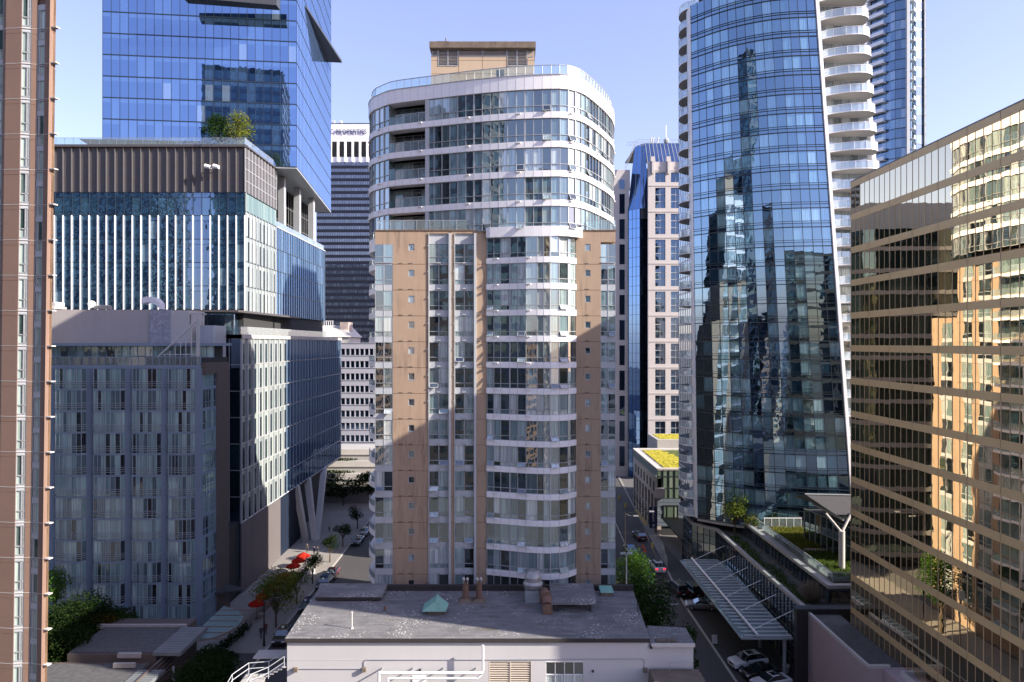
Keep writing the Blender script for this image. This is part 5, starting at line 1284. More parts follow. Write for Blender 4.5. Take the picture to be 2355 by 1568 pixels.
# right-hand lower annex
An_ = thing('low_white_annex', 'small lower white annex with dark roof joined to the right of the low white building', 'building', (14.2, 62, 0))
mb = MB(); mb.prism([(xb + .02, 60.6), (X(1594, 60.6), 60.6), (X(1594, 60.6), 63.6), (xb + .5, 64.2)], 0, 13.25); mb.build('wall', M['render'], An_)
mb = MB(); mb.prism([(xb + .22, 60.4), (X(1598, 60.4), 60.4), (X(1594, 60.4) + .2, 63.9), (xb + .7, 64.4)], 13.26, 13.4); mb.build('roof', M['membrane'], An_)
mb = MB(); mb.box(xb + .25, X(1597, 60.4), 60.25, 60.4, 13.2, 13.5); mb.build('white_edge', M['lconcrete'], An_)
mb = MB()
for i in range(2): mb.box(xb + .8 + i * 1.0, xb + 1.7 + i * 1.0, 60.7, 61.3, 13.42, 13.55)
mb.build('roof_grate', M['stained'], An_)
mb = MB(); mb.tube((X(1497, 60.5), 60.5, Z(1485, 60.5)), (X(1497, 60.2), 60.2, Z(1486, 60.5)), .13, n=8); mb.build('wall_lamp', M['black'], An_)
mb = MB(); mb.box(xb + .05, 16.6, 52, 60.1, 0, 11.35); mb.build('lower_wing', M['stained'], An_)
mb = MB(); x_ = X(1542, 59.5)
for q in (x_, x_ + 2.0): mb.tube((q, 59.8, 9), (q, 59.8, Z(1526, 59.5)), .03, n=5)
for z_ in (Z(1526, 59.5), Z(1537, 59.5)): mb.tube((x_, 59.8, z_), (x_ + 2.0, 59.8, z_), .03, n=5)
mb.build('ladder_rail', M['greym'], An_)

# ---- things on the roof
ZR = 14.0
def rt(name, label, cat, c, group=None): return thing(name, label, cat, c, group)
o = rt('raised_roof_hatch', 'long flat grey hatch cover spattered white at the far left corner of the roof', 'roof hatch', (-16.5, 70.5, ZR))
mb = MB(); mb.hexa([(-19.6, 68.9, ZR + .15), (-13.0, 68.9, ZR + .15), (-12.9, 71.9, ZR + .35), (-20.0, 71.9, ZR + .35)], [(-19.6, 68.9, ZR + .4), (-13.0, 68.9, ZR + .4), (-12.9, 71.9, ZR + .75), (-20.0, 71.9, ZR + .75)]); mb.build('cover', M['membrane'], o)
mb = MB(); mb.box(-19.5, -13.1, 69.0, 71.6, ZR, ZR + .15); mb.box(-19.62, -12.98, 68.86, 68.9, ZR + .14, ZR + .4); mb.build('curb', M['tar'], o)
o = rt('flat_roof_cover', 'flat grey slab cover on short legs beside the rusty duct', 'roof hatch', (6.2, 68.3, ZR))
mb = MB(); mb.hexa([(4.0, 66.0, ZR + .75), (8.4, 66.0, ZR + .75), (8.6, 70.6, ZR + .95), (4.1, 70.6, ZR + .95)], [(4.0, 66.0, ZR + 1.0), (8.4, 66.0, ZR + 1.0), (8.6, 70.6, ZR + 1.2), (4.1, 70.6, ZR + 1.2)]); mb.build('cover', M['membrane'], o)
for (a, b) in ((4.6, 66.5), (7.8, 66.5), (4.6, 70), (7.9, 70)):
    mb = MB(); mb.box(a - .12, a + .12, b - .12, b + .12, ZR, ZR + .78); mb.build('leg', M['black'], o)
M['copper'] = paint('verdigris_copper', (.20, .42, .36), .65, .12, 2.0, .4, (.12, .22, .18))
o = rt('copper_roof_vent', 'green copper gabled roof vent near the roof centre-left', 'roof vent', (-7.3, 66.2, ZR))
mb = MB(); mb.box(-7.9, -6.5, 65.5, 66.9, ZR, ZR + .45); mb.build('base', M['stained'], o)
mb = MB(); zb_ = ZR + .42
mb.face([(-8.4, 65.1, zb_), (-6.1, 65.1, zb_), (-7.1, 65.4, zb_ + .95)]); mb.face([(-6.1, 65.1, zb_), (-6.0, 67.2, zb_), (-7.1, 67.0, zb_ + .95), (-7.1, 65.4, zb_ + .95)])
mb.face([(-8.4, 67.2, zb_), (-8.4, 65.1, zb_), (-7.1, 65.4, zb_ + .95), (-7.1, 67.0, zb_ + .95)]); mb.face([(-6.0, 67.2, zb_), (-8.4, 67.2, zb_), (-7.1, 67.0, zb_ + .95)]); mb.face([(-8.4, 65.1, zb_), (-8.4, 67.2, zb_), (-6.0, 67.2, zb_), (-6.1, 65.1, zb_)])
mb.tube((-7.1, 65.2, zb_ + .98), (-7.1, 67.2, zb_ + .98), .05, n=6); mb.build('cap', M['copper'], o)
o = rt('copper_roof_box', 'flat green copper box vent by the far right roof corner', 'roof vent', (10.0, 70.7, ZR))
mb = MB(); mb.box(9.4, 10.6, 70.2, 71.4, ZR, ZR + .4); mb.build('base', M['stained'], o)
mb = MB(); mb.hexa([(9.3, 70.1, ZR + .4), (10.7, 70.1, ZR + .4), (10.7, 71.5, ZR + .5), (9.3, 71.5, ZR + .5)], [(9.35, 70.15, ZR + .55), (10.65, 70.15, ZR + .55), (10.65, 71.45, ZR + .68), (9.35, 71.45, ZR + .68)]); mb.build('lid', M['copper'], o)
M['rust'] = paint('rusty_steel', (.17, .10, .07), .8, .35, 2.5, .6, (.06, .035, .03))
M['galv'] = paint('galvanised_steel', (.38, .38, .38), .45, .2, 2.0, .4, (.15, .12, .1), metal=.5)
for (px, side) in ((1070, 'left'), (1101, 'right')):
    xq = X(px, 69.0); o = rt('twin_flue_stack', 'square rusty flue stack with two shiny spinning cowls, %s of the pair' % side, 'chimney', (xq, 69.0, ZR), 'rusty flue stacks on the roof')
    mb = MB(); mb.hexa([(xq - .75, 68.3, ZR + .01), (xq + .75, 68.3, ZR + .01), (xq + .75, 69.8, ZR + .01), (xq - .75, 69.8, ZR + .01)], [(xq - .4, 68.7, ZR + .25), (xq + .4, 68.7, ZR + .25), (xq + .4, 69.5, ZR + .25), (xq - .4, 69.5, ZR + .25)]); mb.build('base', M['stained'], o)
    mb = MB(); mb.lathe((xq, 69.05, ZR + .2), [(.34, 0), (.3, .1), (.3, 1.5), (.33, 1.52), (.33, 1.6), (0, 1.6)], 14); mb.build('stack', M['rust'], o)
    for dx in (-.19, .19):
        mb = MB(); mb.lathe((xq + dx, 69.05, ZR + 1.75), [(.06, 0), (.06, .18), (.1, .2), (.16, .32), (.17, .42), (.12, .55), (0, .66)], 10); mb.build('cowl', M['galv'], o)
o = rt('domed_roof_fan', 'large ribbed galvanised dome fan on a square grey duct', 'ventilator', (2.35, 69.0, ZR)); c = (2.35, 69.2, ZR)
mb = MB(); mb.box(1.55, 3.2, 68.4, 69.9, ZR, ZR + 1.2); mb.build('duct', M['greym'], o)
mb = MB(); pr = [(.72, 1.2), (.9, 1.35), (.95, 1.5), (1.0, 1.75), (.86, 1.95), (.82, 2.0), (.84, 2.4), (.68, 2.75), (.45, 2.95), (0, 3.02)]
mb.lathe(c, pr, 24); 
for k in range(20):
    t = 2 * math.pi * k / 20
    for (r0, z0), (r1, z1) in zip(pr[1:], pr[2:-1]): mb.tube((c[0] + r0 * math.cos(t), c[1] + r0 * math.sin(t), c[2] + z0), (c[0] + r1 * math.cos(t), c[1] + r1 * math.sin(t), c[2] + z1), .03, n=4)
mb.build('dome', M['galv'], o)
o = rt('rusty_bent_duct', 'rusty bent duct with dark mouth between dome fan and flat cover', 'duct', (3.6, 66.5, ZR))
mb = MB(); pts = [(3.4, 68.6, ZR + 1.0), (3.5, 67.6, ZR + 1.25), (3.6, 66.7, ZR + 1.1), (3.62, 66.1, ZR + .7), (3.62, 65.8, ZR + .15)]
for a, b in zip(pts, pts[1:]): mb.tube(a, b, .48, .46, n=16)
mb.tube((3.5, 67.0, ZR + 1.2), (3.58, 66.8, ZR + 1.16), .54, n=16); mb.tube((3.4, 68.5, ZR), (3.4, 68.5, ZR + 1.4), .4, n=14); mb.build('pipe', M['rust'], o)
mb = MB(); mb.box(3.15, 4.1, 65.45, 65.6, ZR + .02, ZR + .8); mb.build('mouth', M['rust'], o)
o = rt('roof_vent_pipe', 'thin white vent pipe casting a long shadow on the sunlit roof', 'pipe', (X(809, 62.3), 62.3, ZR))
mb = MB(); mb.lathe((X(809, 62.3), 62.3, ZR), [(.16, 0), (.06, .15), (.06, 1.38), (.1, 1.4), (.1, 1.52), (0, 1.52)], 10); mb.build('pipe', M['lconcrete'], o)
o = rt('short_roof_pipe', 'short stubby pipe stub at the shadow edge on the roof', 'pipe', (X(885, 66.5), 66.5, ZR))
mb = MB(); mb.tube((X(885, 66.5), 66.5, ZR), (X(885, 66.5), 66.5, ZR + .4), .12, n=8); mb.build('pipe', M['rust'], o)
o = rt('roof_ladder_rails', 'pair of thin dark ladder rails at the right roof edge', 'ladder', (12.4, 66, ZR))
for y in (65.3, 66.1):
    mb = MB(); mb.tube((12.35, y, ZR - .3), (12.35, y, ZR + 1.3), .035, n=6); mb.build('rail', M['black'], o)
# external stair, left of the building
St = thing('steel_fire_stair', 'grey steel fire stair with tubular handrails at the left end of the white building', 'staircase', (-21.5, 60, 0))
mb = MB(); mb.box(-23.2, xa, 61.6, 63.2, 11.55, 11.65); mb.box(-23.5, -21.6, 59.0, 61.0, 10.4, 10.5); mb.build('landing', M['concrete'], St)
for i in range(7):
    mb = MB(); mb.box(-24.2 - .02 * i, -22.4, 58.9 - .32 * i - .3, 58.9 - .32 * i, 10.2 - .2 * i, 10.26 - .2 * i); mb.build('tread', M['concrete'], St)
for i in range(5):
    mb = MB(); mb.box(-21.6 + .36 * i, -21.25 + .36 * i, 60.3, 61.3, 10.55 + .2 * i, 10.6 + .2 * i); mb.build('tread', M['concrete'], St)
def rail(pts, posts=True):
    m_ = MB()
    for h in (1.0, .5):
        for a, b in zip(pts, pts[1:]): m_.tube((a[0], a[1], a[2] + h), (b[0], b[1], b[2] + h), .035, n=6)
    for a in pts: m_.tube(a, (a[0], a[1], a[2] + 1.0), .035, n=6)
    m_.build('handrail', M['greyp'], St)
rail([(-24.6, 56.6, 8.8), (-24.0, 59.0, 10.4), (-23.3, 60.9, 10.5), (-21.6, 61.2, 10.5), (-19.8, 61.5, 11.6)])
rail([(-23.0, 56.6, 8.8), (-22.4, 59.0, 10.4), (-21.2, 59.9, 10.6), (-19.9, 60.2, 11.4)])
mb = MB(); mb.box(-21.9, -21.75, 60.5, 60.6, 0, 10.4); mb.box(-23.4, -23.3, 60.8, 60.9, 0, 10.4); mb.build('post', M['concrete'], St)

# ================================================================== ground, streets
def sheet(name, pts, z, mat, kind='structure'):
    m_ = MB(); m_.face([(p[0], p[1], z) for p in pts]); o = m_.build(name, mat); o['kind'] = kind; return o
def slab(name, pts, z0, z1, mat):
    m_ = MB(); m_.prism(pts, z0, z1); o = m_.build(name, mat); o['kind'] = 'structure'; return o
M['ground'] = paint('city_ground', (.11, .11, .11), .9, .2, .05)
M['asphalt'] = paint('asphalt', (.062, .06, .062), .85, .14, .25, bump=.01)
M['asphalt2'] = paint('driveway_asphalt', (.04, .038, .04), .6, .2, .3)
M['pave'] = paint('pale_paving', (.25, .235, .22), .8, .12, .3)
M['kerb'] = paint('kerb_concrete', (.38, .37, .35), .8, .1)
M['line'] = paint('road_paint', (.55, .54, .5), .7, .1)
sheet('ground', [(-900, -400), (900, -400), (900, 2500), (-900, 2500)], -.06, M['ground'])
sheet('left_street_road', [(-31.6, 40), (-19.5, 40), (-19.5, 420), (-31.6, 420)], 0, M['asphalt'])
sheet('right_street_road', [(17, 40), (26.6, 40), (26.6, 106), (27.6, 120), (33.0, 220), (33.0, 420), (22, 420), (17, 120)], 0, M['asphalt'])
sheet('cross_street_road', [(-70, 176), (60, 176), (60, 188), (-70, 188)], .004, M['asphalt'])
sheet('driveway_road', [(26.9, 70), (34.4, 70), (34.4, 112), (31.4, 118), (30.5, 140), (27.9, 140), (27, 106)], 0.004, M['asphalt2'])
slab('left_sidewalk', [(-43, 88), (-31.9, 88), (-31.9, 174), (-43, 174)], -.05, .13, M['pave'])
slab('left_kerb', [(-31.9, 60), (-31.6, 60), (-31.6, 174), (-31.9, 174)], -.05, .15, M['kerb'])
slab('right_kerb', [(26.6, 40), (26.85, 40), (26.9, 106), (27.9, 120), (27.6, 120), (26.6, 106)], -.05, .13, M['kerb'])
slab('far_right_sidewalk', [(27.9, 120), (30.7, 136), (30.7, 170), (34, 220), (33.1, 220), (28.2, 128)], -.05, .13, M['pave'])
slab('middle_sidewalk', [(12.2, 60), (16.8, 60), (16.8, 120), (21.8, 300), (12.2, 300)], -.05, .13, M['pave'])
slab('tower_sidewalk', [(-19.4, 60), (-17.6, 60), (-17.6, 170), (-19.4, 170)], -.05, .13, M['pave'])
sheet('pavement_strip', [(-36.3, 100), (-35.9, 100), (-35.9, 136), (-36.3, 136)], .134, M['concrete'])
sheet('road_line', [(21.8, 60), (21.95, 60), (22.4, 120), (26.4, 220), (26.25, 220), (22.25, 120)], .004, M['line'])
sheet('crossing_line_road', [(17, 112.6), (26.8, 112.6), (26.8, 112.8), (17, 112.8)], .004, M['black'])
sheet('crossing_line_road', [(17, 111.2), (26.8, 111.2), (26.8, 111.35), (17, 111.35)], .004, M['black'])
sheet('yellow_path', [(29.6, 150), (30.6, 150), (30.6, 164), (29.9, 164)], .134, paint('yellow_paving', (.42, .28, .08), .8))
sheet('forecourt_ground', [(-60, 50), (-31.9, 50), (-31.9, 88), (-60, 88)], .0, M['asphalt'])
sheet('forecourt_path', [(-60, 96.4), (-43.0, 96.4), (-43.0, 109), (-60, 109)], .01, M['umber'])
sheet('plaza_ground', [(-75, 139), (-43, 139), (-43, 174), (-75, 174)], .05, M['pave'])
# deep dark ramp mouth beside the parking building
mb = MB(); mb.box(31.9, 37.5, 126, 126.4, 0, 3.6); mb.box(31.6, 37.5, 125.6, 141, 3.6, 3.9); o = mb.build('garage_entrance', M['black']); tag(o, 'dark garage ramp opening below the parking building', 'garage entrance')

# ================================================================== vehicles
M['tyre'] = paint('tyre', (.015, .015, .016), .8, .05); M['rim'] = paint('rim', (.45, .46, .48), .3, .05, metal=.8)
M['cglaz'] = glass('car_glass', [(0, (.01, .012, .014)), (.6, (.02, .022, .025))], (.8, .9, 1), .2, 3, .02, .001, 1)
M['head'] = paint('headlight', (.75, .78, .8), .15, .02); 
_t = NT('brake_light'); _p = _t.n('ShaderNodeBsdfPrincipled'); _p.inputs['Base Color'].default_value = (.5, .01, .02, 1); _p.inputs['Emission Color'].default_value = (1, .02, .05, 1); _p.inputs['Emission Strength'].default_value = 1.2; _t.l(_p.outputs[0], _t.out.inputs[0]); M['brake'] = _t.mat
M['tail'] = paint('tail_light', (.35, .01, .015), .3, .05)
def carpaint(name, col): 
    m_ = paint(name, col, .28, .02, spec=.6); p = [n for n in m_.node_tree.nodes if n.type == 'BSDF_PRINCIPLED'][0]; p.inputs['Coat Weight'].default_value = .7; p.inputs['Coat Roughness'].default_value = .08; return m_
SEDAN = dict(L=4.7, W=1.84, H=1.44, body=[(0, .55), (.02, .75), (.25, .88), (1.15, .98), (3.75, 1.02), (4.55, .95), (4.68, .8), (4.7, .5)], roof=[(1.2, .97), (1.95, 1.38), (2.5, 1.44), (3.1, 1.42), (3.95, 1.03)])
SUV = dict(L=4.65, W=1.88, H=1.66, body=[(0, .55), (.02, .85), (.2, 1.0), (1.15, 1.1), (4.3, 1.14), (4.6, 1.05), (4.65, .8), (4.65, .5)], roof=[(1.15, 1.08), (1.85, 1.56), (2.4, 1.66), (3.6, 1.64), (4.4, 1.12)])
TRUCK = dict(L=5.3, W=1.95, H=1.85, body=[(0, .6), (.02, 1.0), (.2, 1.15), (1.3, 1.2), (5.1, 1.25), (5.25, 1.15), (5.3, .9), (5.3, .55)], roof=[(1.3, 1.18), (1.9, 1.75), (2.5, 1.85), (4.7, 1.83), (5.1, 1.22)])
def car(label, col, kind, x, y, heading, group=None, braking=False, rack=False):
    """Nose towards local -Y; heading turns it about Z."""
    k = kind; o = thing('car', label, 'car', (0, 0, 0), group); W2 = k['W'] / 2; L = k['L']
    def loft(secs, name, mat, par, cap=True):
        m_ = MB(); n = len(secs[0]); base = len(m_.v)
        for s in secs: m_.v += s
        for i in range(len(secs) - 1):
            for j in range(n): a = i * n + j; b = i * n + (j + 1) % n; m_.f.append((a, b, b + n, a + n)); m_.m.append(0); m_.r.append(.4)
        m_.f.append(tuple(range(n))); m_.m.append(0); m_.r.append(.4); m_.f.append(tuple(reversed(range((len(secs) - 1) * n, len(secs) * n)))); m_.m.append(0); m_.r.append(.4)
        ob = m_.build(name, mat, par, smooth=False); bv = ob.modifiers.new('b', 'BEVEL'); bv.width = .05; bv.segments = 2; bv.limit_method = 'ANGLE'; bv.angle_limit = math.radians(25); return ob
    secs = []
    for i, (yy, zt) in enumerate(k['body']):
        e = .82 if i == 0 or i == len(k['body']) - 1 else (.9 if i in (1, len(k['body']) - 2) else 1); w_ = W2 * e; zl = .28 if 0 < i < len(k['body']) - 1 else .38
        secs.append([(-w_ * .96, yy, zl), (-w_, yy, zl + .2), (-w_, yy, max(zt - .14, zl + .22)), (-w_ * .86, yy, zt), (w_ * .86, yy, zt), (w_, yy, max(zt - .14, zl + .22)), (w_, yy, zl + .2), (w_ * .96, yy, zl)])
    loft(secs, 'body', carpaint('paint_' + label.split()[0], col), o)
    secs = []; r_ = k['roof']; H_ = k['H']
    for i, (yy, zt) in enumerate(r_):
        t = (zt - r_[0][1]) / (H_ - r_[0][1]); wt = W2 * (.9 - .16 * t); secs.append([(-W2 * .9, yy, r_[0][1] - .06), (-wt, yy, zt), (wt, yy, zt), (W2 * .9, yy, r_[0][1] - .06)])
    loft(secs, 'windows', M['cglaz'], o)
    m_ = MB(); a, b = r_[1][0] + .15, r_[-2][0] + (.1 if k is not SEDAN else -.05); m_.hexa([(-W2 * .70, a, H_ - .07), (W2 * .70, a, H_ - .07), (W2 * .70, b, H_ - .05), (-W2 * .70, b, H_ - .05)], [(-W2 * .66, a + .05, H_ + .0), (W2 * .66, a + .05, H_ + .0), (W2 * .66, b - .05, H_ + .02), (-W2 * .66, b - .05, H_ + .02)])
    m_.build('roof', bpy.data.materials['paint_' + label.split()[0]], o)
    if k is not TRUCK: m_ = MB(); m_.box(-W2 * .45, W2 * .45, a + .15, a + .95, H_ + .02, H_ + .03); m_.build('sunroof', M['cglaz'], o)
    for yy in (.85, L - .95):
        for s in (-1, 1):
            m_ = MB(); m_.tube((s * (W2 - .22), yy, .33), (s * (W2 + .01), yy, .33), .33, n=16); wl = m_.build('wheel', M['tyre'], o)
            m_ = MB(); m_.tube((s * (W2 + .005), yy, .33), (s * (W2 + .02), yy, .33), .2, n=12); m_.build('rim', M['rim'], wl)
    for s in (-1, 1):
        zt = k['body'][2][1]; m_ = MB(); m_.box(s * W2 * .68 - .2, s * W2 * .68 + .2, -.03, .12, zt - .3, zt - .14); m_.build('headlight', M['head'], o)
        m_ = MB(); m_.box(s * W2 * .72 - .2, s * W2 * .72 + .2, L - .12, L + .02, zt - .26, zt - .06); m_.build('tail_light', M['brake'] if braking else M['tail'], o)
        m_ = MB(); m_.box(s * (W2 + .02), s * (W2 + .2), r_[0][0] + .35, r_[0][0] + .5, r_[0][1] - .02, r_[0][1] + .14); m_.build('wing_mirror', M['black'], o)
    m_ = MB(); m_.box(-.28, .28, L - .02, L + .015, .62, .74); m_.build('number_plate', M['letter'], o)
    m_ = MB(); m_.box(-W2 * .45, W2 * .45, -.02, .06, .5, .72); m_.build('grille', M['black'], o)
    if rack:
        for s in (-.6, .6): m_ = MB(); m_.tube((s, 2.0, k['H'] + .12), (s, L - .6, k['H'] + .1), .035, n=6); m_.build('roof_bar', M['greyp'], o)
    for ch in kids(o): ch.location = (0, -L / 2, 0)
    o.location = (x, y, .02); o.rotation_euler = (0, 0, heading); return o
PI = math.pi
GP = 'cars along the left street'
def gx(px, py, h=.6): Y_ = (ZC - h) * F / (py - VY); return X(px, Y_), Y_
car('white SUV with glowing red tail lights braking on the right street', (.72, .72, .74), SUV, *gx(1511, 1302), PI + .05, 'cars on the right street', True)
car('silver saloon behind the black lamp post, farther up the right street', (.55, .56, .58), SEDAN, *gx(1449, 1263), PI + .02, 'cars on the right street')
car('black estate farthest up the right street by the stone arcade', (.018, .018, .02), SUV, *gx(1470, 1232), PI + .12, 'cars on the right street')
car('black pickup-like SUV with roof bars parked at the driveway mouth', (.012, .012, .014), TRUCK, *gx(1556, 1350, .9), PI + .18, 'cars at the hotel driveway', False, True)
car('blackish SUV beside the one with roof bars, half under the glass canopy', (.015, .014, .014), TRUCK, *gx(1588, 1352, .9), PI + .2, 'cars at the hotel driveway')
car('grey saloon driving out across the driveway from under the canopy', (.16, .16, .18), SEDAN, *gx(1612, 1390), -PI / 2 - .15, 'cars at the hotel driveway')
car('pearl white SUV with dark sunroof parked under the canopy\'s near end', (.74, .74, .76), SUV, *gx(1719, 1520), -PI / 2 + .25, 'cars at the hotel driveway')
car('shiny black saloon parked between two light cars at the bottom right', (.01, .01, .012), SEDAN, *gx(1748, 1543), -PI / 2 + .3, 'cars at the hotel driveway')
car('silvery white saloon cut by the bottom edge of the photo', (.6, .6, .62), SEDAN, *gx(1773, 1566), -PI / 2 + .3, 'cars at the hotel driveway')
for (lab, col, k, px, py) in (('navy saloon parked at the far kerb with a lit bonnet', (.02, .04, .09), SEDAN, 818, 1242), ('slate car parked behind the navy one, beyond the tower\'s flank', (.10, .13, .17), SEDAN, 832, 1222),
        ('dark red car parked by the left kerb between small trees', (.12, .01, .015), SEDAN, 752, 1318), ('charcoal black SUV parked next to the dark red car', (.02, .02, .025), SUV, 738, 1340), ('dark green car with pale windows at the sunny kerb', (.03, .07, .05), SEDAN, 691, 1388), ('jet black car half hidden by the white building corner', (.012, .012, .014), SUV, 651, 1462)):
    x, y = gx(px, py); car(lab, col, k, x if abs(x + 30.4) > 1.6 else -30.5, y, random.uniform(-.02, .02), GP)

# ================================================================== street furniture
def lamp_post(label, x, y, h, arms, mat, head=M['greym']):
    o = thing('street_lamp', label, 'street lamp', (x, y, 0)); m_ = MB(); m_.tube((x, y, 0), (x, y, h), .13, .07, n=10); m_.tube((x, y, 0), (x, y, .8), .2, .14, n=10); m_.build('pole', mat, o)
    for (dx, dy, dz) in arms:
        m_ = MB(); p = (x, y, h - .3); q = (x + dx * .5, y + dy * .5, h + dz); r = (x + dx, y + dy, h + dz)
        m_.tube(p, q, .05, n=6); m_.tube(q, r, .05, n=6); m_.build('arm', mat, o)
        m_ = MB(); m_.box(r[0] - .35, r[0] + .35, r[1] - .14, r[1] + .14, r[2] - .1, r[2] + .05); m_.build('lamp_head', head, o)
Yp = 98.0
lamp_post('tall black street lamp with two arms beside the tower\'s right flank', X(1437, Yp), Yp, Z(1177, Yp), [(3.8, 0, .1), (1.6, .3, -.6)], M['black'])
lamp_post('curved black street lamp in front of the sunlit left pavement tree', X(607, 90), 90, Z(1367, 92), [(1.7, 0, .3)], M['black'], M['black'])
lamp_post('thin pale lamp post rising behind the right end of the flat roof', X(1440, 74), 74, Z(1272, 74), [(.3, 0, 0), (-.3, 0, 0)], M['lconcrete'])
lamp_post('silver lamp post in front of the parking building', X(1596, 121), 121.5, Z(1188, 121), [(1.4, 0, .1)], M['greyp'])
lamp_post('white lamp post on the pavement by the stone arcade', X(1421, 160) + 14, 160, Z(1150, 160), [(-1.0, 0, .1)], M['whitem'])
o = thing('utility_pole', 'wooden utility pole with a pale grey transformer box beside the right street', 'utility pole', (X(1525, 86), 86, 0))
mb = MB(); mb.tube((X(1525, 86), 86, 0), (X(1525, 86), 86, Z(1330, 86)), .17, .13, n=10); mb.build('pole', M['stained'], o)
mb = MB(); mb.box(X(1525, 86) - .3, X(1525, 86) + .4, 85.5, 85.8, Z(1378, 86), Z(1356, 86)); mb.build('transformer_box', M['lconcrete'], o)
mb = MB(); mb.tube((X(1525, 86), 86, Z(1392, 86)), (X(1560, 86), 86, Z(1388, 86)), .05, n=6); mb.build('lamp_arm', M['greyp'], o)
for i, (px, py, lb) in enumerate(((1500, 1358, 'round manhole cover in the right street, nearest the bushy tree'), (1512, 1342, 'round manhole cover in the right street, between two others'), (1480, 1336, 'round manhole cover nearest the middle pavement'))):
    x, y = gx(px, py, 0); mb = MB(); mb.tube((x, y, .002), (x, y, .012), .42, n=20); o = mb.build('manhole_cover', M['black']); tag(o, lb, 'manhole cover', 'manholes in the right street')
for i, (xa_, za_, lb) in enumerate(((14.0, 9.5, 'upper sagging overhead cable over the right street'), (14.0, 8.6, 'lower sagging overhead cable over the right street'))):
    mb = MB(); pts = [Vector((X(1525, 86), 86, 12.0 - i)).lerp(Vector((26.0 + i, 150, 9)), t_) - Vector((0, 0, 6 * t_ * (1 - t_))) for t_ in linsteps(0, 1, .1)]
    for a, b in zip(pts, pts[1:]): mb.tube(a, b, .025, n=4)
    o = mb.build('overhead_cable', M['black']); tag(o, lb, 'cable', 'overhead cables')
o = thing('sandwich_board', 'pale rectangular sandwich board standing on the dark driveway', 'sign', (*gx(1642, 1480, 0), 0)); x, y = gx(1642, 1480, 0)
mb = MB(); mb.hexa([(x - .35, y - .3, .05), (x + .35, y - .3, .05), (x + .35, y - .25, .05), (x - .35, y - .25, .05)], [(x - .35, y - .05, 1.2), (x + .35, y - .05, 1.2), (x + .35, y, 1.2), (x - .35, y, 1.2)]); mb.build('panel', M['lconcrete'], o)
mb = MB(); mb.box(x - .38, x + .38, y - .32, y + .3, .02, .12); mb.build('base', M['black'], o)
for i, (px, py) in enumerate(((1478, 1256), (1482, 1265))):
    x, y = gx(px, py, .3); o = thing('traffic_cone', 'orange traffic cone on the right street, ' + ('the farther one' if i == 0 else 'the nearer one'), 'traffic cone', (x, y, 0), 'cones on the right street')
    mb = MB(); mb.lathe((x, y, 0), [(.34, 0), (.34, .06), (.22, .07), (.05, .85), (0, .86)], 12); mb.build('cone', paint('cone_orange', (.75, .10, .03), .6), o)
for i, (px, py) in enumerate(((1424, 1146), (1438, 1165), (1493, 1258))):
    x, y = gx(px, py, .4); x = max(x, 27.7); o = thing('yellow_bollard', 'yellow bollard on the far right pavement, number along the kerb: ' + ('farthest', 'middle', 'nearest')[i], 'bollard', (x, y, .1), 'yellow bollards')
    o['label'] = ('yellow bollard farthest up the right pavement', 'yellow bollard second farthest up the right pavement', 'yellow bollard nearest, beside the black estate car')[i]
    mb = MB(); mb.lathe((x, y, .1), [(.2, 0), (.2, 1.1), (.12, 1.2), (0, 1.22)], 12); mb.build('post', paint('bollard_yellow', (.6, .42, .03), .6), o)
x, y = gx(1807, 1540, .3); o = thing('white_flower_pot', 'round white pot standing by the dark hotel entrance', 'flower pot', (x, y, 0))
mb = MB(); mb.lathe((x, y, 0), [(.3, 0), (.42, .6), (.46, .9), (.38, .9), (.36, .8), (0, .8)], 16); mb.build('pot', M['lconcrete'], o)
for i, (a, b, c_, d) in enumerate(((27.95, 122, 28.3, 125), (28.6, 127.5, 28.9, 130.5))):
    o = thing('concrete_barrier', ('pale low barrier beside the kerb, nearer the garage mouth', 'pale low barrier beside the kerb, nearer the stone arcade')[i], 'barrier', (a, b, .1)); mb = MB(); mb.hexa([(a, b, .1), (a + .3, b, .1), (c_ + .3, d, .1), (c_, d, .1)], [(a + .08, b, 1.5), (a + .22, b, 1.5), (c_ + .22, d, 1.5), (c_ + .08, d, 1.5)]); mb.build('panel', M['lconcrete'], o)
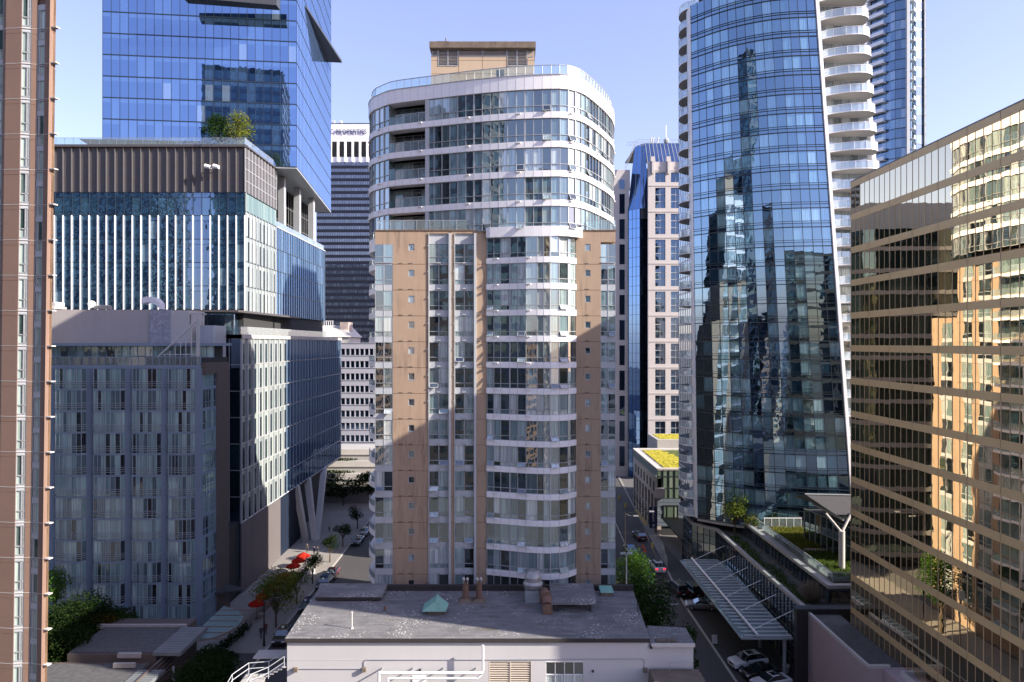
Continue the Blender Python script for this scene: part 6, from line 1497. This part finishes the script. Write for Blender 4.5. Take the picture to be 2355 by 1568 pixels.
# cafe umbrellas, planters, board
M['red'] = leafmat('red_canvas', [(.42, .025, .018), (.55, .04, .025)], .3)
Uy = [99, 101.8, 104.7, 107.7, 110.6, 115.7, 118.6, 121.3]
ul = ['nearest, half behind the sunny tree', 'second from the tree', 'third, just above the tree', 'bright fourth one in full sun', 'fifth, at the edge of the sun', 'sixth, in the shade by the hedge', 'seventh, next to the last', 'farthest up the street']
for i, y in enumerate(Uy):
    o = thing('cafe_umbrella', 'red square cafe umbrella, ' + ul[i], 'umbrella', (-36.7, y, .13), 'red umbrellas along the left pavement')
    c = (-36.7, y); mb = MB(); n_ = 8
    ring = [(c[0] + 1.2 * math.cos(PI * 2 * (k + .5) / n_), c[1] + 1.2 * math.sin(PI * 2 * (k + .5) / n_)) for k in range(n_)]
    for k in range(n_):
        a, b = ring[k], ring[(k + 1) % n_]; mb.face([(a[0], a[1], 2.35), (b[0], b[1], 2.35), (c[0], c[1], 2.95)]); mb.face([(a[0], a[1], 2.15), (b[0], b[1], 2.15), (b[0], b[1], 2.35), (a[0], a[1], 2.35)])
    mb.build('canopy', M['red'], o)
    mb = MB(); mb.tube((c[0], c[1], .13), (c[0], c[1], 2.9), .035, n=6); mb.tube((c[0], c[1], .13), (c[0], c[1], .2), .3, n=10); mb.build('pole', M['darkm'], o)
    if i % 2 == 0:
        t_ = thing('cafe_table', 'round cafe table under the red umbrella, ' + ul[i], 'table', (c[0] + .6, c[1], .13), 'cafe tables'); mb = MB(); mb.tube((c[0] + .6, c[1], .83), (c[0] + .6, c[1], .87), .4, n=12); mb.build('table_top', M['greyp'], t_); mb = MB(); mb.tube((c[0] + .6, c[1], .13), (c[0] + .6, c[1], .83), .04, n=6); mb.build('leg', M['darkm'], t_)
def leafcloud(mb, c, r, n, size=.25, flat=1.0, hollow=.35, rs=(0, 1)):
    for _ in range(n):
        while True:
            v = Vector((random.uniform(-1, 1), random.uniform(-1, 1), random.uniform(-1, 1)))
            if hollow < v.length < 1: break
        p = Vector(c) + Vector((v.x * r[0], v.y * r[1], v.z * r[2]))
        a = Vector((random.gauss(0, 1), random.gauss(0, 1), random.gauss(0, 1) * flat)).normalized(); b = a.orthogonal().normalized(); b = (b * math.cos(_) + a.cross(b) * math.sin(_))
        s = size * random.uniform(.6, 1.3); rr = random.uniform(*rs)
        mb.face([p - a * s, p + b * s * .5, p + a * s, p - b * s * .5], 0, rr)
def tree(name, label, x, y, z, h, cr, lm, trunk_h=None, n=900, size=.22, group=None, lobes=9, conic=False, spread=1.0):
    o = thing(name, label, 'tree', (x, y, z), group); th = trunk_h or h * .35; mb = MB(); mb.tube((x, y, z), (x, y, z + th), .05 * h ** .5 + .03, .04 * h ** .5, n=8)
    cb = MB(); zc = z + th + (h - th) / 2; rz = (h - th) / 2
    for i in range(lobes):
        t = random.uniform(-.85, .9); a = random.uniform(0, 2 * PI); k = math.sqrt(max(.05, 1 - t * t)) if not conic else (1 - t) * .55
        rr = cr * k * random.uniform(.35, .85) * spread; p = (x + rr * math.cos(a), y + rr * math.sin(a), zc + t * rz * .8)
        mb.tube((x, y, z + th * random.uniform(.7, 1)), (x + rr * .8 * math.cos(a), y + rr * .8 * math.sin(a), p[2] - rz * .1), .035 * h ** .5, .012, n=5)
        q = random.uniform(.45, .68); lo_ = random.uniform(0, .5)
        leafcloud(cb, p, (cr * q, cr * q, rz * q * .8), n // lobes, size, .6, .2, (lo_, min(1, lo_ + .5)))
    tr = mb.build('trunk', M['bark'], o); cb.build('crown', lm, o); return o
M['bark'] = paint('bark', (.09, .07, .05), .9, .2)
M['leaf'] = leafmat('green_leaves', [(.010, .028, .008), (.022, .05, .012), (.045, .08, .02)])
M['leafsun'] = leafmat('yellowing_leaves', [(.05, .09, .02), (.12, .16, .03), (.26, .22, .05)])
M['leafbr'] = leafmat('bright_leaves', [(.02, .06, .012), (.05, .12, .02), (.09, .17, .03)])
M['leafaut'] = leafmat('autumn_leaves', [(.04, .04, .012), (.08, .06, .015), (.13, .085, .02)])
M['leafdk'] = leafmat('dark_leaves', [(.008, .02, .008), (.016, .034, .010), (.035, .055, .015)])
mb = MB()
for y in linsteps(107, 124, .5): leafcloud(mb, (-35.1, y, .95), (.5, .5, .45), 26, .16)
o = mb.build('clipped_hedge', M['leaf']); tag(o, 'green hedge in a long planter beside the red umbrellas', 'hedge')
mb = MB(); mb.box(-35.6, -34.6, 106.6, 124.4, .13, .75); o = mb.build('long_planter', M['concrete']); tag(o, 'long pale planter box along the umbrella row', 'planter')
tree('street_tree', 'sunlit yellow-green pavement tree behind the curved black lamp', -32.9, 96, .13, 8.0, 3.3, M['leafsun'], 2.4, 3600, .15, lobes=20)
tree('street_tree', 'small leafy tree behind and right of the sunlit yellow-green one', -32.6, 104.5, .13, 5.2, 1.9, M['leafsun'], 2.0, 1800, .13)
for lab, y, h in (('small dark tree beside the dark red parked car', 113.5, 5.0), ('small dark tree between umbrellas\' end and the dark cars', 124.5, 5.4), ('small street tree before the leaning columns', 134, 5.0), ('farthest small street tree before the white SUV bend', 147, 5.5)):
    tree('street_tree', lab, -32.8, y, .13, h, 1.7, M['leafdk'], 2.0, 1300, .13, 'small trees along the left kerb')
for lab, x, y, h, r in (('broad dark tree below the stepped concrete building', -41, 168, 9, 5.5), ('dark tree right of the broad one, near the stepped terraces', -35, 171, 7.5, 4)):
    tree('garden_tree', lab, x, y, 0, h, r, M['leafdk'], 2.5, 1500, .3, 'trees at the end of the left street')
tree('garden_tree', 'tall dark conifer-like tree at the foot of the brown tower', X(160, 84), 85, 0, 8.3, 4.0, M['leafdk'], 2, 14000, .16, lobes=34)
tree('garden_tree', 'dark green tree between the brown tower and the slatted roofs', X(135, 80), 80.5, 0, 6.6, 3.6, M['leafdk'], 2, 12000, .16, lobes=30)
tree('garden_tree', 'yellow-brown autumn tree beside the gravel roofs', X(215, 86), 86.5, 0, 6.2, 2.6, M['leafaut'], 2, 6500, .15, lobes=16)
tree('garden_tree', 'green tree touching the hotel wall by the gravel roofs', X(262, 87), 88, 0, 5.8, 2.0, M['leaf'], 2, 3800, .15, lobes=12)
tree('garden_tree', 'pale sunlit conifer sprig beside the brown tower', X(128, 90), 90, 4, 6.6, 1.5, M['leafbr'], 2, 1800, .15)
tree('garden_tree', 'dark low tree behind the fire stair at the bottom', -33.0, 74, 0, 5.6, 3.2, M['leafdk'], 1.5, 8000, .15, lobes=16)
tree('garden_tree', 'shadowed tree near the round glass porch roof', -35.0, 80, 0, 4.4, 2.4, M['leafdk'], 1.2, 4500, .15, lobes=12)
mb = MB()
for y in linsteps(84, 95, .5): leafcloud(mb, (-37.8 + .12 * (y - 84), y, .8), (.8, .5, .7), 60, .15)
o = mb.build('dark_hedge', M['leafdk']); tag(o, 'dark hedge along the hotel forecourt by the round glass porch', 'hedge')
tree('street_tree', 'bushy bright green tree right of the flat white-spotted roof', 15.2, 75.5, 0, 14.2, 2.7, M['leaf'], 3.5, 9500, .15, lobes=26)
tree('street_tree', 'lower leafy branch tree at the right annex roof', 17.6, 69.5, 0, 12.0, 1.7, M['leaf'], 6, 1200, .2, lobes=9)
tree('street_tree', 'darker tree with sparse crown before the pale lamp post', 16.6, 94, 0, 11.4, 2.6, M['leafbr'], 4.5, 4500, .15, lobes=15)
tree('street_tree', 'orange-brown tree beside the tower\'s lower right corner', 13.2, 82, 0, 11.8, 1.7, M['leafaut'], 5, 1000, .2, lobes=9)
YT_ = 118.0
for lab, px, s in (('rooftop tree with wide crown, left of the pair', 503, .97), ('taller rooftop tree, right of the pair', 550, 1.02)):
    tree('rooftop_tree', lab, X(px, YT_), YT_, zr + .2, 6.0 * s, 3.0, M['leafsun'] if px > 520 else M['leaf'], .8, 2600, .17, 'trees on the panelled block\'s roof', lobes=20, conic=True)
mb = MB(); leafcloud(mb, (X(527, YT_), YT_ - .6, zr + .4), (3.2, .7, .4), 500, .14); o = mb.build('roof_shrub', M['leafbr']); tag(o, 'low clipped shrubs under the two rooftop trees', 'shrub')
tree('garden_tree', 'feathery tree on the podium terrace before the blue glass', 36.9, 112, 8.8, 7.0, 2.4, M['leafsun'], 1.5, 1900, .18, lobes=12)
mb = MB(); leafcloud(mb, (39.0, 110.0, 11.3), (1.2, 1.5, 1.2), 600, .15); o = mb.build('pale_shrub', M['leafsun']); tag(o, 'pale yellow shrub beside the feathery terrace tree', 'shrub')
mb = MB()
for x_, y_ in zip(linsteps(40.5, 45, .6), [108.6] * 8): leafcloud(mb, (x_, y_, 11.4), (.5, .6, .6), 90, .13)
o = mb.build('terrace_hedge', M['leaf']); tag(o, 'low hedge behind the terrace glass screen', 'hedge')
r_ = MB(); r_.strip([(40.2, 107.8), (46, 107.8)], -.02, .02, 11, 12.4); o = thing('glass_screen', 'pale glass screen at the back of the terrace lawn', 'screen', (43, 107.8, 11)); rl = r_.build('pane', M['rail'], o)
r_ = MB(); r_.box(40.1, 46.1, 107.75, 107.85, 12.4, 12.5); 
for x_ in linsteps(40.2, 46, 1.2): r_.box(x_ - .03, x_ + .03, 107.76, 107.84, 11, 12.4)
r_.build('frame', M['whitem'], o)
# grass roofs
def grass(name, label, xs, ys, z, n, mat, h=.35, shape=None):
    m_ = MB()
    for _ in range(n):
        x = random.uniform(*xs); y = random.uniform(*ys)
        if shape and not shape(x, y): continue
        a = random.uniform(0, PI); s = random.uniform(.06, .14); hh = h * random.uniform(.5, 1.5); dx, dy = math.cos(a) * s, math.sin(a) * s; t = random.gauss(0, .12), random.gauss(0, .12)
        m_.face([(x - dx, y - dy, z), (x + dx, y + dy, z), (x + t[0], y + t[1], z + hh)])
    o = m_.build(name, mat); tag(o, label, 'grass', kind='stuff')
M['grass'] = leafmat('meadow_grass', [(.06, .10, .02), (.13, .17, .03), (.30, .24, .06)], .3)
M['grass2'] = leafmat('green_grass', [(.05, .09, .02), (.08, .13, .03), (.13, .17, .05)], .3)
sh = MB(); sh.prism([(39.9, 83.9), (60, 83.9), (60, 107.3), (39.9, 107.3)], 10.56, 10.85); o = sh.build('terrace_soil', paint('soil', (.10, .09, .05), .95, .3, 1.0), Pd)
grass('terrace_grass', 'long yellow-green grass on the hotel terrace', (40, 46), (96.5, 107), 10.86, 9000, M['grass'], .5)
grass('terrace_grass', 'greener grass around the forked column', (40, 50), (84, 95.5), 10.86, 9000, M['grass2'], .4)
mb = MB(); mb.hexa([(41, 95.6, 10.85), (46, 94.6, 10.85), (46, 96, 10.85), (41.5, 96.8, 10.85)], [(41.4, 95.8, 11.1), (46, 94.8, 11.2), (46, 95.8, 11.15), (41.9, 96.5, 11.1)]); o = mb.build('rock_border', paint('pink_rock', (.30, .24, .21), .9, .3, 1.5, bump=.1, bscale=4)); tag(o, 'pinkish stone border between the two lawns', 'rock border')
m_ = MB()
for y in linsteps(82, 110, .45):
    leafcloud(m_, (random.uniform(35.4, 36.6), y, 8.95), (.9, .4, .25), 34, .14)
o = m_.build('planter_greenery', M['planting']); tag(o, 'strip of ground-cover plants between the podium parapets', 'plants', kind='stuff')
mb = MB()
for _ in range(1500):
    a = random.uniform(0, 2 * PI); t = random.uniform(0, 1) ** .6; r0 = random.uniform(.2, .6); x = 36.5 + r0 * math.cos(a); y = 82.5 + r0 * math.sin(a); dx, dy = math.cos(a) * 1.5 * t, math.sin(a) * 1.5 * t
    mb.face([(x, y, 8.8), (x + .04, y + .03, 8.8), (x + dx, y + dy, 8.8 + 3.0 * (1 - t * .55))])
o = mb.build('ornamental_grass_clump', leafmat('silvery_grass', [(.10, .10, .06), (.2, .18, .14), (.3, .26, .22)])); tag(o, 'silvery feather grass clump at the podium planter\'s near end', 'grass clump')
mb = MB()
for x_ in linsteps(-52, -45.3, .4): leafcloud(mb, (x_, 109.9, 42.35), (.35, .35, .35), 30, .13)
o = mb.build('terrace_planting', M['leafbr']); tag(o, 'green planting in the dark planter of the rooftop restaurant', 'plants')
for i in range(3):
    mb = MB(); leafcloud(mb, (-48, 172.6 + 5 * i, 4.2 + 2.4 * i), (8, .7, .5), 700, .25); o = mb.build('terrace_greenery', M['leaf']); tag(o, 'green planting on a stepped concrete terrace, ' + ('lowest', 'middle', 'highest')[i], 'plants', 'planting on the stepped terraces')

# porch roofs at the bottom left
o = thing('round_glass_porch', 'round-edged glass porch roof with a bronze rim at the hotel corner', 'canopy', (-37.5, 88, 4))
mb = MB(); pl = [(-39.2, 82)] + [(-39.2 + 4.6 * math.sin(a), 87.5 - 5.5 * math.cos(a)) for a in linsteps(.25, PI * .85, .25)] + [(-39.2, 93.5)]
mb.prism(pl, 4.0, 4.06); mb.build('glass_sheet', M['cglass'], o); mb = MB()
for a, b in zip(pl, pl[1:]): mb.tube((*a, 4.05), (*b, 4.05), .07, n=6)
for i in range(6): mb.tube((-39.1, 83 + i * 1.8, 4.1), (-35.2 + .2 * abs(i - 3), 83 + i * 1.8, 4.1), .05, n=5)
mb.build('rim', M['rust'], o)
o = thing('wedge_canopy', 'dark blue-grey wedge canopy over the corner cafe', 'canopy', (-41.5, 98, 4)); mb = MB(); mb.hexa([(-43.5, 96.5, 4.2), (-38.2, 98.5, 4.4), (-38.2, 99.0, 4.4), (-43.5, 101.5, 4.2)], [(-43.5, 96.5, 4.6), (-38.2, 98.5, 4.5), (-38.2, 99.0, 4.5), (-43.5, 101.5, 4.6)]); mb.build('sheet', M['darkm'], o)
mb = MB(); mb.tube((-40.5, 98.6, 0), (-40.5, 98.6, 4.3), .08, n=6); mb.build('post', M['darkm'], o)

# ================================================================== people
def person(label, x, y, rz, top, legs, skin=(.45, .28, .2), stride=.28, z=.13):
    sk = {'pel': (0, 0, .95), 'ch': (0, .02, 1.28), 'nk': (0, .02, 1.48), 'hd': (0, -.01, 1.62), 'ht': (0, -.01, 1.74),
          'hl': (.1, 0, .9), 'kl': (.11, -stride * .6, .5), 'al': (.1, -stride * .5, .09), 'tl': (.1, -stride * .5 - .16, .04),
          'hr': (-.1, 0, .9), 'kr': (-.11, stride * .25, .5), 'ar': (-.1, stride + .04, .13), 'tr': (-.1, stride - .1, .04),
          'sl': (.19, .02, 1.42), 'el': (.25, .1, 1.14), 'wl': (.24, -.02, .9), 'fl': (.24, -.07, .8), 'sr': (-.19, .02, 1.42), 'er': (-.25, -.06, 1.14), 'wr': (-.22, -.2, .97), 'fr': (-.21, -.26, .9)}
    rad = dict(pel=.15, ch=.15, nk=.055, hd=.1, ht=.07, hl=.095, kl=.06, al=.042, tl=.035, hr=.095, kr=.06, ar=.042, tr=.035, sl=.065, el=.045, wl=.03, fl=.03, sr=.065, er=.045, wr=.03, fr=.03)
    ed = [('pel', 'ch'), ('ch', 'nk'), ('nk', 'hd'), ('hd', 'ht'), ('pel', 'hl'), ('hl', 'kl'), ('kl', 'al'), ('al', 'tl'), ('pel', 'hr'), ('hr', 'kr'), ('kr', 'ar'), ('ar', 'tr'), ('ch', 'sl'), ('sl', 'el'), ('el', 'wl'), ('wl', 'fl'), ('ch', 'sr'), ('sr', 'er'), ('er', 'wr'), ('wr', 'fr')]
    ks = list(sk); me = bpy.data.meshes.new('person'); me.from_pydata([sk[k] for k in ks], [(ks.index(a), ks.index(b)) for a, b in ed], [])
    ob = bpy.data.objects.new('person', me); COL.objects.link(ob); md = ob.modifiers.new('s', 'SKIN')
    for i, k in enumerate(ks): sv = me.skin_vertices[0].data[i]; sv.radius = (rad[k] * (1.25 if k in ('pel', 'ch') else 1), rad[k]); sv.use_root = k == 'pel'
    sb = ob.modifiers.new('u', 'SUBSURF'); sb.levels = 1; sb.render_levels = 1
    dg = bpy.context.evaluated_depsgraph_get(); m2 = bpy.data.meshes.new_from_object(ob.evaluated_get(dg)); ob.modifiers.clear(); ob.data = m2
    for c in (top, legs, skin, (.03, .02, .015)): m2.materials.append(paint('cloth', c, .85, .1))
    for p in m2.polygons:
        c = p.center; p.material_index = 0 if .95 < c.z < 1.46 else (1 if c.z <= .95 and abs(c.x) < .19 else (3 if c.z > 1.66 or (c.z > 1.55 and c.y > .02) else 2)); p.use_smooth = True
    ob.location = (x, y, z); ob.rotation_euler = (0, 0, rz); tag(ob, label, 'person'); return ob
def onwalk(px, py): Y_ = (ZC - .13) * F / (py - VY); return X(px, Y_), Y_
person('person in dark clothes walking on the sunny pavement left of the lamp post', *onwalk(600, 1468), .2, (.05, .05, .06), (.03, .04, .08))
person('person in black top walking right behind the curved lamp post', *onwalk(611, 1459), .1, (.12, .04, .04), (.04, .04, .05), stride=.2)
person('person in navy jacket walking beyond the last red umbrella, left of two', *onwalk(722, 1276), 0, (.03, .04, .09), (.04, .04, .05))
person('person with backpack-dark coat beyond the last umbrella, right of two', *onwalk(730, 1277), .1, (.02, .02, .03), (.05, .05, .07), stride=.2)
person('person standing at the last umbrella beside the planter', *onwalk(706, 1270), .4, (.05, .04, .04), (.03, .03, .04), stride=.1)
person('person in pale shirt far up the left pavement near the columns', *onwalk(757, 1222), 0, (.5, .45, .4), (.05, .05, .07))
o = thing('folding_sign_board', 'small white folding board on the pavement beside the planter', 'sign', (-34.2, 118.5, .13)); mb = MB(); mb.hexa([(-34.5, 118.2, .13), (-33.9, 118.2, .13), (-33.9, 118.8, .13), (-34.5, 118.8, .13)], [(-34.5, 118.45, 1.2), (-33.9, 118.45, 1.2), (-33.9, 118.55, 1.2), (-34.5, 118.55, 1.2)]); mb.build('panel', M['whitem'], o)

# ================================================================== neighbours behind the camera, present in the reflections
def context(name, label, cx, cy, w, d, h, mat, gm, hh=3.2):
    o = thing(name, label, 'building', (cx, cy, 0)); mb = MB(); mb.box(cx - w / 2, cx + w / 2, cy - d / 2, cy + d / 2, 0, h); mb.build('core', M['interior'], o)
    mb = MB(); fb2 = Fr((cx + w / 2 + .2, cy + d / 2 + .2), (cx - w / 2 - .2, cy + d / 2 + .2)); fl2 = Fr((cx - w / 2 - .2, cy + d / 2 + .2), (cx - w / 2 - .2, cy - d / 2)); fr2 = Fr((cx + w / 2 + .2, cy - d / 2), (cx + w / 2 + .2, cy + d / 2 + .2)); g_ = MB()
    for f_ in (fb2, fl2, fr2):
        for k in range(int(h / hh)): mb.fb(f_, 0, f_.L, k * hh, k * hh + hh * .34, -.3, 0)
        for u in linsteps(0, f_.L, 4.5): mb.fb(f_, max(0, u - .5), min(f_.L, u + .5), 0, h, -.3, .1)
        for k in range(int(h / hh)):
            us_ = linsteps(0, f_.L, 1.5)
            for a, b in zip(us_, us_[1:]): g_.fq(f_, a, b, k * hh + hh * .34, (k + 1) * hh, -.15)
    mb.build('facade_grid', mat, o); g_.build('glazing', gm, o)
context('apartment_block', 'tan apartment block mirrored in the tower windows', -14, -42, 22, 20, 86, M['tan2'], M['gcondo'])
context('white_apartment_block', 'white banded block mirrored in the curved blue glass', 22, -60, 20, 22, 62, M['white'], M['gcondo'])
context('stone_office_block', 'stone office block mirrored in the curved blue glass', 62, -80, 26, 24, 52, M['stone'], M['goff'])
context('brick_office_block', 'brown office block mirrored in the blue tower\'s lower panes', -58, -70, 34, 24, 44, M['brown'], M['goff'])
context('dark_glass_tower', 'tall dark glass tower mirrored in the blue office box', -74, -36, 30, 30, 150, M['bluegrey'], M['gdark'], 4.0)
context('dark_office_block', 'dark office block mirrored in the finned glass front', -103, -36, 15, 30, 112, M['bluegrey'], M['gdark'], 4.0)
context('dark_slab_office', 'long dark office slab mirrored at the far side of the finned glass front', -175, -36, 84, 30, 120, M['bluegrey'], M['gdark'], 4.0)

# ================================================================== light, sky, camera
sun_v = Vector((1.0, -.31, .567)).normalized()
sd = bpy.data.lights.new('sun', 'SUN'); sd.energy = 5.0; sd.angle = math.radians(.53); sd.color = (1.0, .90, .77)
so = bpy.data.objects.new('sun', sd); COL.objects.link(so); so.rotation_euler = sun_v.to_track_quat('Z', 'Y').to_euler(); so.location = (60, 0, 120)
wd = bpy.data.worlds.new('World'); S.world = wd; wd.use_nodes = True; nt = wd.node_tree; nt.nodes.clear()
sk = nt.nodes.new('ShaderNodeTexSky'); sk.sky_type = 'NISHITA'; sk.sun_disc = False
sk.sun_elevation = math.asin(sun_v.z); sk.sun_rotation = math.atan2(sun_v.x, sun_v.y)
sk.air_density = 1.0; sk.dust_density = .8; sk.ozone_density = 2.5; sk.altitude = 0
bg = nt.nodes.new('ShaderNodeBackground'); bg.inputs['Strength'].default_value = .11; ou = nt.nodes.new('ShaderNodeOutputWorld')
ad = nt.nodes.new('ShaderNodeMix'); ad.data_type = 'RGBA'; ad.blend_type = 'ADD'; ad.inputs[0].default_value = 1; ad.inputs[7].default_value = (.55, .58, .82, 1); hs = nt.nodes.new('ShaderNodeMix'); hs.data_type = 'RGBA'; hs.blend_type = 'MULTIPLY'; hs.inputs[0].default_value = 1; hs.inputs[7].default_value = (1.15, .92, 1.0, 1); nt.links.new(sk.outputs[0], hs.inputs[6]); nt.links.new(hs.outputs[2], ad.inputs[6]); nt.links.new(ad.outputs[2], bg.inputs[0]); nt.links.new(bg.outputs[0], ou.inputs[0])
cd = bpy.data.cameras.new('camera'); co = bpy.data.objects.new('camera', cd); COL.objects.link(co); S.camera = co
cd.sensor_width = 36; cd.lens = F / 2354 * 36; cd.shift_x = (1177 - VX) / 2354; cd.shift_y = (VY - 784) / 2354; cd.clip_end = 4000
co.location = (0, 0, ZC); co.rotation_euler = (PI / 2, 0, 0)
S.view_settings.view_transform = 'Standard'; S.view_settings.look = 'None'; S.view_settings.gamma = 1; S.view_settings.exposure = 1.25
S.cycles.max_bounces = 6; S.cycles.glossy_bounces = 4; S.cycles.diffuse_bounces = 3; S.cycles.transparent_max_bounces = 12; S.cycles.transmission_bounces = 2
S.cycles.sample_clamp_indirect = 4; S.cycles.caustics_reflective = False; S.cycles.caustics_refractive = False; S.cycles.use_denoising = True
